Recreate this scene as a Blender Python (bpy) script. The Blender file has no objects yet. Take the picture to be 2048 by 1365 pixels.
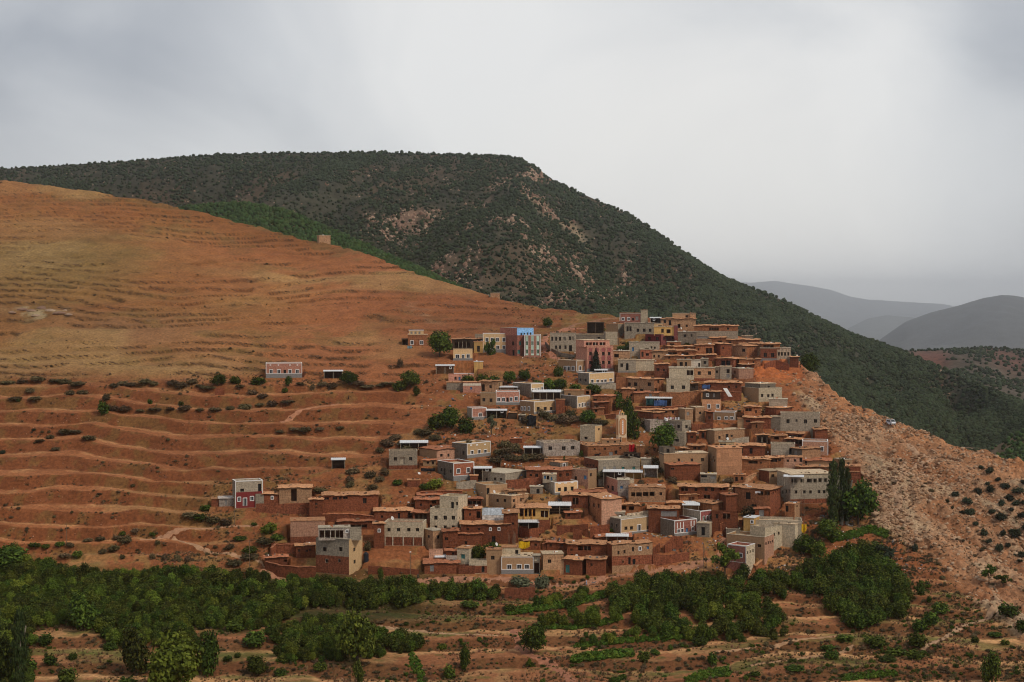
import bpy, math, random
import numpy as np
from mathutils import Vector, Matrix
random.seed(7); rng = np.random.default_rng(7)
SC = bpy.context.scene; COL = SC.collection
# ------------------------------------------------------------------ camera
F = 3000.0; CU, CV = 1024.0, 682.5; PITCH = math.atan(82.5/F)
cam = bpy.data.objects.new('camera', bpy.data.cameras.new('camera')); COL.objects.link(cam)
cam.data.sensor_width = 36; cam.data.lens = F/2048*36; cam.data.clip_start = 1; cam.data.clip_end = 90000
cam.rotation_euler = (math.pi/2-PITCH, 0, 0); SC.camera = cam
SC.cycles.filter_width = 1.1; SC.cycles.volume_bounces = 3
# ------------------------------------------------------------------ light
SUN_EL, SUN_AZ = math.radians(46), math.radians(128)      # azimuth clockwise from +Y (north)
SC.view_settings.view_transform = 'Standard'; SC.view_settings.look = 'None'
SC.view_settings.exposure = 0.32; SC.view_settings.gamma = 1; SC.view_settings.use_curve_mapping = False
sun = bpy.data.objects.new('sun', bpy.data.lights.new('sun', 'SUN')); COL.objects.link(sun)
sun.data.energy = 1.5; sun.data.angle = math.radians(10); sun.data.color = (1.0, 0.90, 0.76)
sd = Vector((math.sin(SUN_AZ)*math.cos(SUN_EL), math.cos(SUN_AZ)*math.cos(SUN_EL), math.sin(SUN_EL)))
sun.rotation_euler = (-sd).to_track_quat('-Z', 'Y').to_euler()
W = bpy.data.worlds.new('World'); SC.world = W; W.use_nodes = True
nt = W.node_tree; nt.nodes.clear()
def N(nt, t, **k):
    n = nt.nodes.new(t)
    for a, b in k.items():
        if a[0] == 'i' and a[1:].isdigit(): n.inputs[int(a[1:])].default_value = b
        else: setattr(n, a, b)
    return n
def ramp(nt, stops, fac=None, interp='LINEAR'):
    r = nt.nodes.new('ShaderNodeValToRGB'); e = r.color_ramp.elements; r.color_ramp.interpolation = interp
    while len(e) < len(stops): e.new(0.5)
    for i, (p, c) in enumerate(stops):
        e[i].position = p; e[i].color = (c[0], c[1], c[2], 1) if not isinstance(c, (int, float)) else (c, c, c, 1)
    if fac is not None: nt.links.new(fac, r.inputs[0])
    return r
def mix(nt, a, b, fac, mode='MIX'):
    m = nt.nodes.new('ShaderNodeMix'); m.data_type = 'RGBA'; m.blend_type = mode
    for s, v in ((0, fac), (6, a), (7, b)):
        if isinstance(v, (int, float)): m.inputs[s].default_value = v
        elif isinstance(v, (tuple, list)): m.inputs[s].default_value = (*v[:3], 1)
        else: nt.links.new(v, m.inputs[s])
    return m.outputs[2]
L = nt.links.new
out = N(nt, 'ShaderNodeOutputWorld'); bg = N(nt, 'ShaderNodeBackground'); bg.inputs[1].default_value = 0.1
sky = N(nt, 'ShaderNodeTexSky'); sky.sky_type = 'NISHITA'; sky.sun_disc = False
sky.sun_elevation = SUN_EL; sky.sun_rotation = SUN_AZ
tc = N(nt, 'ShaderNodeTexCoord'); sep = N(nt, 'ShaderNodeSeparateXYZ'); L(tc.outputs['Generated'], sep.inputs[0])
SKYOFF = (1.7, 0.4, 0.9)
mp = N(nt, 'ShaderNodeMapping'); mp.inputs[3].default_value = (1.1, 1, 1.7); mp.inputs[2].default_value = (0.0, 0.35, 0.0); mp.inputs[1].default_value = SKYOFF
L(tc.outputs['Generated'], mp.inputs[0])
n1 = N(nt, 'ShaderNodeTexNoise'); n1.inputs['Scale'].default_value = 4.2; n1.inputs['Detail'].default_value = 5; n1.inputs['Roughness'].default_value = 0.5; n1.inputs['Distortion'].default_value = 0.5
L(mp.outputs[0], n1.inputs[0])
def lobe(x, z, stops):
    g_ = N(nt, 'ShaderNodeVectorMath', operation='DOT_PRODUCT'); g_.inputs[1].default_value = Vector((x, 1, z)).normalized(); L(tc.outputs['Generated'], g_.inputs[0])
    return ramp(nt, stops, g_.outputs['Value'], 'EASE').outputs[0]
# overcast deck: blue grey overhead and around, thinner and pale above the valley, warmest where the cloud base lifts
thin = lobe(0.04, 0.075, [(0.0, 0.0), (0.90, 0.0), (0.955, 0.42), (0.985, 0.85), (1.0, 1.0)])
sm = N(nt, 'ShaderNodeMath', operation='MULTIPLY_ADD'); sm.inputs[1].default_value = 1.9; sm.inputs[2].default_value = -1.0; L(n1.outputs[0], sm.inputs[0])
ad = N(nt, 'ShaderNodeMath', operation='ADD', use_clamp=True); L(thin, ad.inputs[0]); L(sm.outputs[0], ad.inputs[1])
cl = ramp(nt, [(0.0, (3.25, 3.45, 3.8)), (0.45, (4.95, 5.1, 5.3)), (1.0, (6.6, 6.6, 6.55))], ad.outputs[0])
c1 = mix(nt, cl.outputs[0], (6.95, 6.8, 6.55), lobe(0.115, 0.03, [(0.0, 0.0), (0.985, 0.0), (1.0, 0.75)]))
hz_ = ramp(nt, [(0.0, 1.0), (0.035, 0.8), (0.16, 0.0)], None); ab = N(nt, 'ShaderNodeMath', operation='ABSOLUTE'); L(sep.outputs[2], ab.inputs[0]); L(ab.outputs[0], hz_.inputs[0])
hm = N(nt, 'ShaderNodeMath', operation='MULTIPLY'); hm.inputs[1].default_value = 0.55; L(hz_.outputs[0], hm.inputs[0])
c1 = mix(nt, c1, (6.5, 6.45, 6.3), hm.outputs[0])
c2 = mix(nt, sky.outputs[0], c1, 0.96)
L(c2, bg.inputs[0]); L(bg.outputs[0], out.inputs[0])
# ------------------------------------------------------------------ maths helpers
cp, sp = math.cos(PITCH), math.sin(PITCH)
def ray(u, v):
    """direction through photo pixel (u, v), scaled to y = 1"""
    dx = (np.asarray(u, float)-CU)/F; dy = -(np.asarray(v, float)-CV)/F
    y = cp+dy*sp
    return dx/y, (-sp+dy*cp)/y
def P(u, v, D):
    a, g = ray(u, v); return a*D, D+0*a, g*D
def proj(x, y, z):
    f = y*cp - z*sp; up = y*sp + z*cp
    return CU+F*x/f, CV-F*up/f
def smooth(a, b, x):
    t = np.clip((x-a)/(b-a), 0, 1); return t*t*(3-2*t)
_perm = np.random.default_rng(11).random((256, 256)).astype(np.float64)
def vnoise(x, y):
    xi = np.floor(x).astype(int); yi = np.floor(y).astype(int); fx = x-xi; fy = y-yi
    fx = fx*fx*fx*(fx*(fx*6-15)+10); fy = fy*fy*fy*(fy*(fy*6-15)+10)
    h = lambda i, j: _perm[i & 255, j & 255]
    return (h(xi, yi)*(1-fx)+h(xi+1, yi)*fx)*(1-fy)+(h(xi, yi+1)*(1-fx)+h(xi+1, yi+1)*fx)*fy
def fbm(x, y, s, oc=4, gain=0.5, seed=0):
    x = np.asarray(x)/s+seed*17.3; y = np.asarray(y)/s+seed*9.7; a = 1; t = 0; r = 0
    for i in range(oc):
        r = r+a*(vnoise(x, y)*2-1); t += a; a *= gain; x = x*2.03+5.1; y = y*2.03+3.7
    return r/t
def ip(x, tab):
    t = np.array(tab, float); return np.interp(x, t[:, 0], t[:, 1])
# ------------------------------------------------------------------ object helpers
def link(o, parent=None):
    COL.objects.link(o)
    if parent is not None: o.parent = parent
    return o
def tag(o, label=None, cat=None, group=None, kind=None):
    if label: o['label'] = label
    if cat:
        o['category'] = cat; o['kind'] = 'thing'
    if group: o['group'] = group
    if kind: o['kind'] = kind
    return o
def empty(name, loc, rz=0):
    o = bpy.data.objects.new(name, None); o.empty_display_size = 0.5
    o.location = loc; o.rotation_euler = (0, 0, rz); return link(o)
def mesh_np(name, V, Q, smoothf=False):
    """V (n,3), Q (m,4) or (m,3)"""
    me = bpy.data.meshes.new(name); V = np.asarray(V, np.float32); Q = np.asarray(Q, np.int32); k = Q.shape[1]
    me.vertices.add(len(V)); me.vertices.foreach_set('co', V.ravel())
    me.loops.add(Q.size); me.loops.foreach_set('vertex_index', Q.ravel())
    me.polygons.add(len(Q)); me.polygons.foreach_set('loop_start', np.arange(0, Q.size, k, dtype=np.int32))
    me.update(calc_edges=True)
    if smoothf: me.polygons.foreach_set('use_smooth', np.ones(len(Q), bool))
    me.validate(); return me
def grid_quads(nr, nc):
    i = np.arange(nr*nc).reshape(nr, nc)
    return np.stack([i[:-1, :-1], i[:-1, 1:], i[1:, 1:], i[1:, :-1]], -1).reshape(-1, 4)
def setcol(me, name, C):
    a = me.attributes.new(name, 'FLOAT_COLOR', 'POINT'); c = np.ones((len(C), 4), np.float32); c[:, :3] = C
    a.data.foreach_set('color', c.ravel())
def setflt(me, name, A):
    a = me.attributes.new(name, 'FLOAT', 'POINT'); a.data.foreach_set('value', np.asarray(A, np.float32))
class MB:
    """collects boxes, quads and prisms with material slots; build() links ONE mesh object"""
    def __init__(s): s.v = []; s.f = []; s.m = []; s.mi = 0
    def quad(s, a, b, c, d):
        n = len(s.v); s.v += [a, b, c, d]; s.f.append((n, n+1, n+2, n+3)); s.m.append(s.mi)
    def box(s, x0, x1, y0, y1, z0, z1):
        n = len(s.v); s.v += [(x0, y0, z0), (x1, y0, z0), (x1, y1, z0), (x0, y1, z0), (x0, y0, z1), (x1, y0, z1), (x1, y1, z1), (x0, y1, z1)]
        for q in ((0, 1, 5, 4), (1, 2, 6, 5), (2, 3, 7, 6), (3, 0, 4, 7), (4, 5, 6, 7), (3, 2, 1, 0)):
            s.f.append(tuple(n+i for i in q)); s.m.append(s.mi)
    def bar(s, p, q, r, k=6, r2=None):
        p = Vector(p); q = Vector(q); d = (q-p).normalized(); r2 = r if r2 is None else r2
        t = d.orthogonal().normalized(); b = d.cross(t); n = len(s.v)
        for c, rr in ((p, r), (q, r2)):
            for i in range(k):
                a = 2*math.pi*i/k; s.v.append(tuple(c+t*rr*math.cos(a)+b*rr*math.sin(a)))
        for i in range(k):
            j = (i+1) % k; s.f.append((n+i, n+j, n+k+j, n+k+i)); s.m.append(s.mi)
        s.f.append(tuple(n+i for i in reversed(range(k)))); s.m.append(s.mi)
        s.f.append(tuple(n+k+i for i in range(k))); s.m.append(s.mi)
    def mesh(s, name, mats, sm=False):
        me = bpy.data.meshes.new(name); me.from_pydata(s.v, [], s.f)
        for m in (mats if isinstance(mats, (list, tuple)) else [mats]): me.materials.append(m)
        me.polygons.foreach_set('material_index', s.m)
        if sm: me.polygons.foreach_set('use_smooth', [True]*len(s.f))
        me.update(); return me
    def build(s, name, mats, parent=None, loc=None, rz=0, sm=False):
        o = bpy.data.objects.new(name, s.mesh(name, mats, sm))
        if loc is not None: o.location = loc; o.rotation_euler = (0, 0, rz)
        return link(o, parent)
# ------------------------------------------------------------------ materials
def newmat(name):
    m = bpy.data.materials.new(name); m.use_nodes = True; t = m.node_tree
    b = t.nodes['Principled BSDF']; b.inputs['Roughness'].default_value = 0.95; b.inputs['Specular IOR Level'].default_value = 0.15
    return m, t, b
def wall_mat(name, c1, c2, brick=None, bump=0.5, stain=0.5, sc=1.0, base=None):
    """weathered wall: two earth tones, blotches, rain streaks, optional block courses (brick=(w,h,mortar colour))"""
    m, t, b = newmat(name); K = t.links.new
    tc = N(t, 'ShaderNodeTexCoord'); se = N(t, 'ShaderNodeSeparateXYZ'); K(tc.outputs['Object'], se.inputs[0])
    ad = N(t, 'ShaderNodeMath', operation='ADD'); K(se.outputs[0], ad.inputs[0]); K(se.outputs[1], ad.inputs[1])
    cx = N(t, 'ShaderNodeCombineXYZ'); K(ad.outputs[0], cx.inputs[0]); K(se.outputs[2], cx.inputs[1])
    oi = N(t, 'ShaderNodeObjectInfo')
    K(oi.outputs['Random'], cx.inputs[2])
    n = N(t, 'ShaderNodeTexNoise'); n.inputs['Scale'].default_value = 0.7*sc; n.inputs['Detail'].default_value = 6; n.inputs['Roughness'].default_value = 0.65
    K(tc.outputs['Object'], n.inputs[0])
    r = ramp(t, [(0.34, 0), (0.66, 1)], n.outputs[0])
    col = mix(t, c1, c2, r.outputs[0])
    f = N(t, 'ShaderNodeTexNoise'); f.inputs['Scale'].default_value = 1.7; f.inputs['Detail'].default_value = 6; f.inputs['Roughness'].default_value = 0.75
    K(tc.outputs['Object'], f.inputs[0])
    fr = ramp(t, [(0.36, 0.30), (0.5, 0.95), (0.64, 1.45)], f.outputs[0])
    col = mix(t, col, fr.outputs[0], stain, 'MULTIPLY')
    st = N(t, 'ShaderNodeMapping'); st.inputs[3].default_value = (2.2, 0.22, 1); K(cx.outputs[0], st.inputs[0])
    sn = N(t, 'ShaderNodeTexNoise'); sn.inputs['Scale'].default_value = 1.0; sn.inputs['Detail'].default_value = 3; K(st.outputs[0], sn.inputs[0])
    sr = ramp(t, [(0.38, 0.62), (0.55, 1.0)], sn.outputs[0])
    col = mix(t, col, sr.outputs[0], stain*0.38, 'MULTIPLY')
    if brick:
        bt = N(t, 'ShaderNodeTexBrick'); bt.inputs['Scale'].default_value = 1.0
        bt.inputs['Brick Width'].default_value = brick[0]; bt.inputs['Row Height'].default_value = brick[1]
        bt.inputs['Mortar Size'].default_value = brick[3] if len(brick) > 3 else 0.03; bt.inputs['Mortar Smooth'].default_value = 0.3
        bt.inputs['Color1'].default_value = (0.78, 0.78, 0.78, 1); bt.inputs['Color2'].default_value = (1.12, 1.1, 1.08, 1)
        bt.inputs['Mortar'].default_value = (*brick[2], 1); K(cx.outputs[0], bt.inputs[0])
        col = mix(t, col, bt.outputs[0], 0.75, 'MULTIPLY')
    hv = N(t, 'ShaderNodeHueSaturation')
    mr = N(t, 'ShaderNodeMapRange'); mr.inputs[3].default_value = 0.76; mr.inputs[4].default_value = 1.26; K(oi.outputs['Random'], mr.inputs[0])
    K(mr.outputs[0], hv.inputs['Value']); K(col, hv.inputs['Color']); K(hv.outputs[0], b.inputs['Base Color'])
    if bump:
        bp = N(t, 'ShaderNodeBump'); bp.inputs['Strength'].default_value = bump; bp.inputs['Distance'].default_value = 0.15
        K((f.outputs[0]), bp.inputs['Height']); K(bp.outputs[0], b.inputs['Normal'])
    return m
def flat_mat(name, c, rough=0.8, var=0.25, sc=3.0, metal=0):
    m, t, b = newmat(name); K = t.links.new; b.inputs['Roughness'].default_value = rough; b.inputs['Metallic'].default_value = metal
    tc = N(t, 'ShaderNodeTexCoord'); n = N(t, 'ShaderNodeTexNoise'); n.inputs['Scale'].default_value = sc; n.inputs['Detail'].default_value = 4
    K(tc.outputs['Object'], n.inputs[0]); r = ramp(t, [(0.3, 1-var), (0.7, 1+var*0.6)], n.outputs[0])
    K(mix(t, c, r.outputs[0], 1.0, 'MULTIPLY'), b.inputs['Base Color']); return m
def leaf_mat(name, c1, c2, c3, trans=0.0):
    """foliage: per-leaf and per-plant variation"""
    m, t, b = newmat(name); K = t.links.new
    g = N(t, 'ShaderNodeNewGeometry'); oi = N(t, 'ShaderNodeObjectInfo')
    r = ramp(t, [(0.0, c1), (0.55, c2), (1.0, c3)], g.outputs['Random Per Island'])
    hv = N(t, 'ShaderNodeHueSaturation')
    mr = N(t, 'ShaderNodeMapRange'); mr.inputs[3].default_value = 0.6; mr.inputs[4].default_value = 1.45; K(oi.outputs['Random'], mr.inputs[0])
    mh = N(t, 'ShaderNodeMath', operation='MULTIPLY_ADD'); mh.inputs[1].default_value = 7.31; mh.inputs[2].default_value = 0.0; K(oi.outputs['Random'], mh.inputs[0])
    fr = N(t, 'ShaderNodeMath', operation='FRACT'); K(mh.outputs[0], fr.inputs[0])
    m2 = N(t, 'ShaderNodeMapRange'); m2.inputs[3].default_value = 0.452; m2.inputs[4].default_value = 0.502; K(fr.outputs[0], m2.inputs[0])
    K(mr.outputs[0], hv.inputs['Value']); K(m2.outputs[0], hv.inputs['Hue']); K(r.outputs[0], hv.inputs['Color'])
    K(hv.outputs[0], b.inputs['Base Color'])
    return m
def attr_mat(name, sc=0.5, sc2=0.08, bump=0.6, dist=0.4, var=0.5):
    """ground: regional colour held by the mesh, broken up by grain, pebbles and patches"""
    m, t, b = newmat(name); K = t.links.new
    at = N(t, 'ShaderNodeAttribute'); at.attribute_name = 'Col'; tc = N(t, 'ShaderNodeTexCoord')
    n = N(t, 'ShaderNodeTexNoise'); n.inputs['Scale'].default_value = sc; n.inputs['Detail'].default_value = 8; n.inputs['Roughness'].default_value = 0.72; K(tc.outputs['Object'], n.inputs[0])
    n2 = N(t, 'ShaderNodeTexNoise'); n2.inputs['Scale'].default_value = sc2; n2.inputs['Detail'].default_value = 5; K(tc.outputs['Object'], n2.inputs[0])
    r = ramp(t, [(0.34, 1-var), (0.5, 1.0), (0.66, 1+var)], n.outputs[0]); r2 = ramp(t, [(0.3, (0.84, 0.80, 0.76)), (0.7, (1.14, 1.14, 1.12))], n2.outputs[0])
    c = mix(t, at.outputs['Color'], r.outputs[0], 1.0, 'MULTIPLY'); c = mix(t, c, r2.outputs[0], 1.0, 'MULTIPLY')
    K(c, b.inputs['Base Color'])
    bp = N(t, 'ShaderNodeBump'); bp.inputs['Strength'].default_value = bump; bp.inputs['Distance'].default_value = dist
    K(n.outputs[0], bp.inputs['Height']); K(bp.outputs[0], b.inputs['Normal']); return m
# ------------------------------------------------------------------ near hillside
SKY = [(-700, 330), (-300, 342), (0, 360), (100, 372), (200, 386), (300, 402), (400, 425), (500, 450), (600, 475), (640, 483), (700, 497), (760, 518), (800, 533), (860, 556), (900, 568), (960, 586), (1000, 598), (1060, 610), (1160, 623), (1240, 632), (1300, 636),
       (1390, 645), (1480, 672), (1560, 698), (1595, 728), (1650, 764), (1700, 797), (1750, 817), (1780, 836), (1850, 860), (1900, 886), (1960, 902), (2010, 921), (2060, 935), (2300, 985), (2750, 1040)]
DSKY = [(-700, 980), (0, 930), (400, 900), (640, 860), (800, 790), (1000, 735), (1160, 700), (1240, 682), (1390, 662), (1480, 650), (2800, 650)]
def DG(u, v):
    """distance of the smooth hillside at photo pixel (u, v)"""
    u = np.asarray(u, float); v = np.asarray(v, float)
    base = np.interp(v, [740, 800, 860, 910, 950, 1000, 1040, 1100, 1150, 1365, 1460], [612, 583, 560, 540, 523, 508, 497, 484, 470, 386, 350])
    vs = ip(u, SKY); ds = ip(u, DSKY)
    t = np.clip((740-v)/np.maximum(740-vs, 1), 0, 1)
    return np.where(v < 740, 612+(ds-612)*(0.75*t+0.25*t*t), base)
us = np.concatenate([np.arange(-680, -60, 20.), np.arange(-60, 2110, 2.4), np.arange(2110, 2740, 20.)])
NF = 500
vs_sky = ip(us, SKY) + 1.6*fbm(us, 0*us, 40, 4, seed=3) + 0.9*fbm(us, 0*us, 7, 2, seed=5)
tt = np.linspace(0, 1, NF)
VV = 1445+(vs_sky[None, :]-1445)*tt[:, None]; UU = np.repeat(us[None, :], NF, 0)
DD = DG(UU, np.maximum(VV, ip(UU, SKY)))
X, Y, Z = P(UU, VV, DD)
def poly_side(u, v, pts):
    """signed: >0 right of the polyline u(v)"""
    p = np.array(pts, float); return u-np.interp(v, p[:, 1], p[:, 0])
rn = fbm(X, Y, 9, 3, seed=2)*14
SCREE = smooth(-14, 20, poly_side(UU, VV, [(1480, 640), (1530, 715), (1572, 745), (1600, 800), (1652, 862), (1690, 925), (1735, 985), (1745, 1050), (1850, 1110), (1960, 1215), (2060, 1290), (2180, 1350), (2300, 1500)])+rn)
LOWL = smooth(30, -60, poly_side(UU, VV, [(900, 735), (860, 800), (800, 860), (740, 930), (460, 960), (430, 1040), (520, 1120), (560, 1150)]))*smooth(1120, 1085, VV+rn)*smooth(742, 790, VV+rn)
UPL = smooth(770, 735, VV+rn*0.6)*smooth(1180, 900, UU)
FORE = smooth(1120, 1165, VV+rn)*(1-SCREE)
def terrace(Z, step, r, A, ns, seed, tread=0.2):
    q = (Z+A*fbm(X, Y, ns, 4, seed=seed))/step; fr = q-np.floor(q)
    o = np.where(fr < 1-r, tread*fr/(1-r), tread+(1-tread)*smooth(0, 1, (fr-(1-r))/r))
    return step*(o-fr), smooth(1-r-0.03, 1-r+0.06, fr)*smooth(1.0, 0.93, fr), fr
Zw = Z+0.5*fbm(X, Y, 11, 3, seed=25)
t1, m1, f1 = terrace(Zw, 4.5, 0.52, 5.0, 75, 21, 0.06)
t2, m2_, f2 = terrace(Z+0.35*fbm(X, Y, 8, 3, seed=26), 3.1, 0.19, 6.5, 95, 22, 0.34)
t3, m3, f3 = terrace(Z+0.25*fbm(X, Y, 9, 3, seed=27), 2.1, 0.34, 1.9, 80, 23, 0.02)
patch2 = smooth(-0.22, -0.04, fbm(X*0.35, Y, 24, 4, seed=31)+0.14*smooth(520, 400, VV))*smooth(-.6, -.25, fbm(X, Y, 14, 2, seed=33))
k1 = LOWL*0.9; k2 = UPL*patch2*0.8; k3 = FORE*0.95
vil = (1-SCREE)*(1-LOWL)*(1-UPL)*(1-FORE)
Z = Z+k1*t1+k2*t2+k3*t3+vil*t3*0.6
GUL = fbm(X+Y*0.75, Y*0.22, 10, 4, seed=9)
rough = fbm(X, Y, 7, 4, seed=4)*0.45+fbm(X, Y, 1.7, 3, seed=6)*0.16
Z = Z+rough*(1+0.3*vil)+SCREE*(np.abs(fbm(X, Y, 5, 4, seed=8))*2.6-0.5+GUL*3.2)
BANK = smooth(-10, 25, UU-1490)*smooth(8, -14, UU-1612)*smooth(712, 728, VV)*smooth(775, 748, VV)
Z = Z+BANK*fbm(X, Z, 4, 3, seed=12)*1.3
CUTS = []
def cut(cx, cy, yaw, x0, x1, y0, y1, zb):
    """level a house platform in the slope"""
    ca, sa = math.cos(yaw), math.sin(yaw)
    lx = (X-cx)*ca+(Y-cy)*sa; ly = -(X-cx)*sa+(Y-cy)*ca
    ins = (lx > x0-0.9) & (lx < x1+0.9) & (ly > y0-1.6) & (ly < y1+0.8)
    Z[ins] = np.minimum(Z[ins], zb-0.06)
    fr = (lx > x0-0.7) & (lx < x1+0.7) & (ly > -1.5) & (ly <= 0.4)
    fr &= np.abs(Z-zb) < 2.0; Z[fr] = zb-0.06
    yd = (lx > x0-1.2) & (lx < x1+1.2) & (ly > -9) & (ly <= 0.2)
    Z[yd] = np.minimum(Z[yd], zb-0.08+0.12*np.minimum(ly[yd], 0))
    CUTS.append(ins)
def terrain_colour():
    n1 = fbm(X, Y, 45, 4, seed=41); n2 = fbm(X, Y, 14, 4, seed=42); n3 = fbm(X, Y, 4, 3, seed=43)
    def c(*a): return np.array(a)[None, None, :]
    def mx(A, B, m): return A*(1-m[..., None])+B*m[..., None]
    vil = c(.33, .135, .066)*np.ones(X.shape+(1,))
    vil = mx(vil, c(.40, .235, .11), smooth(0.05, 0.35, n2)*0.8)
    vil = mx(vil, c(.22, .19, .075), smooth(0.12, 0.4, n3+n1*0.5)*0.5)
    C = vil
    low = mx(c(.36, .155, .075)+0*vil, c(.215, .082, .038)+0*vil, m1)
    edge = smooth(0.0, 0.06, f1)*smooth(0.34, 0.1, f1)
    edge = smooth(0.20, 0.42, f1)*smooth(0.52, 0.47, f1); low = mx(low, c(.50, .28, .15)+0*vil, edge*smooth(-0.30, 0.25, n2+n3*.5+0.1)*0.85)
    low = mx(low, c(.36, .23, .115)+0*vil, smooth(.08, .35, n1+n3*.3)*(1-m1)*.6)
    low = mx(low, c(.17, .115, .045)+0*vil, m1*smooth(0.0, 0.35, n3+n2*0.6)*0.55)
    low = low*.84; C = vil*.74; C = mx(C, low, LOWL)
    up = mx(c(.37, .175, .07)+0*vil, c(.42, .165, .078)+0*vil, smooth(420, 900, UU+VV*0.25+n1*160))
    up = mx(up, c(.36, .245, .10)+0*vil, np.exp(-(((UU-90)/240)**2+((VV-515)/85)**2)*1.2)*0.9)
    up = mx(up, c(.35, .185, .105)+0*vil, np.exp(-(((UU-260)/190)**2+((VV-665)/42)**2)*1.2)*0.8)
    up = mx(up, c(.43, .255, .13)+0*vil, smooth(690, 725, VV+n1*18)*smooth(560, 420, UU)*0.85)
    up = mx(up, c(.36, .25, .10)+0*vil, np.exp(-(((UU-520)/110)**2+((VV-610)/45)**2))*0.45)
    up = mx(up, c(.30, .115, .035)+0*vil, smooth(80, 8, VV-np.interp(UU, [s[0] for s in SKY], [s[1] for s in SKY]))*smooth(800, 550, UU)*0.75)
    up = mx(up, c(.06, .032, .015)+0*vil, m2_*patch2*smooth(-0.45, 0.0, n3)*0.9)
    up = mx(up, c(.22, .15, .06)+0*vil, smooth(0.15, 0.42, n2)*0.45)
    up = mx(up, c(.50, .40, .27)+0*vil, np.exp(-(((UU-75)/62)**2+((VV-622-n2*14)/13)**2)*1.5)*smooth(-0.2, 0.3, n3+.15))
    up = mx(up, c(.46, .33, .24)+0*vil, np.exp(-(((UU-850)/34)**2+((VV-630-(UU-850)*0.55-n2*10)/12)**2))*0.8*smooth(-0.25, 0.25, n3))
    up = mx(up, c(.47, .31, .15)+0*vil, smooth(.12, .34, fbm(X*.6, Y, 60, 3, seed=49))*.55); up = mx(up, c(.34, .12, .05)+0*vil, smooth(.1, .4, fbm(X*.6, Y, 48, 3, seed=50))*.4); up = up*np.array([.64, .69, .70]); C = mx(C, up, UPL)
    fo = mx(c(.27, .125, .066)+0*vil, c(.33, .20, .105)+0*vil, smooth(-0.05, 0.35, n2))
    fo = mx(fo, c(.105, .11, .038)+0*vil, smooth(0.02, 0.35, n3+n1*0.8)*0.7)
    fo = mx(fo, c(.52, .32, .18)+0*vil, smooth(0.36, 0.58, f3)*smooth(0.67, 0.62, f3)*smooth(-0.5, 0.0, n1+.15)*0.85)
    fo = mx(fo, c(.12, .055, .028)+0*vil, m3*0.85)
    fo = mx(fo, c(.075, .105, .028)+0*vil, smooth(-.02, .22, fbm(X*.4, Y, 13, 3, seed=53))*smooth(.1, .3, f3)*smooth(.66, .6, f3)*.75)
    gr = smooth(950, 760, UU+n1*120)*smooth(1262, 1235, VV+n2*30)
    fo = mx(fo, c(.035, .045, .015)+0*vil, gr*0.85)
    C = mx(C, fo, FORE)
    sc = mx(c(.36, .20, .12)+0*vil, c(.36, .265, .185)+0*vil, smooth(-0.2, 0.3, n2))
    sc = mx(sc, c(.25, .105, .05)+0*vil, smooth(.0, -.3, GUL)*.75); sc = mx(sc, c(.27, .12, .06)+0*vil, smooth(0.08, 0.35, fbm(X+Y*.5, Y*.4, 12, 4, seed=45))*0.7)
    sc = mx(sc, c(.42, .20, .10)+0*vil, smooth(46, 12, VV-np.interp(UU, [s[0] for s in SKY], [s[1] for s in SKY]))*smooth(1640, 1690, UU)*0.8)
    sc = mx(sc, c(.30, .225, .11)+0*vil, np.exp(-((poly_side(UU, VV, [(1700, 1060), (1790, 1110), (1900, 1230), (2000, 1330)])+20)/60)**2)*smooth(1060, 1100, VV)*0.8)
    sc = sc*np.array([.96, 1.04, 1.14]); C = mx(C, sc, SCREE)
    C = mx(C, c(.36, .125, .05)+0*vil, BANK*0.9)
    rv = fbm(X+Y*.3, Y, 110, 3, seed=47)[..., None]; C = C*(1+.28*rv)
    for m in (n3,): C = C*(1+0.14*m[..., None])
    dark = smooth(1230, 1330, VV)*(1-SCREE)
    C = C*np.array([1.12, .98, .80])
    return np.clip(C, 0.005, 0.8)
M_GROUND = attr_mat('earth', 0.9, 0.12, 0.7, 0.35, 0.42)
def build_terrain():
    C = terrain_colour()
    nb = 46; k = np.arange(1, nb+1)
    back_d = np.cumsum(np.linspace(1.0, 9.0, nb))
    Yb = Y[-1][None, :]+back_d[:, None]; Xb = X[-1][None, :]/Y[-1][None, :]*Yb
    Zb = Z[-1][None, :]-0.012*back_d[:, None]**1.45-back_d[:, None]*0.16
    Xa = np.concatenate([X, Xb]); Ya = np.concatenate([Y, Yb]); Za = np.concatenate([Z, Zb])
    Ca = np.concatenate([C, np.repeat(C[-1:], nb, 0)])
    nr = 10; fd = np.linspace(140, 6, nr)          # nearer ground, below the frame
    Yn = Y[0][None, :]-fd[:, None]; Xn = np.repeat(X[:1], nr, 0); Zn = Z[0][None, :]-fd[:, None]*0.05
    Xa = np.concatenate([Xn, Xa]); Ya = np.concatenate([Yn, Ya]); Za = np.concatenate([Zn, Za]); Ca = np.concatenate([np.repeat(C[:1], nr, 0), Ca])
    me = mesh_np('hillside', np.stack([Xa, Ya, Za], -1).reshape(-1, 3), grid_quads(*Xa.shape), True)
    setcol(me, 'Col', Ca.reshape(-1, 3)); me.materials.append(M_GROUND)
    o = link(bpy.data.objects.new('hillside', me)); tag(o, 'terraced red earth hillside under the village', None, kind='structure')
    global PU, PV_
    PU, PV_ = proj(X, Y, Z)
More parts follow.
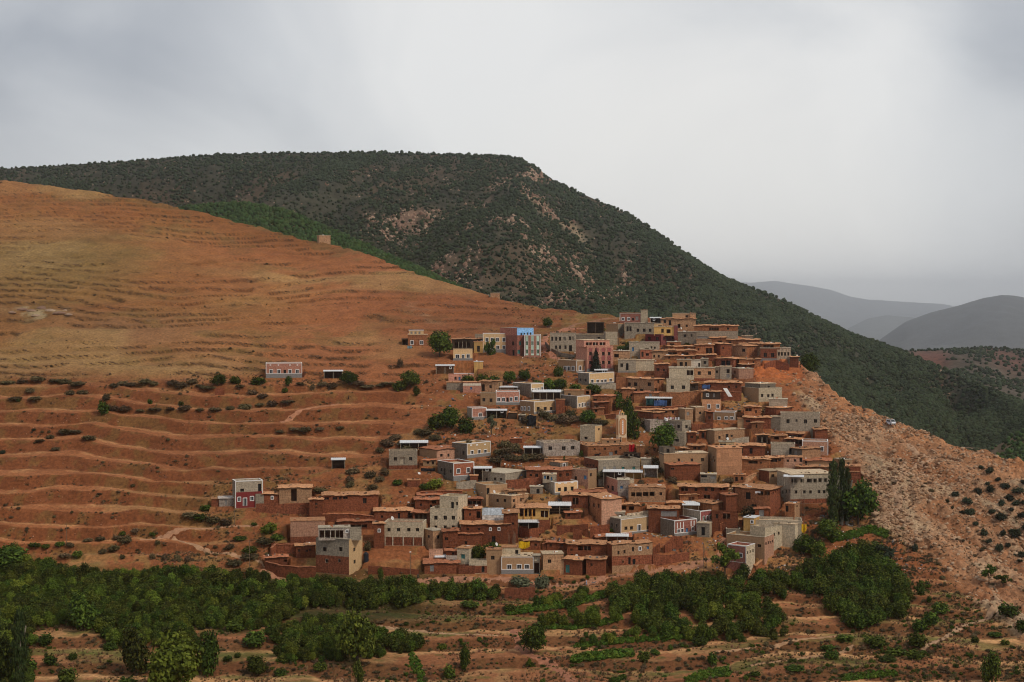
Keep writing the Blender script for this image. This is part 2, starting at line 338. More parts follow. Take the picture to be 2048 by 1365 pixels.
def gp(u, v):
    """point of the finished ground seen at photo pixel (u, v)"""
    j = int(np.clip(np.searchsorted(us, u), 1, len(us)-1)); t = (u-us[j-1])/(us[j]-us[j-1]); j = j if t > 0.5 else j-1
    pv = PV_[:, j]; k = int(np.argmax(pv <= v))
    if pv[k] > v: k = NF-1
    k = max(k, 1); a = np.clip((pv[k-1]-v)/max(pv[k-1]-pv[k], 1e-6), 0, 1)
    w = lambda A: A[k-1, j]*(1-a)+A[k, j]*a
    y = w(Y); x = float(ray(u, v)[0])*y
    return float(x), float(y), float(w(Z))
def zat(x, y):
    """height of the finished ground at a world point"""
    u = CU+F*x/y*1.0; j = int(np.clip(np.searchsorted(us, u), 0, len(us)-1))
    col = Y[:, j]; return float(np.interp(y, col, Z[:, j]))
# ------------------------------------------------------------------ hills behind
def ridge(name, sky, dsky, vb, db, amp, ns, colf, label, du=6.0, rows=150, u0=-900, u1=2950, seed=0, drop=0.3, jag=1.5, mat=None, curve=0.3):
    u = np.arange(u0, u1, du); vs = ip(u, sky)+jag*fbm(u, u*0, 30, 5, 0.6, seed=seed+1); ds = ip(u, dsky)
    t = np.linspace(0, 1, rows)[:, None]; vbb = np.maximum(vb, vs+20)
    V = vbb+(vs-vbb)*t; D = db+(ds-db)*((1-curve)*t+curve*t*t); U = np.repeat(u[None, :], rows, 0)
    x, y, z = P(U, V, D)
    w = smooth(0, 0.12, t)*smooth(1.0, 0.86, t)
    z = z+w*amp*(fbm(x, y, ns, 5, 0.55, seed=seed)+0.5*fbm(x-z, y*0.3, ns*0.5, 4, seed=seed+2))
    C = colf(U, V, x, y, z)
    nb = 12; bd = np.cumsum(np.linspace(0.01, 0.09, nb))[:, None]*ds[None, :]*0.5
    yb = y[-1:]+bd; xb = x[-1:]/y[-1:]*yb; zb = z[-1:]-bd*drop
    xa = np.concatenate([x, xb]); ya = np.concatenate([y, yb]); za = np.concatenate([z, zb]); Ca = np.concatenate([C, np.repeat(C[-1:], nb, 0)])
    me = mesh_np(name, np.stack([xa, ya, za], -1).reshape(-1, 3), grid_quads(*xa.shape), True)
    setcol(me, 'Col', Ca.reshape(-1, 3)); me.materials.append(mat or M_FAR)
    o = link(bpy.data.objects.new(name, me)); tag(o, label, None, kind='structure')
    return U, V, x, y, z
M_FAR = attr_mat('hill_soil', 0.12, 0.012, 0.8, 2.0, 0.45)
def cst(*c): return lambda U, V, x, y, z: np.ones(U.shape+(1,))*np.array(c)[None, None, :]
MSKY = [(-900, 352), (-300, 346), (0, 338), (100, 333), (250, 323), (400, 312), (480, 308), (560, 306), (700, 305.5), (800, 306), (900, 309), (1000, 312), (1040, 319), (1070, 334), (1090, 352), (1120, 368), (1160, 386), (1200, 404), (1260, 431), (1300, 456), (1350, 492), (1400, 526), (1440, 551), (1490, 573), (1534, 588), (1580, 608), (1630, 634), (1703, 669), (1750, 684), (1805, 703), (1900, 745), (2100, 830), (2500, 900), (2900, 930)]
MDS = [(-900, 1750), (0, 1700), (800, 1650), (1400, 1480), (1800, 1330), (2100, 1150), (2900, 1000)]
CLIFFS = [(875, 440, 105, 11, -0.26), (1040, 358, 62, 16, -0.12), (1180, 590, 70, 20, -0.15), (1110, 603, 36, 9, 0), (1090, 440, 66, 7, 0.55), (1235, 545, 26, 22, -0.9), (650, 415, 12, 9, -0.8), (905, 560, 60, 30, 0.1), (1110, 520, 90, 26, 0.1), (760, 470, 46, 14, 0.2), (990, 480, 70, 20, 0.2)]
def cliffmask(U, V, parts=None):
    m = np.zeros(np.shape(U))
    for i, (a, b, w, h, s) in enumerate(CLIFFS):
        k = 1.0 if i < 7 else 0.45
        m = np.maximum(m, k*np.exp(-(((U-a)/w)**4+((V-b-(U-a)*s)/h)**2)))
    return m
def mcol(U, V, x, y, z):
    n = fbm(x, y, 60, 4, seed=51); n2 = fbm(x, y, 18, 3, seed=52); o = np.ones(U.shape+(1,))
    C = np.array([.05, .048, .032])*o; m = smooth(0.0, 0.35, n)[..., None]; C = C*(1-m)+m*np.array([.085, .062, .04])
    k = (cliffmask(U, V)*smooth(-0.15, 0.2, n2)*.8)[..., None]; C = C*(1-k)+k*np.array([.25, .15, .105])
    y_ = (np.exp(-(((U-1090)/80)**4+((V-440-(U-1090)*0.55)/8)**2)))[..., None]; C = C*(1-y_*0.8)+y_*0.8*np.array([.50, .38, .25])
    return C
MT = ridge('mountain', MSKY, MDS, 905, 1060, 46, 190, mcol, 'dark scrub covered mountain behind the village', du=4.5, rows=230, seed=60, jag=1.0)
GSKY = [(-200, 480), (250, 470), (330, 424), (400, 412), (440, 408), (480, 408), (530, 414), (560, 420), (600, 433), (640, 452), (680, 468), (720, 486), (760, 505), (800, 523), (860, 548), (930, 582), (1000, 640), (1100, 700)]
GR = ridge('green_ridge', GSKY, [(0, 1150), (1100, 1000)], 700, 960, 6, 70, cst(.11, .085, .045), 'green wooded spur between the bare hill and the mountain', du=5, rows=60, u0=200, u1=1110, seed=70)
RSKY = [(1500, 760), (1700, 716), (1760, 706), (1800, 702), (1850, 701), (1890, 699), (1940, 697), (1985, 696), (2048, 701), (2200, 690), (2950, 650)]
def rcol(U, V, x, y, z):
    o = np.ones(U.shape+(1,)); C = np.array([.10, .078, .058])*o
    def ad(C, m, c): m = m[..., None]; return C*(1-m)+m*np.array(c)
    C = ad(C, redfield(U, V), (.14, .062, .045)); return C
def redfield(U, V):
    a = np.exp(-(((U-1858)/42)**4+((V-720)/17)**4)); b = np.exp(-(((U-2040)/75)**4+((V-728-(U-2040)*.25)/20)**4))
    c = np.exp(-(((U-1985)/130)**4+((V-820-(U-1985)*0.17)/11)**4)); d = np.exp(-(((U-1860)/45)**2+((V-788)/10)**2))*.5
    return np.maximum(np.maximum(a, b*0.8), np.maximum(c, d))
RR = ridge('scrub_ridge', RSKY, [(1500, 1700), (2950, 2100)], 905, 1180, 16, 150, rcol, 'scrub dotted ridge with bare red fields at the right', du=5, rows=110, u0=1480, u1=2950, seed=80)
BSKY = [(1200, 800), (1600, 740), (1700, 712), (1750, 686), (1813, 643), (1860, 626), (1923, 610), (1965, 597), (2003, 590), (2030, 592), (2060, 598), (2200, 640), (2500, 700), (2950, 690)]
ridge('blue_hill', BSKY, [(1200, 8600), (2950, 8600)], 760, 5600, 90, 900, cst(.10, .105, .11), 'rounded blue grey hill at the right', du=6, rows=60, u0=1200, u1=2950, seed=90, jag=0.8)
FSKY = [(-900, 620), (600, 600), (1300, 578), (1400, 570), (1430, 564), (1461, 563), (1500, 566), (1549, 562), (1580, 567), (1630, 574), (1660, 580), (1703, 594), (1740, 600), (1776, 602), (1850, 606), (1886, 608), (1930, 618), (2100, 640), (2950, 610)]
ridge('distant_range', FSKY, [(-900, 22000), (2950, 22000)], 720, 16000, 150, 2000, cst(.15, .16, .17), 'pale distant mountain range', du=8, rows=50, seed=100, jag=0.9)  # base colour raised and blued to carry some of the haze
ridge('middle_range', [(1300, 720), (1640, 690), (1700, 655), (1735, 638), (1775, 631), (1830, 636), (1900, 668), (2100, 720)], [(1300, 15000), (2100, 15000)], 730, 12500, 60, 900, cst(.13, .14, .14), 'faint middle range in the haze', du=8, rows=30, u0=1300, u1=2100, seed=110, jag=0.8)  # haze tint put into this base colour as well
KSKY = [(1930, 960), (1975, 908), (1985, 896), (2000, 888), (2020, 876), (2048, 862), (2120, 830), (2300, 800), (2900, 780)]
KN = ridge('wooded_knoll', KSKY, [(1900, 900), (2900, 900)], 960, 780, 4, 60, cst(.12, .085, .05), 'dark wooded knoll at the right edge', du=5, rows=40, u0=1930, u1=2900, seed=120)
# the ground sheet out to the horizon
fy = np.array([-3000, 0, 1200, 2300, 3400, 5600, 9000, 22000, 70000.]); fz = np.array([-112, -112, -112, -114, -200, -360, -650, -1400, -1500.])
fx = np.array([-60000, -9000, 0, 9000, 60000.]); gx, gy = np.meshgrid(fx, fy)
me = mesh_np('valley_floor', np.stack([gx, gy, np.repeat(fz[:, None], 5, 1)], -1).reshape(-1, 3), grid_quads(9, 5), True)
me.materials.append(flat_mat('valley_soil', (.15, .10, .065), 1, .3, .01))
tag(link(bpy.data.objects.new('valley_floor', me)), 'valley floor falling away to the distant plain', None, kind='structure')
# ------------------------------------------------------------------ village building kit
K_ = 1.0
def cc(*a): return (min(.8, a[0]*1.07), a[1]*1.0, a[2]*.88)
MORT = (.62, .6, .57)
WM = {
 'R': wall_mat('red_rammed_earth', cc(0.216, 0.076, 0.041), cc(0.161, 0.053, 0.029), None, .9, .8),
 'O': wall_mat('orange_rammed_earth', cc(0.357, 0.163, 0.084), cc(0.263, 0.105, 0.055), None, .9, .8),
 'T': wall_mat('tan_earth_render', cc(0.486, 0.308, 0.194), cc(0.386, 0.222, 0.136), None, .7, .7),
 'Q': wall_mat('red_stone_and_mud', cc(.29, .11, .065), cc(.21, .075, .045), (.6, .3, (.75, .62, .55), .05), 1.0, .9),
 'G': wall_mat('grey_concrete_block', cc(0.394, 0.351, 0.300), cc(0.308, 0.272, 0.229), (.55, .24, MORT, .02), .4, .6),
 'K': wall_mat('dark_grey_block', cc(0.240, 0.215, 0.189), cc(0.195, 0.163, 0.137), (.55, .24, MORT, .02), .4, .6),
 'B': wall_mat('pale_block', cc(0.572, 0.507, 0.407), cc(0.458, 0.394, 0.308), (.55, .24, (.78, .76, .72), .02), .4, .55),
 'V': wall_mat('stained_blue_grey_render', cc(0.390, 0.358, 0.338), cc(0.286, 0.234, 0.215), None, .4, .9),
 'C': wall_mat('cream_paint', cc(0.630, 0.457, 0.275), cc(0.578, 0.403, 0.234), None, .2, .3),
 'P': wall_mat('salmon_pink_paint', (.60, .29, .20), (.50, .225, .155), None, .2, .6),
 'N': wall_mat('brick_pink_paint', (.42, .175, .125), (.33, .125, .09), None, .2, .6),
 'M': wall_mat('maroon_paint', cc(.20, .035, .038), cc(.17, .03, .033), None, .2, .3),
 'H': wall_mat('red_pink_paint', (.33, .105, .095), (.26, .08, .07), None, .2, .6),
 'Y': wall_mat('pinkish_brown_render', cc(0.515, 0.308, 0.229), cc(0.429, 0.243, 0.179), (.55, .24, (.85, .83, .8), .015), .4, .6),
 'A': wall_mat('peach_orange_render', cc(0.630, 0.342, 0.201), cc(0.537, 0.282, 0.175), (3.0, 1.5, (.75, .7, .68), .03), .3, .45),
 'S': wall_mat('whitish_stonework', cc(0.672, 0.572, 0.472), cc(0.400, 0.329, 0.272), (.45, .35, (.6, .56, .5), .06), .9, .9, 1.6),
 'U': wall_mat('sky_blue_paint', (.26, .50, .82), (.22, .42, .70), None, .1, .6),
 'J': wall_mat('mint_paint', cc(0.512, 0.732, 0.671), cc(0.488, 0.683, 0.634), None, .1, .2),
 'E': wall_mat('ochre_yellow_paint', cc(0.634, 0.403, 0.159), cc(0.549, 0.342, 0.134), None, .2, .3),
 'X': wall_mat('orange_red_paint', (.50, .18, .10), (.40, .14, .08), None, .2, .6),
 'Z': wall_mat('brown_tan_paint', cc(0.377, 0.247, 0.156), cc(0.338, 0.215, 0.130), None, .2, .35),
 'W': wall_mat('white_limewash', cc(.68, .64, .58), cc(.60, .55, .48), None, .2, .4),
 'D': wall_mat('dark_brown_wall', cc(.075, .05, .037), cc(.05, .034, .026), None, .5, .5),  # plain dark brown wall tone, default for shed backs
}
RM = wall_mat('mud_roof_earth', cc(.56, .31, .18), cc(.44, .22, .12), None, 1.0, .75, 1.3)
RM2 = wall_mat('red_mud_roof_earth', cc(.44, .19, .11), cc(.36, .14, .08), None, 1.0, .75, 1.3)
RC = wall_mat('concrete_roof_deck', cc(.56, .47, .36), cc(.46, .36, .26), None, .4, .6)
CAP = wall_mat('concrete_cap', cc(.50, .46, .39), cc(.42, .37, .30), None, .3, .5)
WHT = flat_mat('white_trim_paint', (.84, .82, .78), .8, .08)
TIN = flat_mat('white_metal_sheet', (.72, .73, .74), .5, .15, 1.0)
TIN2 = flat_mat('rusty_metal_sheet', (.52, .44, .38), .6, .5, 1.3)
DARK = flat_mat('painted_dark_void', (.018, .016, .016), .9, .3)  # near-black sheet painted in place of the unlit depth behind openings
GLASS = flat_mat('dim_window_glass', (.05, .055, .065), .25, .3)
TEAL = flat_mat('teal_shutter', (.05, .24, .22), .6, .2)
BLUE = flat_mat('blue_door_paint', (.08, .22, .42), .6, .2)
GRNW = flat_mat('green_shutter', (.07, .20, .10), .6, .2)
WOOD = flat_mat('weathered_timber', (.20, .13, .085), .9, .4)
OPOST = flat_mat('orange_painted_post', (.60, .27, .06), .8, .15)
BRUSH = flat_mat('brushwood_layer', (.10, .065, .04), 1, .5, 4)
MUDBACK = flat_mat('painted_shade_mud', (.12, .06, .04), 1, .4, 1)  # porch back wall, shade painted in by a darkened colour
GREYP = flat_mat('grey_plinth_render', (.25, .235, .22), .95, .25)
HOUSES = []
def face_holes(mb, o, ax, L0, L1, z0, z1, holes, nrm_in):
    """wall face along unit vector ax from o, with rectangular holes (a0, a1, b0, b1)"""
    xs = sorted({L0, L1} | {h[i] for h in holes for i in (0, 1)}); zs = sorted({z0, z1} | {h[i] for h in holes for i in (2, 3)})
    for i in range(len(xs)-1):
        for j in range(len(zs)-1):
            mx, mz = (xs[i]+xs[i+1])/2, (zs[j]+zs[j+1])/2
            if any(h[0] < mx < h[1] and h[2] < mz < h[3] for h in holes): continue
            q = [(o[0]+ax[0]*a, o[1]+ax[1]*a, b) for a, b in ((xs[i], zs[j]), (xs[i+1], zs[j]), (xs[i+1], zs[j+1]), (xs[i], zs[j+1]))]
            mb.quad(*q)
WSZ = {'d': (6.2, 7.4), 'l': (6.2, 7.2), 'w': (5.6, 7.0), 'W': (5.2, 12), 'D': (5.6, 12), 'o': (12, 8), 't': (5.5, 7), 'b': (5, 6.5), 'B': (5, 11), 'g': (4, 8), 'a': (4.6, 8), 'f': (5.2, 6.6), 's': (3.4, 4.2), 'x': (6, 6), 'y': (6, 7)}
def parse(w):
    r = []
    for tk in w.split():
        c = tk[0]; n = 1; body = tk[1:]
        if body[0] == '*': k, body = body[1:].split(':'); n = int(k)
        p = body.split(',')
        uu = p[0].split('-'); v = float(p[1]); ww = float(p[2]) if len(p) > 2 else WSZ[c][0]; hh = float(p[3]) if len(p) > 3 else WSZ[c][1]
        for i in range(n):
            u = float(uu[0])+(float(uu[-1])-float(uu[0]))*(i/(n-1) if n > 1 else 0); r.append((c, u, v, ww, hh))
    return r
def vol(root, RX, RY, RZ, yaw0, u0, u1, vt, vb, wall, roof, wins='', c=None, s='L', d=None, trim=0, plinth=0, sw=None, fd=4.0, D=None, stripes=None, over=None, rm=None, topmat=None, bands=None):
    """one block of a house, given by its outline in the photo; D = distance of its near corner"""
    side = c is not None and abs((c-(u0 if s == 'L' else u1))) > 1.2
    um = c if side else (u0 if s == 'L' else u1)
    a, g = ray(um, vb); Cx, Cy, zb = float(a)*D, D, float(g)*D
    zt = float(ray(um, vt)[1])*D; h = max(zt-zb, 0.6)
    az = lambda u: float(ray(u, vb)[0])
    ppm = F/D; fw = ((u1-um) if s == 'L' else (um-u0))/ppm; swd = ((um-u0) if s == 'L' else (u1-um))/ppm
    dep = d or (max(5.5, swd*1.35) if side else min(7.5, max(3.0, fw*0.8)))
    sg = 1 if s == 'L' else -1
    if side:
        ue = u0 if s == 'L' else u1; lo, hi = -0.6, 1.25
        for _ in range(50):
            m = (lo+hi)/2; ex = (Cx-sg*dep*math.sin(m))/(Cy+dep*math.cos(m))
            if sg*(az(ue)-ex) > 0: hi = m
            else: lo = m
        yaw = sg*m
    else: yaw = -math.atan2(Cx, Cy)
    ca, sa = math.cos(yaw), math.sin(yaw)
    uf = u1 if s == 'L' else u0
    def along(u, Dx=None): return (az(u)*Cy-Cx)/(ca-az(u)*sa)
    w = along(uf); x0, x1 = min(0, w), max(0, w)
    # local frame (root frame): origin at the near corner
    def loc(): return Vector(((Cx-RX)*math.cos(yaw0)+(Cy-RY)*math.sin(yaw0), -(Cx-RX)*math.sin(yaw0)+(Cy-RY)*math.cos(yaw0), zb-RZ)), yaw-yaw0
    lo_, dyaw = loc()
    def put(mb, name, mats, parent=root, sm=False):
        o = mb.build(name, mats, None, sm=sm)
        if parent is root: o.location = lo_; o.rotation_euler = (0, 0, dyaw)
        o.parent = parent; return o
    hf, hs = [], []; items = []
    for (k, u, v, pw, ph) in parse(wins):
        onside = side and ((u < um) if s == 'L' else (u > um))
        if onside:   # side plane: point C + t*(-sa, ca)
            t = (Cx-az(u)*Cy)/(az(u)*ca+sa); yy = Cy+t*ca; W_ = pw/F*yy/max(0.35, abs(math.sin(yaw)*1.0)) ; H_ = ph/F*yy; z = float(ray(u, v)[1])*yy-zb
            W_ = min(W_, 1.4 if k != 'o' else 6)
            r = [t-W_/2, t+W_/2, z-H_/2, z+H_/2]; lim0, lim1 = 0.12, dep-0.12
        else:
            t = along(u); yy = Cy+t*sa; W_ = pw/F*yy/ca; H_ = ph/F*yy; z = float(ray(u, v)[1])*yy-zb
            r = [t-W_/2, t+W_/2, z-H_/2, z+H_/2]; lim0, lim1 = x0+0.12, x1-0.12
        r[0] = max(r[0], lim0); r[1] = min(r[1], lim1); r[2] = max(r[2], 0.02); r[3] = min(r[3], h-0.16)
        L_ = hs if onside else hf
        if r[1]-r[0] < 0.25 or r[3]-r[2] < 0.25 or any(r[0] < q[1]+.03 and r[1] > q[0]-.03 and r[2] < q[3]+.03 and r[3] > q[2]-.03 for q in L_): continue
        L_.append(r); items.append((k, onside, r))
    par = roof in ('par', 'open')
    wallm = WM[wall]; swm = WM[sw or wall]
    mb = MB()
    face_holes(mb, (0, 0), (1, 0), x0, x1, -fd, h, hf, 1)
    mb.mi = 1
    face_holes(mb, (0, 0), (0, 1), 0, dep, -fd, h, hs, 1)
    xo = x1 if s == 'L' else x0
    mb.quad((xo, 0, -fd), (xo, dep, -fd), (xo, dep, h), (xo, 0, h)); mb.quad((x0, dep, -fd), (x1, dep, -fd), (x1, dep, h), (x0, dep, h))
    th = 0.24; pz = h-(0.75 if roof == 'par' else min(2.0, h*.6))
    if par:
        mb.mi = 0
        xi0, xi1, yi0, yi1 = x0+th, x1-th, th, dep-th
        for p, q in (((xi0, yi0), (xi1, yi0)), ((xi1, yi0), (xi1, yi1)), ((xi1, yi1), (xi0, yi1)), ((xi0, yi1), (xi0, yi0))):
            mb.quad((*p, pz), (*q, pz), (*q, h), (*p, h))
    wo = put(mb, 'wall', [wallm, swm])
    # roof
    rb = MB()
    if par:
        rb.quad((x0+th, th, pz), (x1-th, th, pz), (x1-th, dep-th, pz), (x0+th, dep-th, pz)); put(rb, 'roof', rm or RC)
        cb = MB(); e = 0.05; z0, z1 = h, h+0.09
        cb.box(x0-e, x1+e, -e, th+e, z0, z1); cb.box(x0-e, x1+e, dep-th-e, dep+e, z0, z1)
        cb.box(x0-e, x0+th+e, th+e, dep-th-e, z0, z1); cb.box(x1-th-e, x1+e, th+e, dep-th-e, z0, z1)
        put(cb, 'parapet_cap', WHT if trim else (topmat or CAP))
    elif roof in ('mud', 'red'):
        ov = 0.5 if over is None else over; rr = random.Random(int(u0*7+vt))
        nx = max(3, int((x1-x0+2*ov)/0.9)); ny = max(3, int((dep+2*ov)/1.1)); T = 0.27
        mat = rm or (RM if roof == 'mud' else RM2)
        tv = []; bvv = []
        ph1, ph2 = rr.random()*6, rr.random()*6; tilt = rr.uniform(0.0, 0.035)
        for j in range(ny+1):
            for i in range(nx+1):
                x = x0-ov+(x1-x0+2*ov)*i/nx; y = -ov+(dep+2*ov)*j/ny
                ed = (i in (0, nx)) or (j in (0, ny))
                if ed: x += rr.uniform(-.14, .14); y += rr.uniform(-.14, .14)
                wv = 0.13*math.sin(x*.8+ph1)+0.07*math.sin(x*2.3+ph2)+0.05*math.sin(y*1.3+ph2)
                zz = h+T+wv+tilt*y+rr.uniform(-.05, .05)-(0.12 if ed else 0)+(0.10 if not ed else 0)
                tv.append((x, y, zz)); bvv.append((x, y, h-0.02+wv*0.9 if ed else h))
        n = len(rb.v); rb.v += tv; idx = lambda j, i: n+j*(nx+1)+i
        for j in range(ny):
            for i in range(nx): rb.f.append((idx(j, i), idx(j, i+1), idx(j+1, i+1), idx(j+1, i))); rb.m.append(0)
        edge = [(0, i) for i in range(nx+1)]+[(j, nx) for j in range(1, ny+1)]+[(ny, i) for i in range(nx-1, -1, -1)]+[(j, 0) for j in range(ny-1, 0, -1)]
        m0 = len(rb.v)
        for (j, i) in edge:
            x, y, z = bvv[j*(nx+1)+i]; rb.v.append((x, y, z+0.10)); rb.v.append((x+(0.12 if i == 0 else -0.12 if i == nx else 0), y+(0.12 if j == 0 else -0.12 if j == ny else 0), z-0.08))
        ne = len(edge)
        for q in range(ne):
            q2 = (q+1) % ne; a1 = idx(*edge[q]); a2 = idx(*edge[q2])
            rb.f.append((m0+2*q, m0+2*q2, a2, a1)); rb.m.append(0)
            rb.f.append((m0+2*q+1, m0+2*q2+1, m0+2*q2, m0+2*q)); rb.m.append(1)
        rb.f.append(tuple(m0+2*q+1 for q in range(ne))); rb.m.append(1)
        put(rb, 'roof', [mat, BRUSH])
        bm_ = MB(); nb_ = int((x1-x0)/1.1)
        for q in range(nb_):
            x = x0+0.4+q*1.1+rr.uniform(-.2, .2)
            if x < x1-.2: bm_.bar((x, -ov*0.9, h-0.02), (x, 0.3, h-0.04), 0.075, 5)
        if nb_ > 2: put(bm_, 'beam_ends', WOOD)['kind'] = 'stuff'
    elif roof == 'flat':
        ov = 0.18 if over is None else over
        rb.box(x0-ov, x1+ov, -ov, dep+ov, h, h+0.2); put(rb, 'roof', rm or RC)
    elif roof == 'tin':
        ov = 0.4; n = 14
        for i in range(n):
            a0 = x0-ov+(x1-x0+2*ov)*i/n; a1 = x0-ov+(x1-x0+2*ov)*(i+1)/n; e = 0.05 if i % 2 else 0
            rb.quad((a0, -ov, h+0.04+e), (a1, -ov, h+0.09-e), (a1, dep+ov, h+0.5-e), (a0, dep+ov, h+0.45+e))
        rb.box(x0-ov, x1+ov, -ov, -ov+0.04, h-0.04, h+0.09); put(rb, 'roof', rm or TIN)
    elif roof == 'none': pass
    if roof in ('mud', 'red', 'par', 'flat') and x1-x0 > 2.5:
        rr = random.Random(int(u1*3+vb)); kb = MB(); zc = pz if par else h+(.46 if roof in ('mud', 'red') else .2)
        for q in range(rr.randint(1, 4+int((x1-x0)/3))):
            cx_ = rr.uniform(x0+.5, x1-.5); cy_ = rr.uniform(.5, max(.6, min(dep-.4, 4))); a_ = rr.uniform(.1, .5)*(1.6 if rr.random() < .2 else 1); b_ = rr.uniform(.1, .35); kb.mi = rr.choice((0, 0, 1, 2, 3, 3, 4)); kb.box(cx_-a_, cx_+a_, cy_-b_, cy_+b_, zc-.1, zc+rr.uniform(.08, .42))
        put(kb, 'roof_clutter', [WOOD, WHT, GREYP, BRUSH, RM2])['kind'] = 'stuff'
    # openings
    for k, onside, r in items:
        T = (lambda a, b, z: (b, a, z)) if onside else (lambda a, b, z: (a, b, z))
        inn = 1.0 if not onside else (1.0 if s == 'L' else -1.0)
        dd = 0.28 if k != 'o' else min(2.6, dep-0.6)
        if k == 'x': dd = 0.15
        a0, a1, b0, b1 = r; wb = MB()
        if k == 'y': dd = 0.5
        for p, q in (((a0, b0), (a1, b0)), ((a1, b0), (a1, b1)), ((a1, b1), (a0, b1)), ((a0, b1), (a0, b0))):
            wb.quad(T(p[0], 0, p[1]), T(q[0], 0, q[1]), T(q[0], dd*inn, q[1]), T(p[0], dd*inn, p[1]))
        wb.mi = 1; wb.quad(T(a0, dd*inn, b0), T(a1, dd*inn, b0), T(a1, dd*inn, b1), T(a0, dd*inn, b1))
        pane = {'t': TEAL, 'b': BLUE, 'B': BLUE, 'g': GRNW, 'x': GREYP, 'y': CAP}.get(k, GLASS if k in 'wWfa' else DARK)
        def bx(m, p0, p1, q0, q1, z0, z1):
            c1 = T(p0, q0, z0); c2 = T(p1, q1, z1); m.box(min(c1[0], c2[0]), max(c1[0], c2[0]), min(c1[1], c2[1]), max(c1[1], c2[1]), z0, z1)
        if k in 'dlts' and (a1-a0) < 2.2:
            wb.mi = 0; bx(wb, a0-.12, a1+.12, -0.10*inn, -0.002*inn, b1+.02, b1+.14)
            wb.mi = 2; am = (a0+a1)/2; bx(wb, am-.03, am+.03, (dd-.06)*inn, (dd-.015)*inn, b0+.01, b1-.01)
        nm = 'door' if k in 'DWB' else 'porch' if k == 'o' else 'vent' if k == 's' else 'window'
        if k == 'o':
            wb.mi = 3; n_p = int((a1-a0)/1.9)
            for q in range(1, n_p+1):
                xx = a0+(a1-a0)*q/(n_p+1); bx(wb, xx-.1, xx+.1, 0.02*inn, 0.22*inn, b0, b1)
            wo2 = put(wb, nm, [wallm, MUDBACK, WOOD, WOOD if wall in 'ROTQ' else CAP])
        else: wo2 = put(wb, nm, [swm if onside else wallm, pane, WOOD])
        if k in 'wWfga':
            fb = MB(); t_ = 0.19 if k in 'wWa' else 0.12; e = -0.07*inn; e2 = -0.003*inn
            bx(fb, a0-t_, a0, e, e2, b0-(t_ if k != 'W' else 0), b1+t_); bx(fb, a1, a1+t_, e, e2, b0-(t_ if k != 'W' else 0), b1+t_)
            bx(fb, a0, a1, e, e2, b1, b1+t_*1.3)
            if k != 'W': bx(fb, a0, a1, e, e2, b0-t_, b0)
            am = (a0+a1)/2; bx(fb, am-.035, am+.035, (dd-.08)*inn, (dd-.02)*inn, b0+.01, b1-.01)
            fo = fb.build('frame', WHT); fo.parent = wo2
    if trim:
        tb = MB(); e = 0.05; t_ = 0.17; zb_ = plinth/ppm if plinth else 0.02
        tb.box(x0-e, x0+t_, -e, -0.004, zb_, h-.02); tb.box(x1-t_, x1+e, -e, -0.004, zb_, h-.02); tb.box(x0+t_, x1-t_, -e, -0.004, h-t_-.02, h-.02)
        if trim > 1 or plinth: tb.box(x0+t_, x1-t_, -e-.01, -0.004, zb_, zb_+0.14)
        put(tb, 'trim', WHT)
    if plinth:
        pb = MB(); pb.box(x0-.06, x1+.06, -.09, -.0045, -fd, plinth/ppm-.003); put(pb, 'plinth', GREYP)
    if stripes:
        for (su, sw_, sm_, sv0, sv1) in stripes:
            t = along(su); W_ = sw_/F*Cy/ca; sb = MB(); z0 = float(ray(su, sv1)[1])*(Cy+t*sa)-zb; z1 = float(ray(su, sv0)[1])*(Cy+t*sa)-zb
            segs = [(z0, z1)]
            for hh in sorted([q for q in hf if q[1] > t-W_/2 and q[0] < t+W_/2], key=lambda q: q[2]):
                ns = []
                for (p, q) in segs:
                    if hh[2] > p and hh[2] < q or hh[3] > p and hh[3] < q:
                        if hh[2]-.03 > p: ns.append((p, hh[2]-.03))
                        if hh[3]+.16 < q: ns.append((hh[3]+.16, q))
                    else: ns.append((p, q))
                segs = ns
            for (p, q) in segs:
                sb = MB()
                if q-p > .05: sb.box(t-W_/2, t+W_/2, -.045, -.004, p, q); put(sb, 'painted_band', sm_)
    if bands:
        for (bm, b0, b1) in bands:   # horizontal facing bands in photo rows, front face
            z1 = (vb-b0)/ppm; z0 = (vb-b1)/ppm; hh = [q for q in hf]
            sb = MB(); hl = [[max(q[0]-.01, x0), min(q[1]+.01, x1), q[2]-.01, q[3]+.01] for q in hh]
            face_holes(sb, (0, -0.03), (1, 0), x0-.02, x1+.02, z0, z1, [q for q in hl if q[2] >= z0 and q[3] <= z1], 1); put(sb, 'facing', WM[bm])
    return dict(C=(Cx, Cy, zb), yaw=yaw, x0=x0, x1=x1, dep=dep, h=h, D=D, root=root, base=(RX, RY, RZ, yaw0))
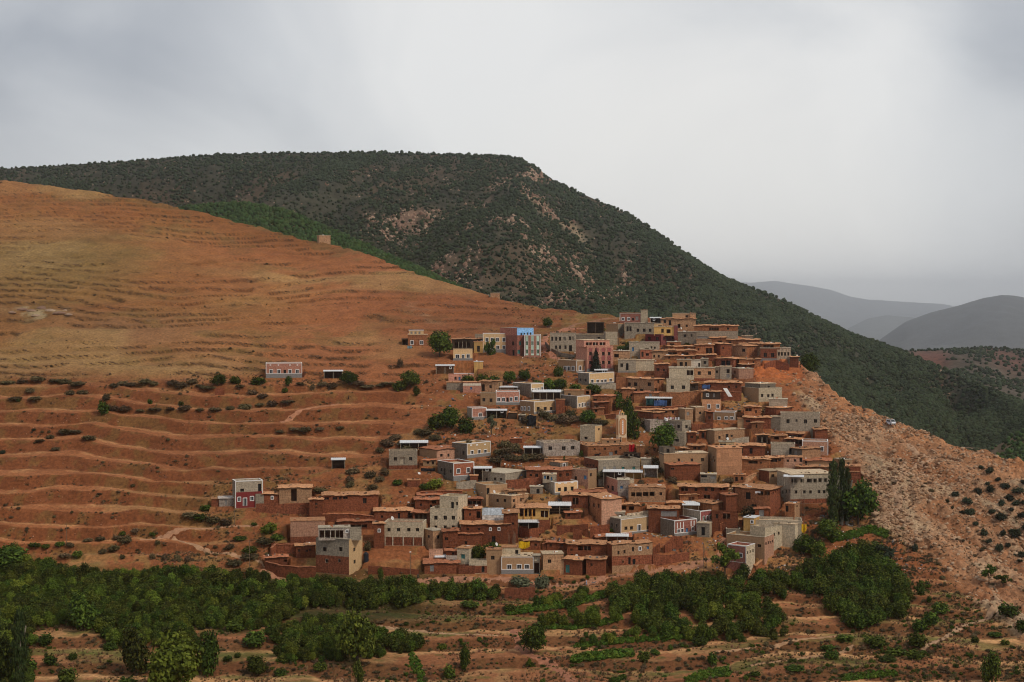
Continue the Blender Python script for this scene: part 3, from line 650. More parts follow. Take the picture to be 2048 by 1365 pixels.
def H(name, label, u0, u1, vt, vb, wall, roof, wins='', cat='house', nocut=False, dd=0.0, group=None, **k):
    um = k.get('c') or (u0 if k.get('s', 'L') == 'L' else u1)
    Dg = float(DG(um, max(vb, float(ip(um, SKY))+3)))+dd; D = min(k.pop('D', None) or Dg, Dg+.2)
    if roof in ('mud', 'red') and wins.count(',') < 2 and not k.get('c'):  # added at random, dark windows stand for openings and shadows on mud fronts
        rr = random.Random(int(u0+vt)); n = int((u1-u0)/13)
        wins += ''.join(' d%.1f,%.1f,%.1f,%.1f' % (u0+(u1-u0)*(q+.5+rr.uniform(-.3, .3))/max(n, 1), vt+(vb-vt)*rr.uniform(.35, .5), rr.uniform(3.2, 5.5), min(vb-vt-4, rr.uniform(4, 7))) for q in range(n) if rr.random() < .8)
    a, g = ray(um, vb); RX, RY, RZ = float(a)*D, D, float(g)*D
    root = empty(name, (RX, RY, RZ)); tag(root, label, cat, group)
    i = vol(root, RX, RY, RZ, 0.0, u0, u1, vt, vb, wall, roof, wins, D=D, **k)
    if not nocut: cut(i['C'][0], i['C'][1], i['yaw'], i['x0'], i['x1'], 0, i['dep'], i['C'][2])
    HOUSES.append(i); return i
def X_(i, u0, u1, vt, vb, wall, roof, wins='', back=2.5, fd=0.5, **k):
    """another block of the same house, its near corner `back` metres behind the first"""
    return vol(i['root'], *i['base'], u0, u1, vt, vb, wall, roof, wins, D=i['D']+back, fd=fd, **k)
def shed(name, label, u0, u1, vt, vb, roofm=None, wall=None, back=True, d=3.2, D=None, cat='shed', rail=0, win=None, tilt=0.35, dd=0, parts=None, group=None, postm=None, sides=True):
    """open shelter: posts, a tilted metal sheet, a back wall"""
    um = (u0+u1)/2; Dg = float(DG(um, vb))+dd; D = D or Dg
    if back: D = min(D, Dg+.2)
    a, g = ray(um, vb); z = float(g)*D; x = float(a)*D
    w = (u1-u0)/F*D; h = (vb-vt)/F*D; r = empty(name, (x, D, z), -math.atan2(x, D)); tag(r, label, cat, group)
    rb = MB(); n = max(10, int(w/0.35)); ov = .3
    for i in range(n):
        a0 = -w/2-ov+(w+2*ov)*i/n; a1 = -w/2-ov+(w+2*ov)*(i+1)/n; e = .06 if i % 2 else 0
        rb.quad((a0, -ov, h-.06+e), (a1, -ov, h-e), (a1, d+ov, h+tilt-e), (a0, d+ov, h+tilt-.06+e))
    rb.box(-w/2-ov, w/2+ov, -ov-.05, -ov, h-.16, h+.04); rb.build('roof', roofm or TIN, r)
    np_ = max(2, int(w/2.6)+1)
    for i in range(np_):
        xx = -w/2+.1+(w-.2)*i/(np_-1); pb = MB(); pb.box(xx-.07, xx+.07, 0, .14, -2.5, h-.08); pb.build('post', postm or CAP, r)
    if back:
        bb = MB(); bb.box(-w/2, w/2, d-.15, d, -2.0, h+tilt-.12)
        if sides:
            bb.box(-w/2, -w/2+.12, .16, d-.15, -2.0, h-.1); bb.box(w/2-.12, w/2, .16, d-.15, -2.0, h-.1)
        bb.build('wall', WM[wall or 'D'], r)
    if rail:
        for q in range(rail):
            zz = h*(q+1)/(rail+1); rl = MB(); rl.bar((-w/2, -.02, zz), (w/2, -.02, zz), .05, 4); rl.build('rail', WOOD, r)
    if win:
        for (wu, wv) in win:
            xx = (wu-um)/F*D; zz = (vb-wv)/F*D; fb = MB(); pp = MB()
            pp.box(xx-.32, xx+.32, -.02, .02, zz-.32, zz+.32); po = pp.build('vent', DARK, r)
            for q in ((xx-.5, xx-.32, zz-.5, zz+.5), (xx+.32, xx+.5, zz-.5, zz+.5), (xx-.32, xx+.32, zz+.32, zz+.5), (xx-.32, xx+.32, zz-.5, zz-.32)): fb.box(q[0], q[1], -.06, .04, q[2], q[3])
            fo = fb.build('frame', WHT); fo.parent = po
    cut(x, D, r.rotation_euler.z, -w/2, w/2, 0, d, z); return r
def mudwall(name, label, pts, hpx, mat='R', cat='wall', th=.5, cap=True, fdn=3, group=None, seed=0):
    """free-standing rammed-earth wall along photo points (u, v at its foot)"""
    P3 = [tuple(float(q) for q in P(u, v, float(DG(u, v)))) for u, v in pts]
    hp = hpx if isinstance(hpx, (list, tuple)) else [hpx]*len(pts)
    r = empty(name, P3[0]); tag(r, label, cat, group); mb = MB(); cb = MB(); o = Vector(P3[0]); rr = random.Random(seed+int(pts[0][0]))
    for i in range(len(pts)-1):
        p, q = Vector(P3[i])-o, Vector(P3[i+1])-o; n = max(1, int((q-p).length/1.6)); t = (q-p); t.z = 0; t.normalize(); s = Vector((-t.y, t.x, 0))*th
        hs = [(hp[i]*(1-k/n)+hp[i+1]*k/n)/F*P3[i][1]+rr.uniform(-.18, .12) for k in range(n+1)]
        for k in range(n):
            a = p.lerp(q, k/n); b = p.lerp(q, (k+1)/n)
            z = Vector((0, 0, 1)); A0 = a-z*fdn; B0 = b-z*fdn; A1 = a+z*hs[k]; B1 = b+z*hs[k+1]
            mb.quad(A0, B0, B1, A1); mb.quad(A0+s, B0+s, B1+s, A1+s); mb.quad(A1, B1, B1+s, A1+s)
            if i == 0 and k == 0: mb.quad(A0, A0+s, A1+s, A1)
            if i == len(pts)-2 and k == n-1: mb.quad(B0, B0+s, B1+s, B1)
            if cap:
                e = s*.35; cb.quad(A1-e-z*.06, B1-e-z*.06, B1-e+z*.1, A1-e+z*.1); cb.quad(A1-e+z*.1, B1-e+z*.1, B1+s+e+z*.12, A1+s+e+z*.12); cb.quad(A1+s+e-z*.06, B1+s+e-z*.06, B1+s+e+z*.12, A1+s+e+z*.12)
    mb.v = [tuple(v) for v in mb.v]; cb.v = [tuple(v) for v in cb.v]
    mb.build('wall_body', WM[mat], r)
    if cap: cb.build('wall_cap', RM2 if mat in 'RQ' else RM, r)
    return r
# ------------------------------------------------------------------ the village, top terrace first
CH, MH, PH = 'concrete_house', 'mud_house', 'painted_house'
# lone houses left
H(PH, 'lone pink house with white trim and grey plinth standing on the left terraces', 532, 604, 726.6, 756, 'P', 'par', 'w542.4,743.5 w557.8,743.5 w580,743.5 w594.7,743.5 D569.7,745,5,10 ' , trim=2, plinth=8, d=6, stripes=[(541, 3, WHT, 729.5, 731.5), (557, 3, WHT, 729.5, 731.5), (580, 3, WHT, 729.5, 731.5), (595, 3, WHT, 729.5, 731.5)])
shed('open_shed', 'long low shed with white roof right of the lone pink house', 648, 685, 742.5, 757)
shed('open_shed', 'small square shed with white roof alone on the stony terrace', 663.5, 690, 919.5, 937.5, rail=1)
H('stone_hut', 'small stone lookout hut on the skyline of the bare hill', 634, 661, 471.5, 483.5, 'T', 'flat', '', cat='hut', c=638, d=4)
H('stone_hut', 'tiny flat ruined hut low on the bare hill skyline above the blue topped house', 981, 1000, 587, 594.5, 'T', 'flat', '', cat='hut', d=3)
# upper left row
i = H('brick_house', 'orange brick house with slatted cream roof terrace left of the big round tree', 816, 855, 670, 692, 'O', 'flat', 'w824,685.5 w843,685.5', c=816.5)
X_(i, 818, 847, 661.5, 670, 'C', 'flat', 'x823,666,4,5 x831,666,4,5 x839,666,4,5', back=.4, rm=TIN, d=4)
shed('lean_to', 'dark timber lean-to on the left of the orange brick house', 804, 816, 679, 690, roofm=BRUSH, postm=WOOD)
i = H('mud_shelter', 'long dark mud shelter with sagging roof right of the big round tree', 904, 966, 679, 700, 'D', 'mud', 'o925,690,30,12', cat='shelter')
H('timber_hut', 'yellow timber hut between the dark shelter and the cream two storey house', 948, 966, 684, 706, 'E', 'flat', 'D957,698', cat='hut', rm=RM, dd=-1)
H(PH, 'small cream house with three white framed openings below the big round tree', 906.5, 945, 699, 721, 'C', 'par', 'w915,713.4,7,7 W926.5,714.5,4.5,9 w936.5,712.8', plinth=4, topmat=RC)
shed('hay_shed', 'slatted shed with bright white roof and white vent below the small cream house', 872, 908, 731.5, 747.5, wall='T', win=[(901, 736)])
H('timber_hut', 'small ochre hut with white roof on the stony bank below the cream houses', 948, 966, 724, 738, 'E', 'flat', '', cat='hut', rm=TIN)
H(PH, 'cream two storey house with eight white framed windows beside the blue topped house', 966, 1017, 667.6, 705, 'C', 'par', 'w974,680 w984.5,680 w995,680 w1008,680 w974,695.5 w984.5,695.5 w995.5,695.5 w1008,695.5', plinth=6, trim=1, D=641)
H(CH, 'grey blockwork annex on the left of the cream two storey house', 950, 966, 669, 684, 'G', 'par', '', D=647)
i = H(PH, 'tall pink house with sky blue top storey and mint window bands', 1000, 1049, 671, 712, 'N', 'none', 't1040.5,687,5,8 t1038,704,6,8 d1026,687,4.5,7 D1026.6,706,6,11', c=1034, d=11, sw='N', D=636)
X_(i, 1048.5, 1081.5, 670.5, 713, 'P', 'par', 'g1053.7,687,4.5,8 g1064.8,687,4.5,8 g1075.8,687,4.5,8 g1053.7,703.5,4.5,8 g1064.8,703.5,4.5,8 g1075.8,703.5,4.5,8', back=-.4, fd=4, d=9, trim=1, stripes=[(1053.7, 5.6, WM['J'], 672, 711), (1064.8, 5.6, WM['J'], 672, 711), (1075.8, 5.6, WM['J'], 672, 711)])
X_(i, 1000, 1067, 656.6, 671.2, 'U', 'par', 'd1042.8,669,3.5,5 d1049,669,3.5,5 d1055.5,668.5,3.5,6 d1061.3,668.5,3.5,6', c=1034, back=0.25, d=10.5, sw='N', fd=.1)
i = H(CH, 'unfinished grey two storey block house with open window holes beside the dirt track', 1100, 1152, 667, 703, 'G', 'par', 'd1104.5,678,4,8 d1112.5,678,4,8 d1120,678,4,8 y1129,678,5,7 d1140,677,4,7 y1146,677,4,7 d1112,695,4,7 d1120,695,4,7 d1131,695,4,7 D1141,697,6,12')
mudwall('retaining_wall', 'low curved grey wall below the unfinished block house', [(1090, 690), (1098, 701), (1122, 712), (1150, 716)], 6, 'K', cap=False)
H(CH, 'long low dark grey building behind the salmon four storey house', 1152, 1212, 669.5, 683, 'K', 'flat', 'd1198,677,5,5', D=662)
H(CH, 'tall blank pale grey tower block right of the salmon four storey house', 1208, 1235, 665, 690, 'B', 'par', '', c=1211, sw='G', D=656)
i = H(PH, 'four storey salmon pink house with darker red window bands behind the conifer', 1152, 1226.5, 692, 742, 'P', 'none', 'd1181,708,5.5,7 d1193.5,708,5.5,7 d1206.7,708,5.5,7 d1218.4,708,5.5,7 d1181,725.5,5.5,7 d1193.5,725.5,5.5,7 d1206.7,725.5,5.5,7 d1218.4,725.5,5.5,7', c=1173.7, sw='P', d=11, D=627, plinth=4,
      stripes=[(q, 7.5, WM['H'], 696, 738) for q in (1181, 1193.5, 1206.7, 1218.4)])
X_(i, 1152, 1219, 681, 692.2, 'P', 'flat', 'o1178,688,12,6 o1191,688,11,6 o1205,688,12,6', c=1168, back=0.35, d=10, rm=RC)
H(PH, 'red topped house with two white framed windows on the village crest', 1239.7, 1282, 627, 642, 'N', 'flat', 'w1246.3,638.4,4.5,5 w1257.3,638.4,4.5,5 d1266,639,4,5 x1274,637,6,8', rm=RM, trim=1, D=664)
H(CH, 'pale block stair tower against the red topped crest house', 1281.4, 1295.5, 621, 643, 'B', 'flat', '', D=663)
shed('roof_shelter', 'low white roofed shelter right of the block stair tower on the crest', 1300.5, 1321.7, 636, 645, win=[(1308, 639.5)], D=661)
i = H('unfinished_house', 'unfinished tan two storey house with square tower on the highest crest', 1322, 1391.5, 638, 661, 'T', 'mud', 'd1329.7,643.5,5,6 D1339.7,646,5,10 o1358,652.5,6,8 d1373.4,652,4,5', d=8, D=661)
X_(i, 1345, 1391, 627.5, 638.2, 'Z', 'flat', 'd1373.4,634,4.5,6', back=1.5, d=6)
X_(i, 1380.5, 1391.5, 627, 655, 'T', 'flat', '', back=-.6, d=4)
shed('vine_shelter', 'ragged brushwood shelter over a green vine at the crest left end', 1174, 1208, 645, 658, roofm=BRUSH, postm=WOOD, tilt=.1, D=656)
H(MH, 'patched mud and block house with dark brown front behind the vine shelter', 1212.5, 1248.5, 648, 666, 'Z', 'flat', '', c=1236, s='R', sw='G', rm=RM, D=652)
H(CH, 'grey block house with three shuttered windows below the red topped crest house', 1249, 1308.5, 647, 668, 'G', 'flat', 'd1275.8,661,5,6.5 d1288.4,661,5,6.5 d1300.4,661,5,6.5 o1258,658,10,10', rm=CAP, D=648)
i = H(PH, 'maroon and red house with yellow orange upper storey near the crest', 1290.5, 1355.4, 669, 690, 'H', 'par', 'd1298.7,677.5,7,7 d1314.4,677.5,7,7 d1328,678,4,7 d1334.4,678,4,7 d1346.3,676,4,6', c=1322, s='L', sw='M', d=8, D=641)
X_(i, 1308, 1349, 654, 669.3, 'E', 'flat', 'o1337,663,8,8 d1325,662,5,8', back=2.0, d=5, rm=RC)
X_(i, 1348, 1355.5, 651, 669.3, 'H', 'par', '', back=.6, d=5)
H(CH, 'small cream rendered cube behind the yellow and maroon house', 1308.5, 1325, 647.6, 663, 'C', 'flat', '', rm=CAP, D=650)
H(CH, 'dark grey block house under the tan crest tower', 1356, 1393, 664.5, 688, 'K', 'flat', 'd1370,672,5,5 d1383,671,3,6', rm=CAP, D=645)
i = H('terraced_house', 'long house with open roof terrace and mud roof at the right end of the crest', 1388.5, 1476, 662.5, 682, 'G', 'none', 'x1405,675,20,4', d=8, D=652)
X_(i, 1388.5, 1476, 652, 662.6, 'O', 'mud', 'o1423,658.5,9,6 o1433,658.5,9,6 d1456,658,4,5', back=.6, d=6, rm=RM)
X_(i, 1443, 1476, 661, 674, 'T', 'flat', '', back=-.5, d=4, rm=RC, fd=3)
# dense mud quarter, upper right
MR = 'mud_house'
H(MR, 'narrow grey walled mud roof house peeping out at the top right edge', 1484, 1506, 672.5, 684, 'K', 'flat', '', D=643)
H(MR, 'first long thin mud roof below the crest terrace house', 1452, 1519, 680, 692, 'O', 'mud', 'd1460,686,5,5 d1500,686,4,4', D=640)
H(MR, 'small stepped mud house left of the first long thin mud roof', 1420, 1452, 676, 690, 'O', 'mud', 'o1440,684,8,5', D=641)
H(MR, 'low tan mud house with white edged flat roof under the grey terrace wall', 1393, 1424, 680, 692, 'T', 'flat', '', rm=RM, D=641)
i = H(MR, 'wide mud house with open gallery just above the brick red and whitish pair', 1479, 1560, 688, 702, 'T', 'mud', 'o1537,693,20,5', D=634)
H(MR, 'orange mud house with deep shadowed porch left of the red brick mud house', 1391, 1428, 690.5, 711, 'O', 'mud', 'o1418,702,12,11 s1397,699', D=633)
H(MR, 'red brick coloured mud house with two blank walls at the heart of the upper quarter', 1426, 1463, 688.5, 711, 'R', 'mud', 's1446,697', c=1441, sw='R', D=632)
H(MR, 'tan mud house with single dark window left of the brick red and whitish pair', 1463.5, 1515, 692.5, 713, 'T', 'mud', 'd1487,701,5,6 ', D=630, c=1493, s='R', sw='O')
H(MR, 'wide low tan mud house under an orange roof above the two porch openings', 1336, 1392, 693.5, 705, 'O', 'mud', '', D=636)
H(MR, 'long mud house with two wide porch openings below the maroon house', 1327, 1392, 701.5, 716, 'O', 'mud', 'o1345,708.5,18,7 o1370,708.5,14,7', D=629)
H('orange_house', 'small orange house with open dark room right of the maroon house foot', 1334, 1362, 684.5, 697, 'O', 'flat', 'o1344,690.5,9,7', cat='house', rm=CAP, D=640)
i = H(PH, 'brick red house with two large windows at the cliff edge', 1521, 1553.6, 697, 721, 'Q', 'flat', 'd1530.6,710.6,6,9 d1545.3,710.6,6,9', plinth=4, rm=CAP, D=622)
X_(i, 1523, 1560, 688.5, 697, 'O', 'mud', 'o1537,693.2,20,5', back=1.5, d=5)
H(CH, 'whitish flaking house with four narrow windows last before the cliff', 1553.6, 1581, 696.5, 718, 'S', 'flat', 'd1557.7,708.4,3.6,7 d1563.6,708.4,3.6,7 d1570.2,708.4,3.6,7 d1576.7,708.4,3.6,7', rm=CAP, D=622.5)
H('mud_tower', 'square crumbling mud tower standing on the very cliff edge', 1580, 1597, 714.5, 735, 'R', 'mud', '', cat='tower', D=618, d=4)
H(MR, 'mud house with broad flat roof left under the brick red cliff house', 1478, 1521, 719.5, 733, 'O', 'mud', 's1507,725,3,4', D=618)
H(MR, 'narrow mud house with thin double roof beneath the broad flat roof', 1478, 1508, 729.5, 737, 'R', 'mud', '', D=614)
i = H(MR, 'mud house with three tall dark openings in a white framed gallery', 1431, 1480, 718, 737, 'Q', 'mud', 'D1446.4,727,8,11 D1456.5,727,8,11 d1464,727,6,10', c=1467, s='R', D=615, d=7)
H(CH, 'grey block base house with one dark doorway below the tall gallery openings', 1440, 1463, 733.5, 759, 'G', 'flat', 'd1456,743,6,8 x1456,752,6,7', D=609)
H(PH, 'pinkish house with whitish stone right half and flat pale roof', 1463, 1507, 738, 758, 'Y', 'flat', 'd1469.6,745.5,5,7', c=1477.5, s='L', sw='Y', D=606, d=8, rm=CAP, over=.1)
H(CH, 'tan block house with two windows over a brick ground floor', 1388.6, 1430, 736.5, 763, 'T', 'flat', 'd1398.4,746.7,6,7 d1419,746.7,6,7', D=607, rm=CAP, bands=[('Q', 757, 763)])
H(CH, 'narrow dim grey block house wedged right of the tan block house', 1430, 1441, 735, 758, 'K', 'flat', 'd1434,744,4,5', D=608.5)
H(CH, 'tiny whitish room with a dark doorway between mud roofs', 1382, 1402, 720.5, 737, 'W', 'flat', 'd1398.5,731,4,9', D=614, rm=CAP)
H(CH, 'small grey room with one window right of the tiny whitish room', 1402, 1417, 718, 737, 'G', 'flat', 'd1410,725.5,5,6', D=614.5)
H(MR, 'brown house with two windows and white edged roof left of the tiny whitish room', 1354, 1382, 720, 737, 'Z', 'flat', 'd1362.4,728.5,6,8 d1372,728.5,4,8', D=613, rm=CAP)
H(MR, 'red walled mud room under a long thin roof between the porch house and whitish room', 1392, 1432, 711, 722, 'R', 'mud', 'd1408,716,4,5', D=622)
H(MR, 'low mud roof strip running under the long porch house', 1330, 1390, 712.5, 721, 'O', 'mud', '', D=621)
i = H(CH, 'pale grey block house with big black opening at mid height of the village', 1338, 1388, 736, 760, 'B', 'flat', 'o1380,746,13,10', D=600, rm=CAP)
H(CH, 'pale concrete house with two windows below the big black opening', 1333, 1380, 759.5, 788, 'B', 'par', 'l1344.5,775 l1367,775', D=592)
H(MR, 'leaning dark timber lean-to against the pale concrete house', 1380, 1396, 767, 785, 'D', 'mud', '', D=594, d=4)
# middle upper
H(PH, 'grey block house with blue door tucked behind the tan and pink houses', 1258, 1319, 685.5, 712, 'G', 'flat', 'B1266,699,4,8 d1303,695.5,3.5,4.5 d1309.5,696,3.5,4.5', D=634, rm=CAP)
i = H(PH, 'orange pink house with two dark openings above the big grey panel wall', 1280.7, 1304, 699.5, 719, 'X', 'flat', 'd1285,709,4,10 d1294.5,709.5,6,5', D=625, rm=CAP)
H(MR, 'tan house with sloping tiled look roof joined right of the orange pink house', 1303, 1336, 703, 719, 'T', 'mud', 'd1308.5,713,3.5,5 d1317.5,713,3.5,5', D=624)
H(CH, 'tan rendered house with flat roof and low porch right of the salmon house', 1226.5, 1259.5, 702.5, 722, 'T', 'flat', 'o1233,712,9,7', D=626, rm=CAP)
i = H(CH, 'blank pale grey upper storey carried on white posts over brick walls', 1272, 1308.5, 721, 741.5, 'B', 'flat', '', D=612, d=6, rm=RC)
X_(i, 1272, 1308, 741.5, 756, 'Q', 'none', '', back=.8, d=5, fd=3)
for q in (1272.6, 1290, 1307.5):
    pb = MB(); xx = (q-1272)/F*612; pb.box(xx, xx+.22, -.25, -.02, -3.5, -.02); o = pb.build('post', CAP, i['root']); o.rotation_euler.z = i['yaw']
H(CH, 'grey house with one window and a dark stair gap left of the blank upper storey', 1236, 1272, 720, 745, 'G', 'flat', 'd1243.3,731,5,7 D1254.5,734,5,14', D=614, rm=RC, plinth=2)
H(MR, 'dark brown brick house right of the blank pale grey upper storey', 1309, 1337, 729, 758, 'Q', 'mud', '', D=606)
H(PH, 'brown house with white trimmed corner and arched windows left of the conifer', 1116.6, 1179, 722, 746, 'Z', 'flat', 'a1130.5,737.5 a1137.5,737.5 a1146.4,737.5 a1160,737 a1171.5,737', c=1153, s='L', plinth=3, trim=1, sw='Z', D=612, rm=RC)
i = H(PH, 'cream house with white trim and pale door below the salmon house', 1156, 1228, 747, 771, 'C', 'par', 'd1161,760,3,5 d1171,761,4,5 w1184.4,763,5.5,6 w1195.3,763,5.5,6 W1203.8,765.5,5,10 w1210.8,762.5,5.5,6 w1221.4,761,5.5,6', c=1178, s='L', trim=1, plinth=4, sw='K', D=601)
shed('roof_canopy', 'small white canopy on the roof of the cream house below the conifer', 1190, 1214, 740.5, 746.5, D=606, win=[(1207, 743)])
H(MR, 'two storey orange mud house with seven small windows left of the pale concrete house', 1248.5, 1327, 759.5, 785, 'T', 'mud', 'd1258,769 d1270.9,769 d1298.3,769 d1316.6,764,4,6 d1271,781,6,6 d1283,781,6,6 d1312,780,7,6', D=590, c=1308, s='R', sw='O')
H(MR, 'low mud annex with hump roof at the foot of the orange two storey house', 1244.8, 1268, 779, 803, 'O', 'mud', '', D=583, d=5)
H(MR, 'long low red mud wall house with grey door under the orange two storey house', 1268, 1318, 786, 806, 'O', 'red', 'x1301,791,5,6', D=582.5)
mudwall('courtyard_wall', 'big blank red courtyard wall right of the blue tarpaulin shed', [(1318, 810), (1360, 812), (1402, 806)], 26, 'O')
mudwall('courtyard_wall', 'low red wall in front of the blue tarpaulin shed', [(1270, 822), (1330, 824), (1372, 820)], 9, 'R')
s_ = shed('tarpaulin_shed', 'white roofed shed hung with teal and blue tarpaulins', 1292, 1343, 796.5, 813.5, D=576, win=[(1317.5, 800.5)])
# small house cluster left of the middle
i = H(PH, 'pink walled shelter with thin white roof and open porch above the tan row', 897, 948, 748.5, 763, 'P', 'none', 'd911,757,4,6 B919,757.5,4,7', D=620, d=3)
shed('porch_roof', 'thin white porch roof on slim posts over the pink walled shelter', 897, 948, 749, 763, D=617.5, back=False)
H(MR, 'low dark mud wall house at the left end of the tan row', 893, 927, 765.5, 780, 'K', 'flat', '', rm=RM, D=610)
H(PH, 'faded pink and white house front in the tan row', 926, 962, 765, 785, 'P', 'flat', 'b942.5,777,4,5 ', D=606, bands=[('W', 767, 772)], rm=RM)
H(MR, 'tan house with dark passage and mud roof at the right of the tan row', 961, 1005, 763.5, 786, 'T', 'mud', 'o966,776,7,14 d981,774,5,6 d998.5,770,4,7', D=606.5, c=996, s='R', sw='Z')
H(CH, 'grey tan house with two dark windows joined left of the pink five window house', 961, 992, 786.5, 811, 'Z', 'par', 'd967.7,800,5.5,7 d982,801,5.5,7', D=600)
i = H(PH, 'pink house with five white framed openings in a row on the middle terrace', 992, 1039, 783, 810, 'P', 'par', 'w997.4,799.8 w1007,799.8 D1015,801,4.5,10 w1022.5,799,4.5,7 w1032.5,798', trim=2, plinth=5, D=600)
shed('roof_canopy', 'white awning over the roof terrace of the pink five window house', 1000, 1035, 774.5, 785, D=606, wall='C')
H(PH, 'narrow cream end front of a long grey house with white framed windows', 1026, 1087, 768, 795, 'C', 'par', 'w1065,781,3.4,6 w1071,780.5,3.4,6 w1077,780,3.4,6 w1084,778,3.4,6', c=1062, s='L', sw='K', trim=1, D=602, d=11)
shed('open_shed', 'wide shed with broad white roof in front of the narrow cream fronted house', 1066, 1121, 784, 800, D=592, tilt=.7)
i = H(PH, 'tan house with white frames left and three dark windows right on the middle terrace', 1040, 1111, 804, 829, 'C', 'par', 'w1044,817.5,3,6 w1050,817.5,3,6 w1058,818,3.2,7 d1076.5,818 d1090.6,818 d1103,818', c=1068, s='L', sw='Z', trim=1, plinth=4, D=594)
H(PH, 'small pink house with one white framed window beside the dark bushes', 934, 973, 816.5, 840, 'P', 'par', 'w960.7,830.6,6,7', c=944, s='L', sw='G', trim=2, plinth=5, D=585)
shed('open_shed', 'white roofed shed with white vent right of the small pink house', 973, 1013, 821, 837, D=585, win=[(1004, 823.5)])
H(PH, 'narrow cream front with four windows on a grey house left of the stepped mud house', 1120.5, 1180, 793, 817, 'C', 'par', 'w1159,811,3.2,6 w1165,810.5,3,8 w1170,810,3,6 w1176,808.5,3,6', c=1154, s='L', sw='K', trim=1, D=587, d=10)
H(MR, 'brown house with single window and flat roof behind the grey cream fronted house', 1128.5, 1168, 781.5, 797, 'Z', 'flat', 'd1138.8,790,5,6', D=597, rm=RM)
H('round_ruin', 'broken rounded mud room at the right end of the brown flat house', 1168, 1182, 780, 793, 'O', 'none', 'o1175,786,6,7', cat='ruin', D=597, d=4)
H('timber_hut', 'dark brown hut with pale lintel under the middle terrace houses', 1037, 1051, 831, 843, 'D', 'flat', 'x1041,838,4,7', cat='hut', D=580, rm=CAP)
H(MR, 'stepped mud house with three roofs left above the minaret', 1185, 1231, 793, 822, 'O', 'red', 'd1190,800,7,4', D=580, c=1222, s='R', sw='O')
H(MR, 'lower mud lean-to with sloping roof in front of the stepped mud house', 1187, 1216, 805.5, 828, 'R', 'red', 'o1193,812,8,4', D=574, d=4)
H(MR, 'smallest mud step roof at the foot of the stepped mud house', 1187, 1208, 818, 830, 'O', 'red', '', D=570, d=3)
# middle right
i = H(PH, 'orange plastered house with railed terrace and two white windows mid village', 1404, 1442, 799, 824, 'A', 'none', 'w1417.6,813,5,7 w1435.3,813,5,7', D=574, trim=0)
X_(i, 1405, 1441, 783.5, 799.2, 'D', 'mud', 'w1415,791,4,4.5 x1428,791,4,8', back=.6, d=5)
H(MR, 'long mud house with heaped roof clutter above the leaning white board', 1410, 1483, 766, 785, 'R', 'mud', '', D=590)
H(MR, 'red mud house left of the long house with heaped roof clutter', 1382, 1412, 770, 785, 'O', 'none', '', D=591, c=1406, s='R')
mudwall('courtyard_wall', 'red wall behind the leaning white board', [(1442, 800), (1483, 799)], 15, 'R')
i = H(CH, 'large grey and tan concrete house with roof rooms below the rocky slope', 1481.5, 1564, 777, 804, 'B', 'par', 'd1484.5,790.5,5,6 d1524.4,791.5,5,6 d1536.5,792,5,6 d1545,791,5,6', c=1517.4, s='L', sw='Z', D=580, d=12)
X_(i, 1490, 1551, 768.5, 778, 'K', 'flat', 'd1537.6,774.7,5,5', c=1520, back=2.5, d=8)
H(CH, 'blank grey block wall house just below the large concrete house', 1538, 1575, 799, 817, 'G', 'flat', '', D=574, rm=CAP)
H(MR, 'small turret like mud house with open dark loft', 1488, 1521, 814, 836, 'O', 'mud', 'o1497,820,12,6 s1512,824,3,6', D=567)
H(MR, 'mud house with broad orange roof under the blank grey block wall', 1530, 1584, 817.5, 835, 'R', 'mud', '', c=1553, s='L', D=566)
H(MR, 'red mud house with low ledge roof right of the tan and pink striped house', 1487.5, 1541.6, 836, 857, 'Q', 'mud', 'd1496,843,9,4', D=560)
H(MR, 'little mud lean-to at the foot of the low ledge roof house', 1503, 1526, 846, 858, 'O', 'mud', 'D1513,853,3,7', D=557, d=3)
i = H(CH, 'long grey block house with four square windows against the scree', 1561, 1640, 826.5, 862, 'G', 'par', 'd1576,843,6,8 d1593,841.5,3.6,5 d1611,843.5,6,8 d1631,842.5,6,7', D=566)
X_(i, 1542, 1561, 834, 851, 'K', 'flat', '', back=.5, d=5, fd=3)
i = H(PH, 'tan over pink house with a row of white sills facing the valley', 1427.5, 1474.4, 824.5, 841, 'Z', 'par', 'w1438,837,5.5,4 w1452.5,836.5,5.5,4 w1463.4,836.5,5.5,4', c=1470, s='R', D=567, trim=1)
X_(i, 1427.5, 1475, 841.2, 861, 'P', 'none', 'w1437.8,855.5,5,6 w1451,855.5,5,6 w1464.6,855.5,5.5,6.5', c=1470, s='R', back=-.25, fd=3, d=6)
i = H(CH, 'wide pale tan house with three openings under the tan over pink house', 1409, 1489, 862, 887, 'T', 'flat', 'd1439,875.5,5,6 D1454,874.5,6,12 d1463.4,872.3,5,5', c=1429, s='L', sw='Z', D=552, rm=RC)
mudwall('courtyard_wall', 'pale block yard wall right of the small tan cube room', [(1465, 890), (1498, 886)], 12, 'G', cap=False)
H(CH, 'small tan cube room with dark opening above the peach orange wall', 1438, 1469, 884.5, 900, 'C', 'flat', 'o1446,892,12,9 d1460.5,892.8,5,7', D=545, rm=CAP)
i = H(PH, 'tall blank peach orange wall of a big house at the village centre', 1416, 1484, 897.5, 950, 'A', 'flat', 'o1425,921,10,6 d1427,915,4,6', c=1433, s='L', sw='Z', D=534, d=9, rm=RM)
i = H(CH, 'long brown block house with pale roof left of the peach orange wall', 1317.6, 1416, 908, 946, 'Z', 'flat', 'l1357.6,920.5,4.5,6 l1383.8,920.5,5,6 l1405,920,6,7 t1386.4,937,9,7', c=1328, s='L', sw='Z', D=536, rm=RC, d=7)
X_(i, 1317.6, 1350, 895.5, 908, 'K', 'none', 'D1336,903,6,9', c=1327, back=.3, d=6)
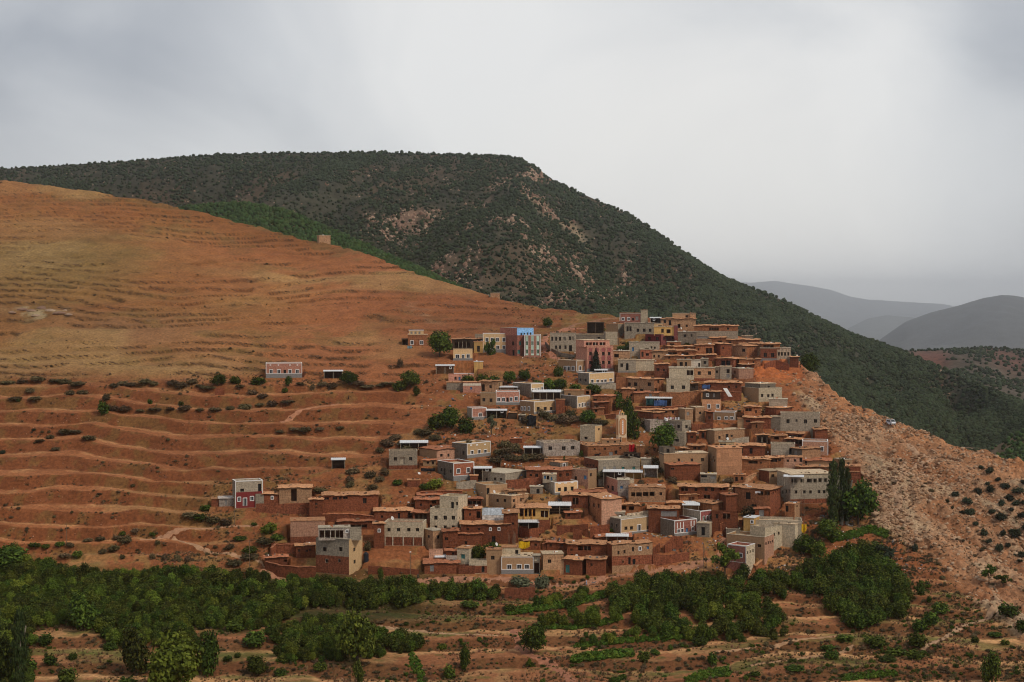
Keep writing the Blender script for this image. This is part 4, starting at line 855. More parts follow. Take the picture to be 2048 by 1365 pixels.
H(MR, 'red mud house with ragged roof in front of the long brown block house', 1329, 1400, 931, 962, 'R', 'red', 'd1345,938,8,4', c=1341, s='L', D=526)
H(CH, 'low house with dark slots under the yellow cloth', 1401, 1433, 949, 966, 'K', 'flat', 'd1408,953,12,4 y1408,961,10,4 x1426,955,10,6', D=523, rm=CAP)
i = H(CH, 'blue grey gabled block house left of the laundry roof house', 1288, 1327, 841, 864, 'V', 'none', '', c=1300, s='L', D=561)
i = H(CH, 'grey block house with laundry and water tank on its roof', 1326.5, 1382, 843, 866, 'G', 'par', 'w1343,853,6,7 d1357,853.5,5.5,6 d1373,854,5.5,6', D=560, rm=RC, c=1364, s='L', sw='G')
H(CH, 'tall narrow grey block house right of the dark round tree', 1345, 1375, 866, 893, 'G', 'par', 'd1354,881,7,6', c=1369, s='R', D=549)
H(CH, 'first of two small tan cube houses, the left one with a pale shutter', 1356.5, 1386, 819, 848, 'T', 'flat', 'x1376,828,6,7', c=1370, s='L', sw='Z', D=567, rm=RC)
H(CH, 'second of two small tan cube houses, the right one with a dark window', 1380, 1410, 815.5, 843, 'T', 'flat', 'd1400.4,826.4,5,5', c=1391, s='L', sw='Z', D=569, rm=RC)
H(MR, 'wide mud roofed house with small window above the laundry roof', 1268, 1327, 826, 843, 'R', 'mud', 'd1315,836,4,4', D=566, c=1307, s='L', sw='R')
H(MR, 'mud roof strip left of the two small tan cube houses', 1285, 1357, 820.5, 830, 'O', 'mud', '', D=571)
H(MR, 'red mud cube right of the tall narrow grey block house', 1375, 1392, 866, 885, 'R', 'mud', '', D=551)
H(MR, 'low mud roof left above the peach orange wall', 1377, 1410, 892, 904, 'O', 'mud', '', D=545)
H('clay_oven_house', 'rounded mud hump roof behind the long brown block house', 1362, 1377, 897, 906, 'O', 'mud', '', D=545, d=3)
H(MR, 'mud house with two dark doors right of the small tan cube room', 1471, 1530, 892, 911, 'R', 'mud', 'D1502,902,6,12 D1484,902,5,10', D=546)
H('post_shelter', 'open mud shelter on posts with a yellow cloth edge below the ledge roof house', 1513, 1536, 871, 888, 'D', 'mud', 'o1524,880,16,10', cat='shelter', D=552)
H(MR, 'low mud house with dark loft left of the double canopied houses', 1541, 1573, 872, 888, 'O', 'mud', 'o1553,877,9,6', D=553)
H(MR, 'upper of the double canopied mud houses below the long grey block house', 1574, 1608, 867.5, 882, 'R', 'mud', 'o1590,873,26,6', D=554)
H(MR, 'lower of the double canopied mud houses with two dark stalls', 1571, 1605, 878.5, 892, 'R', 'mud', 'o1580,885,14,8 o1597,885,12,8', D=549)
H('mud_tower', 'square red mud tower at the right foot of the long grey block house', 1625, 1655, 859, 880, 'R', 'mud', '', cat='tower', D=556, c=1630)
H(PH, 'pinkish block house with white corners and one white window near the scree', 1604.5, 1656, 882, 910, 'Y', 'par', 'w1643.8,898,5.5,8', trim=1, D=546)
H(CH, 'grey block house with white roof edge below the double canopied houses', 1541.6, 1590, 888, 912, 'G', 'par', 'D1581,903,5,12', D=543)
H(MR, 'plain tan mud house in front of the pinkish white cornered house', 1583, 1641, 899, 928, 'T', 'mud', 'x1591,906,8,9', c=1604, s='L', sw='K', D=538)
H(MR, 'wide mud house with rickety balcony and laundry below the red mud doors house', 1484, 1540, 919, 940, 'O', 'mud', 'o1506,925,18,6 s1522,926,3,4', D=532)
H(MR, 'mud house with pale balcony and dark corner left of the pinkish brown cube', 1532, 1567, 916, 938, 'O', 'mud', 'o1548,921.5,12,6 d1559,920,5,5', D=533)
H(CH, 'pinkish brown cube house with two small windows and a dark doorway', 1566.5, 1605, 914.5, 938, 'Y', 'flat', 'd1575.5,922,4,5 d1590,921.5,4,5 d1602,919.5,6,10', D=533, rm=RM)
H(MR, 'low brown mud building behind the poplars', 1604, 1662, 921, 933, 'Z', 'red', 'd1612,925,4,5', D=534)
H(CH, 'small tan house right of the poplars with one dark window', 1668, 1704, 920.5, 940, 'Z', 'flat', 'd1696.7,928,6,6', D=533, rm=CAP, c=1688)
H(MR, 'right most mud house of the village touching the scree path', 1689, 1721, 933, 961, 'R', 'flat', '', D=528, rm=RM, d=6)
H(MR, 'low mud house hidden beside the poplar tops on the right', 1690, 1718, 944, 966, 'Q', 'flat', '', D=522, rm=RM)
H(MR, 'round edged mud roof room left of the hidden brown rooms', 1593, 1629, 934, 947, 'O', 'mud', 'd1606,940,3,4', D=526)
H(MR, 'mud roof room right beside the poplar trunk tops', 1631, 1664, 934, 947, 'O', 'mud', 'o1640,940,14,5', D=527)
i = H(CH, 'brown block house with broad tan roof left of the big grey gallery house', 1518, 1587, 943, 967, 'Z', 'flat', 'd1545.7,952,6,6', c=1538, s='L', sw='R', D=520, rm=RC, over=.4)
i = H(CH, 'big grey three storey gallery house beside the poplars', 1554, 1668, 957, 1008, 'G', 'none', 'l1592,984.5,5.5,6.5 l1608.7,984.5,5.5,6.5 l1621,984.5,5.5,6.5 l1638,984,5.5,6.5 l1648.5,984,5.5,6.5 o1588,962,11,8 o1604,962,7,8 o1619,962,11,8 o1630,962,7,8 o1640,961,7,8 o1651,961,6,8 d1572,983,4,7 d1579,983,4,7 d1565,985,4,8', c=1581, s='L', sw='G', D=505, d=13, bands=[('Q', 999, 1008)])
X_(i, 1554, 1668, 949.5, 957.2, 'B', 'flat', '', c=1581, back=.15, d=12.5, rm=RC, fd=.05, over=.25)
shed('roof_canopy', 'white metal canopy on the left corner of the big grey gallery house', 1569, 1606, 953.5, 958, D=503.5, back=False, d=2.4)
H('stone_hut', 'small brown roadside hut with dark door below the big grey gallery house', 1569.6, 1600, 1009, 1035, 'O', 'flat', 'D1574,1018,5,12 s1594,1013', cat='hut', c=1589, s='R', sw='T', D=494, rm=RM)
# central lower
i = H('brick_house', 'tall red stone house with wide mud roof and open top corner rooms', 1470, 1561, 980, 1031, 'O', 'mud', 'D1496,992,9,14 o1521,987,10,8 o1534,987,10,8 d1508,1011,9,4 d1543,989,2,4 d1547,986,2,4 d1551,984,2,4 d1555,981,2,4', c=1540, s='R', sw='Q', D=503, d=9, over=.7)
H(MR, 'red mud annex with steps left below the wide mud roof house', 1466, 1497, 975, 1002, 'R', 'mud', 'D1494,990,4,12', D=508)
H(MR, 'grey door hut with ledge roof at the foot of the tall red stone house', 1510, 1538, 1017.5, 1036, 'R', 'red', 'x1523,1027,10,13', D=497, d=3)
i = H(MR, 'long two storey mud house with two square windows right of the tan gallery house', 1358, 1456, 974, 1008, 'R', 'mud', 'o1369,979,13,7 d1392,979.5,5.5,7 d1412,979,5.5,7 d1425,979,5.5,8 o1445,977,12,8 o1414,994,12,8', D=515, over=.6)
H(MR, 'mud porch with sloping roof at the left foot of the long two storey mud house', 1360, 1396, 990, 1010, 'O', 'mud', 'o1383,998,12,8', D=509)
H(MR, 'tall red mud block at the right end of the long two storey mud house', 1440, 1473, 991, 1035, 'R', 'red', '', c=1452, s='L', D=505)
H(MR, 'wide mud roof house below the two storey mud house', 1386, 1450, 1008, 1036, 'O', 'mud', '', D=501, c=1424, s='L')
H('ruined_house', 'tall broken red mud ruin with exposed beams above the pale flat roofs', 1424, 1476, 1026, 1062, 'R', 'none', 'd1434,1033,5,9 o1453,1033,14,12', cat='ruin', D=497, d=6)
mudwall('courtyard_wall', 'steep red bank wall under the broken mud ruin', [(1440, 1064), (1458, 1060), (1474, 1050)], [16, 22, 24], 'Q')
H(MR, 'mud yard house with ragged roof left above the pink striped house', 1297, 1358, 1018, 1042, 'R', 'mud', 'x1338,1028,32,11', D=501)
H(MR, 'ragged mud roof between the tan gallery house and the white canopy', 1335, 1368, 1006, 1020, 'O', 'mud', '', D=508)
shed('open_shed', 'timber post shelter with white sloping roof above the red and white house', 1366, 1398, 1010, 1028, D=503, wall='Z', tilt=.9, rail=1)
i = H(PH, 'cream house with white door between two mud yards near the bottom right', 1220, 1307, 1039, 1070, 'C', 'flat', 'd1224,1050,3,7 d1233,1052,3,7 l1252,1057,6.5,7 l1263,1056.5,6.5,7 W1278,1058,7,15 l1297.3,1055,6.5,7', c=1241.5, s='L', sw='K', trim=1, D=495, rm=CAP, over=.05, plinth=3)
i = H(PH, 'pink house with white striped pilasters and a blue door', 1308, 1393.6, 1042, 1073, 'N', 'par', 'w1357,1062.5,5.5,6.5 w1364.4,1061.5,5.5,6.5 B1374,1063,5,13 w1385.4,1058,4.5,6.5', c=1349, s='L', sw='K', D=492, d=11, trim=1, plinth=5, rm=RM2,
      stripes=[(1354.5, 1.6, WHT, 1046, 1057), (1360.6, 1.6, WHT, 1045, 1057), (1366.8, 1.6, WHT, 1044, 1056), (1382, 1.8, WHT, 1042, 1053), (1388, 1.8, WHT, 1042, 1052)])
i = H(PH, 'red and white house front with three green shutters over a grey garage', 1358.6, 1426, 1023, 1048, 'H', 'par', 'g1407.6,1037.5,4,9 g1414.4,1037,3,10 g1421,1035,4,8', c=1400.5, s='L', sw='G', D=496, d=10, trim=1, rm=RC)
H(CH, 'grey garage cube with black door right of the pink striped house', 1393.6, 1427, 1048, 1075, 'G', 'flat', 'D1406,1063,7,17', c=1419, s='R', sw='B', D=491, rm=RC)
i = H(CH, 'long pale flat roofed block house stepping up to the right near the road', 1529, 1604, 1050, 1080, 'B', 'flat', '', s='R', c=1590, D=484, d=7, rm=RC)
X_(i, 1488, 1604, 1040, 1052, 'G', 'par', 'd1558,1064,4,6', back=5, d=8, fd=4)
i2 = H(CH, 'pale block house with long right side of small windows near the bottom right', 1453, 1547.6, 1075, 1118, 'Z', 'par', 'd1518.5,1092,6,6 d1532,1088,3.5,6 d1537,1086,3.5,6 d1541,1085,3.5,6 d1545,1083,3.5,6', c=1529, s='R', sw='Y', D=476, d=8, rm=RC)
for q, (uu, vv) in enumerate(((1548, 1069), (1557.5, 1065), (1566.5, 1063), (1574.5, 1061.5))): pass
i = H(CH, 'middle wing of the pale block houses with four dark windows', 1500, 1583, 1056, 1092, 'B', 'par', 'd1548,1069.5,4,6 d1557.5,1067,4,6 d1566.5,1064.5,4,6 d1575,1062,4,6', c=1530, s='R', sw='B', D=481, d=13, rm=RC)
i = H(PH, 'small pink house with white framed windows beside the feathery tree', 1455, 1510, 1093, 1127, 'N', 'par', 'w1470,1111,5,7 w1481,1111,6,7 d1495,1106,3,6 d1500.5,1104,3,6 d1506,1102,3,6', c=1492, s='R', sw='B', trim=2, D=470, d=6, rm=RC)
H('timber_hut', 'yellow brown roof hut with white roof and white vent on the pale block houses', 1487, 1518.6, 1037, 1056, 'E', 'flat', 'w1504,1044,4.5,5 D1514,1048,6,9', cat='hut', D=487, rm=TIN, c=1508, s='R')
mudwall('yard_wall', 'low square yard wall below the small pink house by the orchard', [(1499, 1131), (1512, 1139), (1526, 1126)], 7, 'O')
# tan gallery and centre
i = H('gallery_house', 'tan two level gallery house with open white framed bays at the village centre', 1257, 1331, 975, 1003, 'T', 'mud', 'o1266.5,989.5,8,9 o1278,989.5,11,9 o1291.5,989,11,9 o1304,988.5,10,9 d1321.5,988,5,6', D=508, rm=RM, over=.1)
X_(i, 1271, 1331, 1003, 1026, 'G', 'none', 'd1277,1009,4,5 d1290,1007.5,11,5 o1306.5,1010,14,12 o1321,1009,13,12', back=-.4, fd=4, d=6)
i = H(PH, 'salmon and grey house with blue window above the tan gallery house', 1208.5, 1271.5, 960.5, 987, 'P', 'par', 'd1216,974,3.5,6 D1225,977,4,10', c=1236, s='R', sw='B', D=519, d=6, rm=CAP)
X_(i, 1235, 1259, 961, 992, 'V', 'flat', 'b1243,975,5,6', back=-.5, d=6, fd=3, rm=CAP)
H(MR, 'red mud room with small white washing right of the salmon and grey house foot', 1208, 1236, 987, 1003, 'H', 'none', 'd1221,995,5,3', D=512, d=4)
i = H(MR, 'tan and pink rendered mud house with three windows and tilted mud roof', 1172.6, 1243, 999, 1050, 'Y', 'mud', 'd1177.7,1010,4,7 d1187.6,1011,4,8 d1197,1012.5,4,8', c=1203, s='L', sw='O', D=497, d=12)
H(MR, 'mud house with curling roof and round hole left of the tilted mud roof house', 1124, 1176, 991, 1016, 'R', 'mud', 'o1151,1003,12,14', D=507)
H(MR, 'row of low red mud roofs left of the salmon house', 1150, 1212, 985, 998, 'R', 'red', '', D=512)
i = H(PH, 'cream house with white parapet trim and three openings right of the red mud roofs', 1085.4, 1155.7, 965.5, 990, 'C', 'par', 'l1119,979.4,6,7 D1131,981,6,13 l1144.4,977.6,6,8', c=1109.6, s='L', sw='G', trim=2, plinth=4, D=516, d=9, stripes=[(1119, 6, WHT, 966.5, 968.5), (1131, 6, WHT, 965.5, 967.5), (1144, 6, WHT, 964.5, 966.5)])
X_(i, 1085.4, 1113, 949.5, 963, 'G', 'flat', 'b1090,955,4,6 b1103,958,3,7 o1096,956,5,8', back=3, d=4)
i = H(CH, 'patched grey red house with a bright blue window between cream and grey long houses', 1142.5, 1193, 941, 972, 'Y', 'par', 'd1151.3,956.5,5,7 b1170,955.5,6,8 d1182,950,6,7', c=1176, s='R', sw='Z', D=522)
i = H(CH, 'long grey house with brick side and two teal windows below the mosque', 1168, 1280, 921.5, 950, 'G', 'par', 'x1209,938,6,7 x1229,937,6,7 t1246.5,937.5,5.5,7 t1267.8,937,6,7 s1175,930 s1181,931 s1187,932 D1193,938,3,8', c=1196.7, s='L', sw='Q', D=531, d=12)
shed('market_canopy', 'left of two white canopies in front of the long grey house', 1207, 1250, 943.5, 957.5, D=522, win=[(1239.5, 946.5)], tilt=.5)
shed('market_canopy', 'right of two white canopies in front of the long grey house', 1250.5, 1284, 944.5, 958, D=521.5, tilt=.5, wall='E')
shed('market_stall', 'small stall under a white square canopy on the slope right of the two canopies', 1288, 1315, 936, 956, D=524, wall='V', tilt=.6)
i = H(MR, 'red mud house with rubble roof left of the patched grey red house', 1053, 1143, 941, 962, 'R', 'red', '', D=522)
H(CH, 'small dark grey room with white door on the rubble roof terrace', 1099, 1136, 926, 938, 'K', 'flat', 'W1128,931.5,4.5,8', c=1120, D=530, rm=RM)
i = H(CH, 'long flat grey house with pale concrete roof left of the rubble roof house', 953, 1053, 948, 969, 'G', 'flat', 'd973,959,4,6 d990,958.5,5,6 d1002,959,5,5 ', c=1010, s='R', sw='G', D=519, d=12, rm=CAP)
shed('white_roof_shed', 'small white roof patch behind the rubble roof house', 1052, 1080, 937, 944, D=528)
i = H(PH, 'orange red house with two white windows on a grey plinth in the middle left', 875, 948, 927, 962, 'X', 'par', 'w916.7,942.5,6,8 w936.5,941,6,9 d883,940,4,7 D889,944,4,14 d901,943,4,7', c=907, s='L', sw='K', trim=2, plinth=9, D=519, d=11)
mudwall('retaining_wall', 'grey block retaining wall below the orange red house', [(913, 977), (953, 973)], 12, 'G', cap=False)
shed('open_shed', 'dark shed with white roof and white vent right of the orange red house', 948, 983, 936.5, 950, D=521, win=[(974, 940)])
H(CH, 'grey block house with two red shuttered windows on the left terrace edge', 778, 834.7, 903, 939, 'G', 'par', 'd790.8,918.4,6,7 y805,922,9,14 d821.5,918,6,7', D=532, bands=[('Q', 931.5, 939)])
shed('open_shed', 'dark shelter with double white roof behind the grey house on the left terrace edge', 801, 855, 885.5, 899, D=545, tilt=.6)
H(MR, 'pinkish mud house with orange roof and three windows right of the grey terrace edge house', 839, 923, 900, 921, 'Y', 'red', 'd883,911,5,6 d897,911,4,6 d914,909.5,5,6', c=873.5, s='L', sw='Z', D=541, d=10)
H(PH, 'cream house with white trim, door and two windows above the orange red house', 904, 981, 888, 917, 'C', 'par', 'w944,905.5,5.5,6.5 W958.3,907.5,5,14 w970.7,903.5,5.5,7 d927,906,4,8', c=934, s='L', sw='K', trim=2, plinth=6, D=543, stripes=[(942, 3.5, WHT, 889.5, 892), (954, 3.5, WHT, 889, 891.5), (970, 3.5, WHT, 888, 890.5)])
i = H(CH, 'big stained blue grey house with three black windows left of the mosque', 1072, 1160, 886, 913, 'V', 'par', 'd1100.7,897,7.5,7.5 d1127.5,897,7.5,7.5 d1145.6,896,7,7', c=1087, s='L', D=544, d=10)
shed('open_shed', 'small post shed against the left of the stained blue grey house', 1048, 1081, 895.5, 910, D=546)
i = H(CH, 'tall tan and grey house behind the mosque with one square window', 1160, 1204, 853, 884, 'B', 'par', 'd1172,876.5,6,5 d1198,859,3.5,4.5', c=1190, s='R', sw='C', D=556)
# mosque
i = H('mosque', 'low orange mud mosque hall with small high windows and porch ledge', 1160, 1271, 893, 915, 'O', 'mud', 's1189.4,898.8,3.5,4.5 s1210,898,3.5,4.5 s1240.7,896.6,3.5,4.5 D1232,905,6,7 x1222,908,8,7', cat='mosque', c=1175.5, s='L', D=541, d=9, rm=RM, over=.2)
X_(i, 1204, 1240, 879.5, 888, 'Z', 'flat', 's1216,884,4,3.5 s1230,884,4,3.5', back=5, d=3, rm=RM)
X_(i, 1273, 1289, 893, 911, 'O', 'flat', '', back=.5, d=5, rm=RM, fd=3)
H(MR, 'mud stable with dark low mouth right under the red hung cloth', 1247, 1281, 905.5, 916, 'D', 'none', 'o1262,911,24,5', cat='stable', D=536.5, d=3)
# lower centre
i = H('pale_tower_house', 'tallest pale cream block house in the lower village with roof room', 860, 929, 1019, 1062, 'B', 'par', 'l871.7,1036,7,8 l890.4,1036,7,8 l906.5,1036,7,8 l871.7,1054.5,6,6 l890.4,1054.5,6,6 l906.5,1054.5,6,6 d919,1037,2.5,5', c=915, s='R', sw='B', cat='house', D=497, d=8, topmat=CAP)
X_(i, 879.4, 935, 994.5, 1019.5, 'B', 'par', 'D904.8,1011,6,13 d915,1008,6,7', c=916.7, s='R', sw='B', back=2.2, d=7, topmat=CAP)
H(MR, 'stepped crumbling mud houses left above the tallest pale house', 830, 880, 1000, 1022, 'R', 'red', 'o868,1004,9,8 D862,1014,4,8 s842,1010,4,5', D=505)
H(MR, 'upper step of mud rooms behind the stepped crumbling houses', 836, 884, 991, 1003, 'R', 'red', '', D=511)
mudwall('terrace_wall', 'long low red wall with earth cap left of the dark tan block', [(841, 992), (880, 990), (925, 990)], 8, 'R')
i = H(CH, 'dark tan block house with patio roof left above the pale tan corner house', 948, 1014.5, 971, 996, 'Z', 'par', 'D976,983,6,13', c=972, s='L', sw='Z', D=513, d=9)
i = H(CH, 'pale tan corner house with five windows in the lower centre', 963.6, 1057, 993, 1017, 'Z', 'flat', 'd974,1002.5,4,6 l995,1001.5,5,6 l1009.7,1001.5,5,6 d1027.8,1002,4,6 d1042,1000,3.5,7', c=1023, s='R', sw='T', D=506, d=9, rm=RC)
X_(i, 1010, 1050, 982, 993, 'T', 'mud', 'o1022,987.5,14,5 d1033,987,4,4', back=4, d=4)
H(MR, 'open fronted mud stalls right of the tallest pale house', 934, 964, 998.5, 1014, 'R', 'red', 'o949,1006,26,8', D=508)
H(MR, 'red mud room with pale vent below the open fronted stalls', 928.5, 962, 1018, 1042, 'R', 'mud', 's940,1029.5,4,5 o957,1030,8,14', D=501)
i = H(MR, 'square red mud tower with cream edged roof in the lower centre', 1007, 1036, 1027, 1086, 'R', 'mud', '', D=495, d=7, over=.6)
i = H(PH, 'yellow porch house with orange posts and white eaves', 1036, 1098, 1016, 1040, 'E', 'mud', 'o1047,1026,16,16 o1064,1026,14,16 o1089,1029,15,14', D=497, rm=RM, over=.8)
for q in (1047.5, 1063.5):
    pb = MB(); xx = (q-1036)/F*497; pb.box(xx, xx+.35, -.42, -.06, .02, (1040-1018)/F*497); o = pb.build('orange_post', OPOST, i['root']); o.rotation_euler.z = i['yaw']
mk = shed('metal_awning', 'white sheet awning under the yellow porch house', 1037, 1077, 1044.5, 1054, D=493, wall='D')
H(MR, 'red mud block under the dark opening of the yellow porch house', 1077, 1100, 1040, 1058, 'R', 'none', '', D=495, d=4)
H(MR, 'red mud house with kinked metal edged roof below the white sheet awning', 1037.6, 1098, 1058, 1078, 'R', 'none', 'd1080,1070,4,4', c=1059, s='R', sw='R', D=489)
shed('open_shed', 'timber pen with pale flat roof and rails left of the tilted mud roof house', 1098, 1141, 1011, 1029, D=503, rail=2, tilt=.8)
H(MR, 'low red mud hovel below the timber pen', 1130, 1162, 1026, 1038, 'R', 'red', '', D=499, d=4)
mudwall('ruined_wall', 'broken red courtyard walls in the ruins right of the kinked roof house', [(1114, 1070), (1140, 1066), (1176, 1070)], [20, 14, 22], 'R', cap=False)
mudwall('ruined_wall', 'tall red wall stub left of the cream house with white door', [(1180, 1072), (1219, 1068)], 19, 'R', cap=False)
mudwall('ruined_wall', 'short pier wall among the ruins', [(1146, 1076), (1164, 1078)], [18, 16], 'R', cap=False)
H(MR, 'upper red mud house with four pale framed vents right of the pale tower house', 922, 1020, 1050, 1088, 'R', 'mud', 's935.5,1059,4,5.5 s958.5,1059,4,5 w980.8,1059,3.4,4.5 w998,1058.5,3.4,5 D987.5,1079,7,12', D=492)
H(MR, 'mud house with sloping red roof in front of the four vent mud house', 905, 964, 1068.5, 1093, 'R', 'red', 'd932,1086,5,6 d913,1080,4,5', D=486.5)
H(MR, 'mud house with arched dark doorway left of the sloping red roof', 885.5, 916, 1063, 1107, 'R', 'red', 'd893,1078,6,6 D897,1100,8,12', D=487, d=5)
H(MR, 'half rendered tan and mud house with pale roof below the tallest pale house', 848, 886, 1062.5, 1102, 'T', 'flat', 'l857,1073.5,6,6 l876.5,1074.5,6,7', c=866, s='L', sw='T', D=488, rm=CAP)
i = H('stair_wall', 'curved pale stair with stone side wall below the half rendered house', 858, 886, 1100, 1124, 'Y', 'none', '', cat='stairs', D=481, d=2, dd=0)
H(MR, 'red mud room with tilted roof and pale vent left of the four window house', 747.6, 769, 1048.5, 1097, 'R', 'mud', 'w758.6,1061.6,4,5', D=492)
i = H(CH, 'pale four window house on white posts with brick infill', 769, 853, 1045.5, 1092, 'B', 'par', 'l778,1060,6.5,7 l797,1060,6.5,7 l817.6,1060,6.5,7 l835,1060,6.5,7 ', c=846.5, s='R', sw='B', D=491, d=7, rm=RM2, bands=[('Q', 1075, 1092)])
for q in (769.6, 785, 806, 826.5, 845):
    pb = MB(); xx = (q-846.5)/F*491; pb.box(xx-.1, xx+.22, -.2, -.05, -3, (1092-1074.5)/F*491); o = pb.build('post', CAP, i['root']); o.rotation_euler.z = i['yaw']
H(MR, 'long red mud house with dark doors behind the pale four window house', 749, 826, 1023.5, 1046, 'R', 'mud', 'D798,1033,5,13 o820,1031,8,11 s764,1034,4,5', D=500)
H(MR, 'mud porch with tiled look roof and posts left of the tallest pale house', 826, 861, 1026, 1046, 'R', 'red', 'o842,1036,24,15', D=498.5, over=.8)
# bottom row
i = H('tall_block_house', 'tall bottom left house, grey over brick red with cream right side and roof gallery', 632, 725, 1080, 1150, 'G', 'none', 'd649.7,1099,7.5,8.5 d681.6,1099,7,8.5 d654,1122.5,6,7 d679,1122,5,6 l709,1099.6,6,8 l709.5,1124,6,8', c=698, s='R', sw='C', cat='house', D=477, d=9, bands=[('Q', 1114, 1150)])
X_(i, 637, 700, 1057, 1080.2, 'V', 'flat', 'o649.5,1069,21,16 o670.5,1069,17,16 o683,1069,7,16 w694,1063,3.5,4', back=1.0, d=5, rm=CAP, fd=.2)
X_(i, 700, 723, 1059, 1080, 'G', 'none', '', back=1.5, d=5, fd=.2)
pb = MB(); pb.box(-11.2, .35, -.3, .5, 11.15, 11.35); o = pb.build('balcony_ledge', CAP, i['root']); o.rotation_euler.z = i['yaw']
i = H(CH, 'blank pinkish rendered house with rubble on its roof, bottom left', 581, 650, 1043, 1088, 'Y', 'flat', '', D=491, bands=[('Q', 1074, 1088)], rm=RM)
H(MR, 'red mud yard room behind the bottom left enclosure', 543, 592, 1089.5, 1106, 'R', 'none', '', D=488, d=3)
H(MR, 'roofed red mud byre against the tall bottom left house', 592, 631, 1092, 1116, 'R', 'mud', '', D=482, d=4)
H(MR, 'small mud roofed room at the corner of the bottom left enclosure', 530, 575, 1116, 1137, 'R', 'red', 'o571,1122,6,5', D=478, d=4)
mudwall('enclosure_wall', 'curved red mud wall around the bottom left enclosure', [(531, 1141), (560, 1148), (598, 1151), (632, 1150)], 17, 'R')
mudwall('courtyard_wall', 'stepped red yard wall left of the roofed byre', [(543, 1112), (552, 1106), (592, 1106)], [14, 17, 17], 'R')
H(MR, 'long red mud house with four dark slots above the blank pinkish house', 645.7, 757, 992, 1024, 'R', 'mud', 'd653,997.5,10,5 d670,997.5,9,5 d680.7,997,5,5 d690.8,996.5,9,4.5 d729.7,1002,7,11', D=506)
H('mud_tower', 'slim red mud tower house with two little holes at the left of the slot house', 619, 645.7, 1000, 1038, 'R', 'mud', 'd632.8,1008,4,5 s632.8,1015,3,3.5', cat='tower', D=503)
mudwall('terrace_wall', 'red wall with thin cap below the four slot mud house', [(645, 1040), (700, 1040), (748, 1044)], 12, 'R')
H(MR, 'dark stall under a torn mud roof behind the tall bottom left house', 676, 748, 1044, 1060, 'R', 'red', 'o712,1053,44,7', D=497)
i = H(MR, 'tan walled house with white posts and shaded porch at the left end of the village', 558.6, 624, 976.5, 1007, 'T', 'mud', 'o588,991,11,25 o599,991,11,24', D=509)
H(MR, 'red mud house with pale framed vent left of the white posted porch', 526, 559.5, 989, 1008, 'R', 'mud', 'w544.5,996,3.6,5', D=508)
H(CH, 'small grey block cube right of the grey over maroon house', 511, 528, 988, 1010, 'G', 'none', '', D=506, d=4)
mudwall('terrace_wall', 'long red stone wall below the white posted porch', [(512, 1024), (560, 1025), (620, 1023)], 17, 'Q', cap=False)
i = H(PH, 'grey over maroon house with white door at the far left end of the village', 465, 525.6, 963, 1017, 'G', 'par', 'w478.5,999,5,7.5 w504,997.5,6,7.5 W490,1004.5,6,15 d484.5,981,7,6 D519.5,977,6,18', c=471, s='L', sw='K', D=505, bands=[('M', 985, 1017)], trim=1)
H(CH, 'low tin roofed grey sheds left of the grey over maroon house', 438, 468, 997.5, 1013, 'V', 'tin', 'x452,1005,3,10', D=508, d=3, rm=TIN2, cat='shed')
H(MR, 'tiny mud room at the very left end beside the grey sheds', 423, 438, 999, 1013, 'R', 'flat', '', D=509, d=3, rm=RM)
i = H(MR, 'long red mud ground floor with plank door at the bottom centre', 849, 918, 1127, 1148, 'R', 'red', 'x864,1137,8,13', D=473)
H(CH, 'little grey room with bright blue window above the red ground floor', 892, 914.5, 1111, 1128, 'V', 'none', 'b904,1123,4,6', D=474.5, d=4)
H(MR, 'sloping red roof room behind the little grey room', 892, 916, 1102, 1114, 'R', 'red', '', D=478, d=3)
shed('lean_to', 'white sheet lean-to right of the curved stair', 871, 893, 1114, 1122, D=476)
i = H(CH, 'light grey house with teal window over brick stalls at the bottom centre', 914, 950, 1098, 1131, 'B', 'flat', 't926,1113.5,8,9', c=938, s='R', sw='B', D=474, rm=RM)
H(CH, 'pale low yard wall and brick stalls between the light grey and tan houses', 938, 974, 1121, 1147, 'B', 'none', 'D966,1139,6,12', D=472.5, d=3, bands=[('Q', 1132, 1147)])
H(MR, 'brick stall front below the light grey house', 917, 950, 1131.5, 1148, 'Q', 'none', '', D=472, d=2)
i = H(CH, 'tan house with one window over a dark brick porch left of the framed brown house', 972.5, 1004, 1100, 1131, 'Z', 'flat', 'd985.6,1116,7,8', D=472, rm=RM)
X_(i, 973, 1003, 1131, 1148, 'Q', 'none', 'D996,1140,10,13', back=.3, d=4, fd=3)
i = H(PH, 'brown house boldly outlined in white with three white windows at the bottom centre', 1003, 1067, 1114, 1148, 'Z', 'flat', 'w1018.6,1134.5,8,8 w1038.4,1134,8,8 w1053.8,1134,8,8', D=471, trim=2, plinth=8, rm=RC, over=.02)
X_(i, 1004, 1041, 1095.5, 1114.2, 'B', 'flat', 'D1033.5,1107,6,13', back=4, d=4, rm=RM)
H(CH, 'slim grey concrete frame with black bay right of the brown outlined house', 1067, 1080, 1112, 1148, 'K', 'flat', 'o1073.5,1137,10,22 y1073,1119,9,8', D=472, rm=CAP)
H(MR, 'small mud room with dark red front under the yellow tarpaulin', 1049, 1081, 1082, 1100, 'R', 'mud', '', D=484, d=4)
i = H(CH, 'tan cube house on concrete posts at the bottom centre', 1081.6, 1127, 1109, 1140, 'T', 'flat', 'l1099,1123,7,7', c=1086, s='L', sw='T', D=471, rm=RC)
X_(i, 1088, 1127, 1140, 1156, 'D', 'none', 'o1099,1148,20,12 o1118,1148,12,12', back=.9, d=4, fd=1)
for q in (1088, 1110, 1125.5):
    pb = MB(); xx = (q-1086)/F*471; pb.box(xx, xx+.25, .02, .27, -3.6, -.02); o = pb.build('post', CAP, i['root']); o.rotation_euler.z = i['yaw']
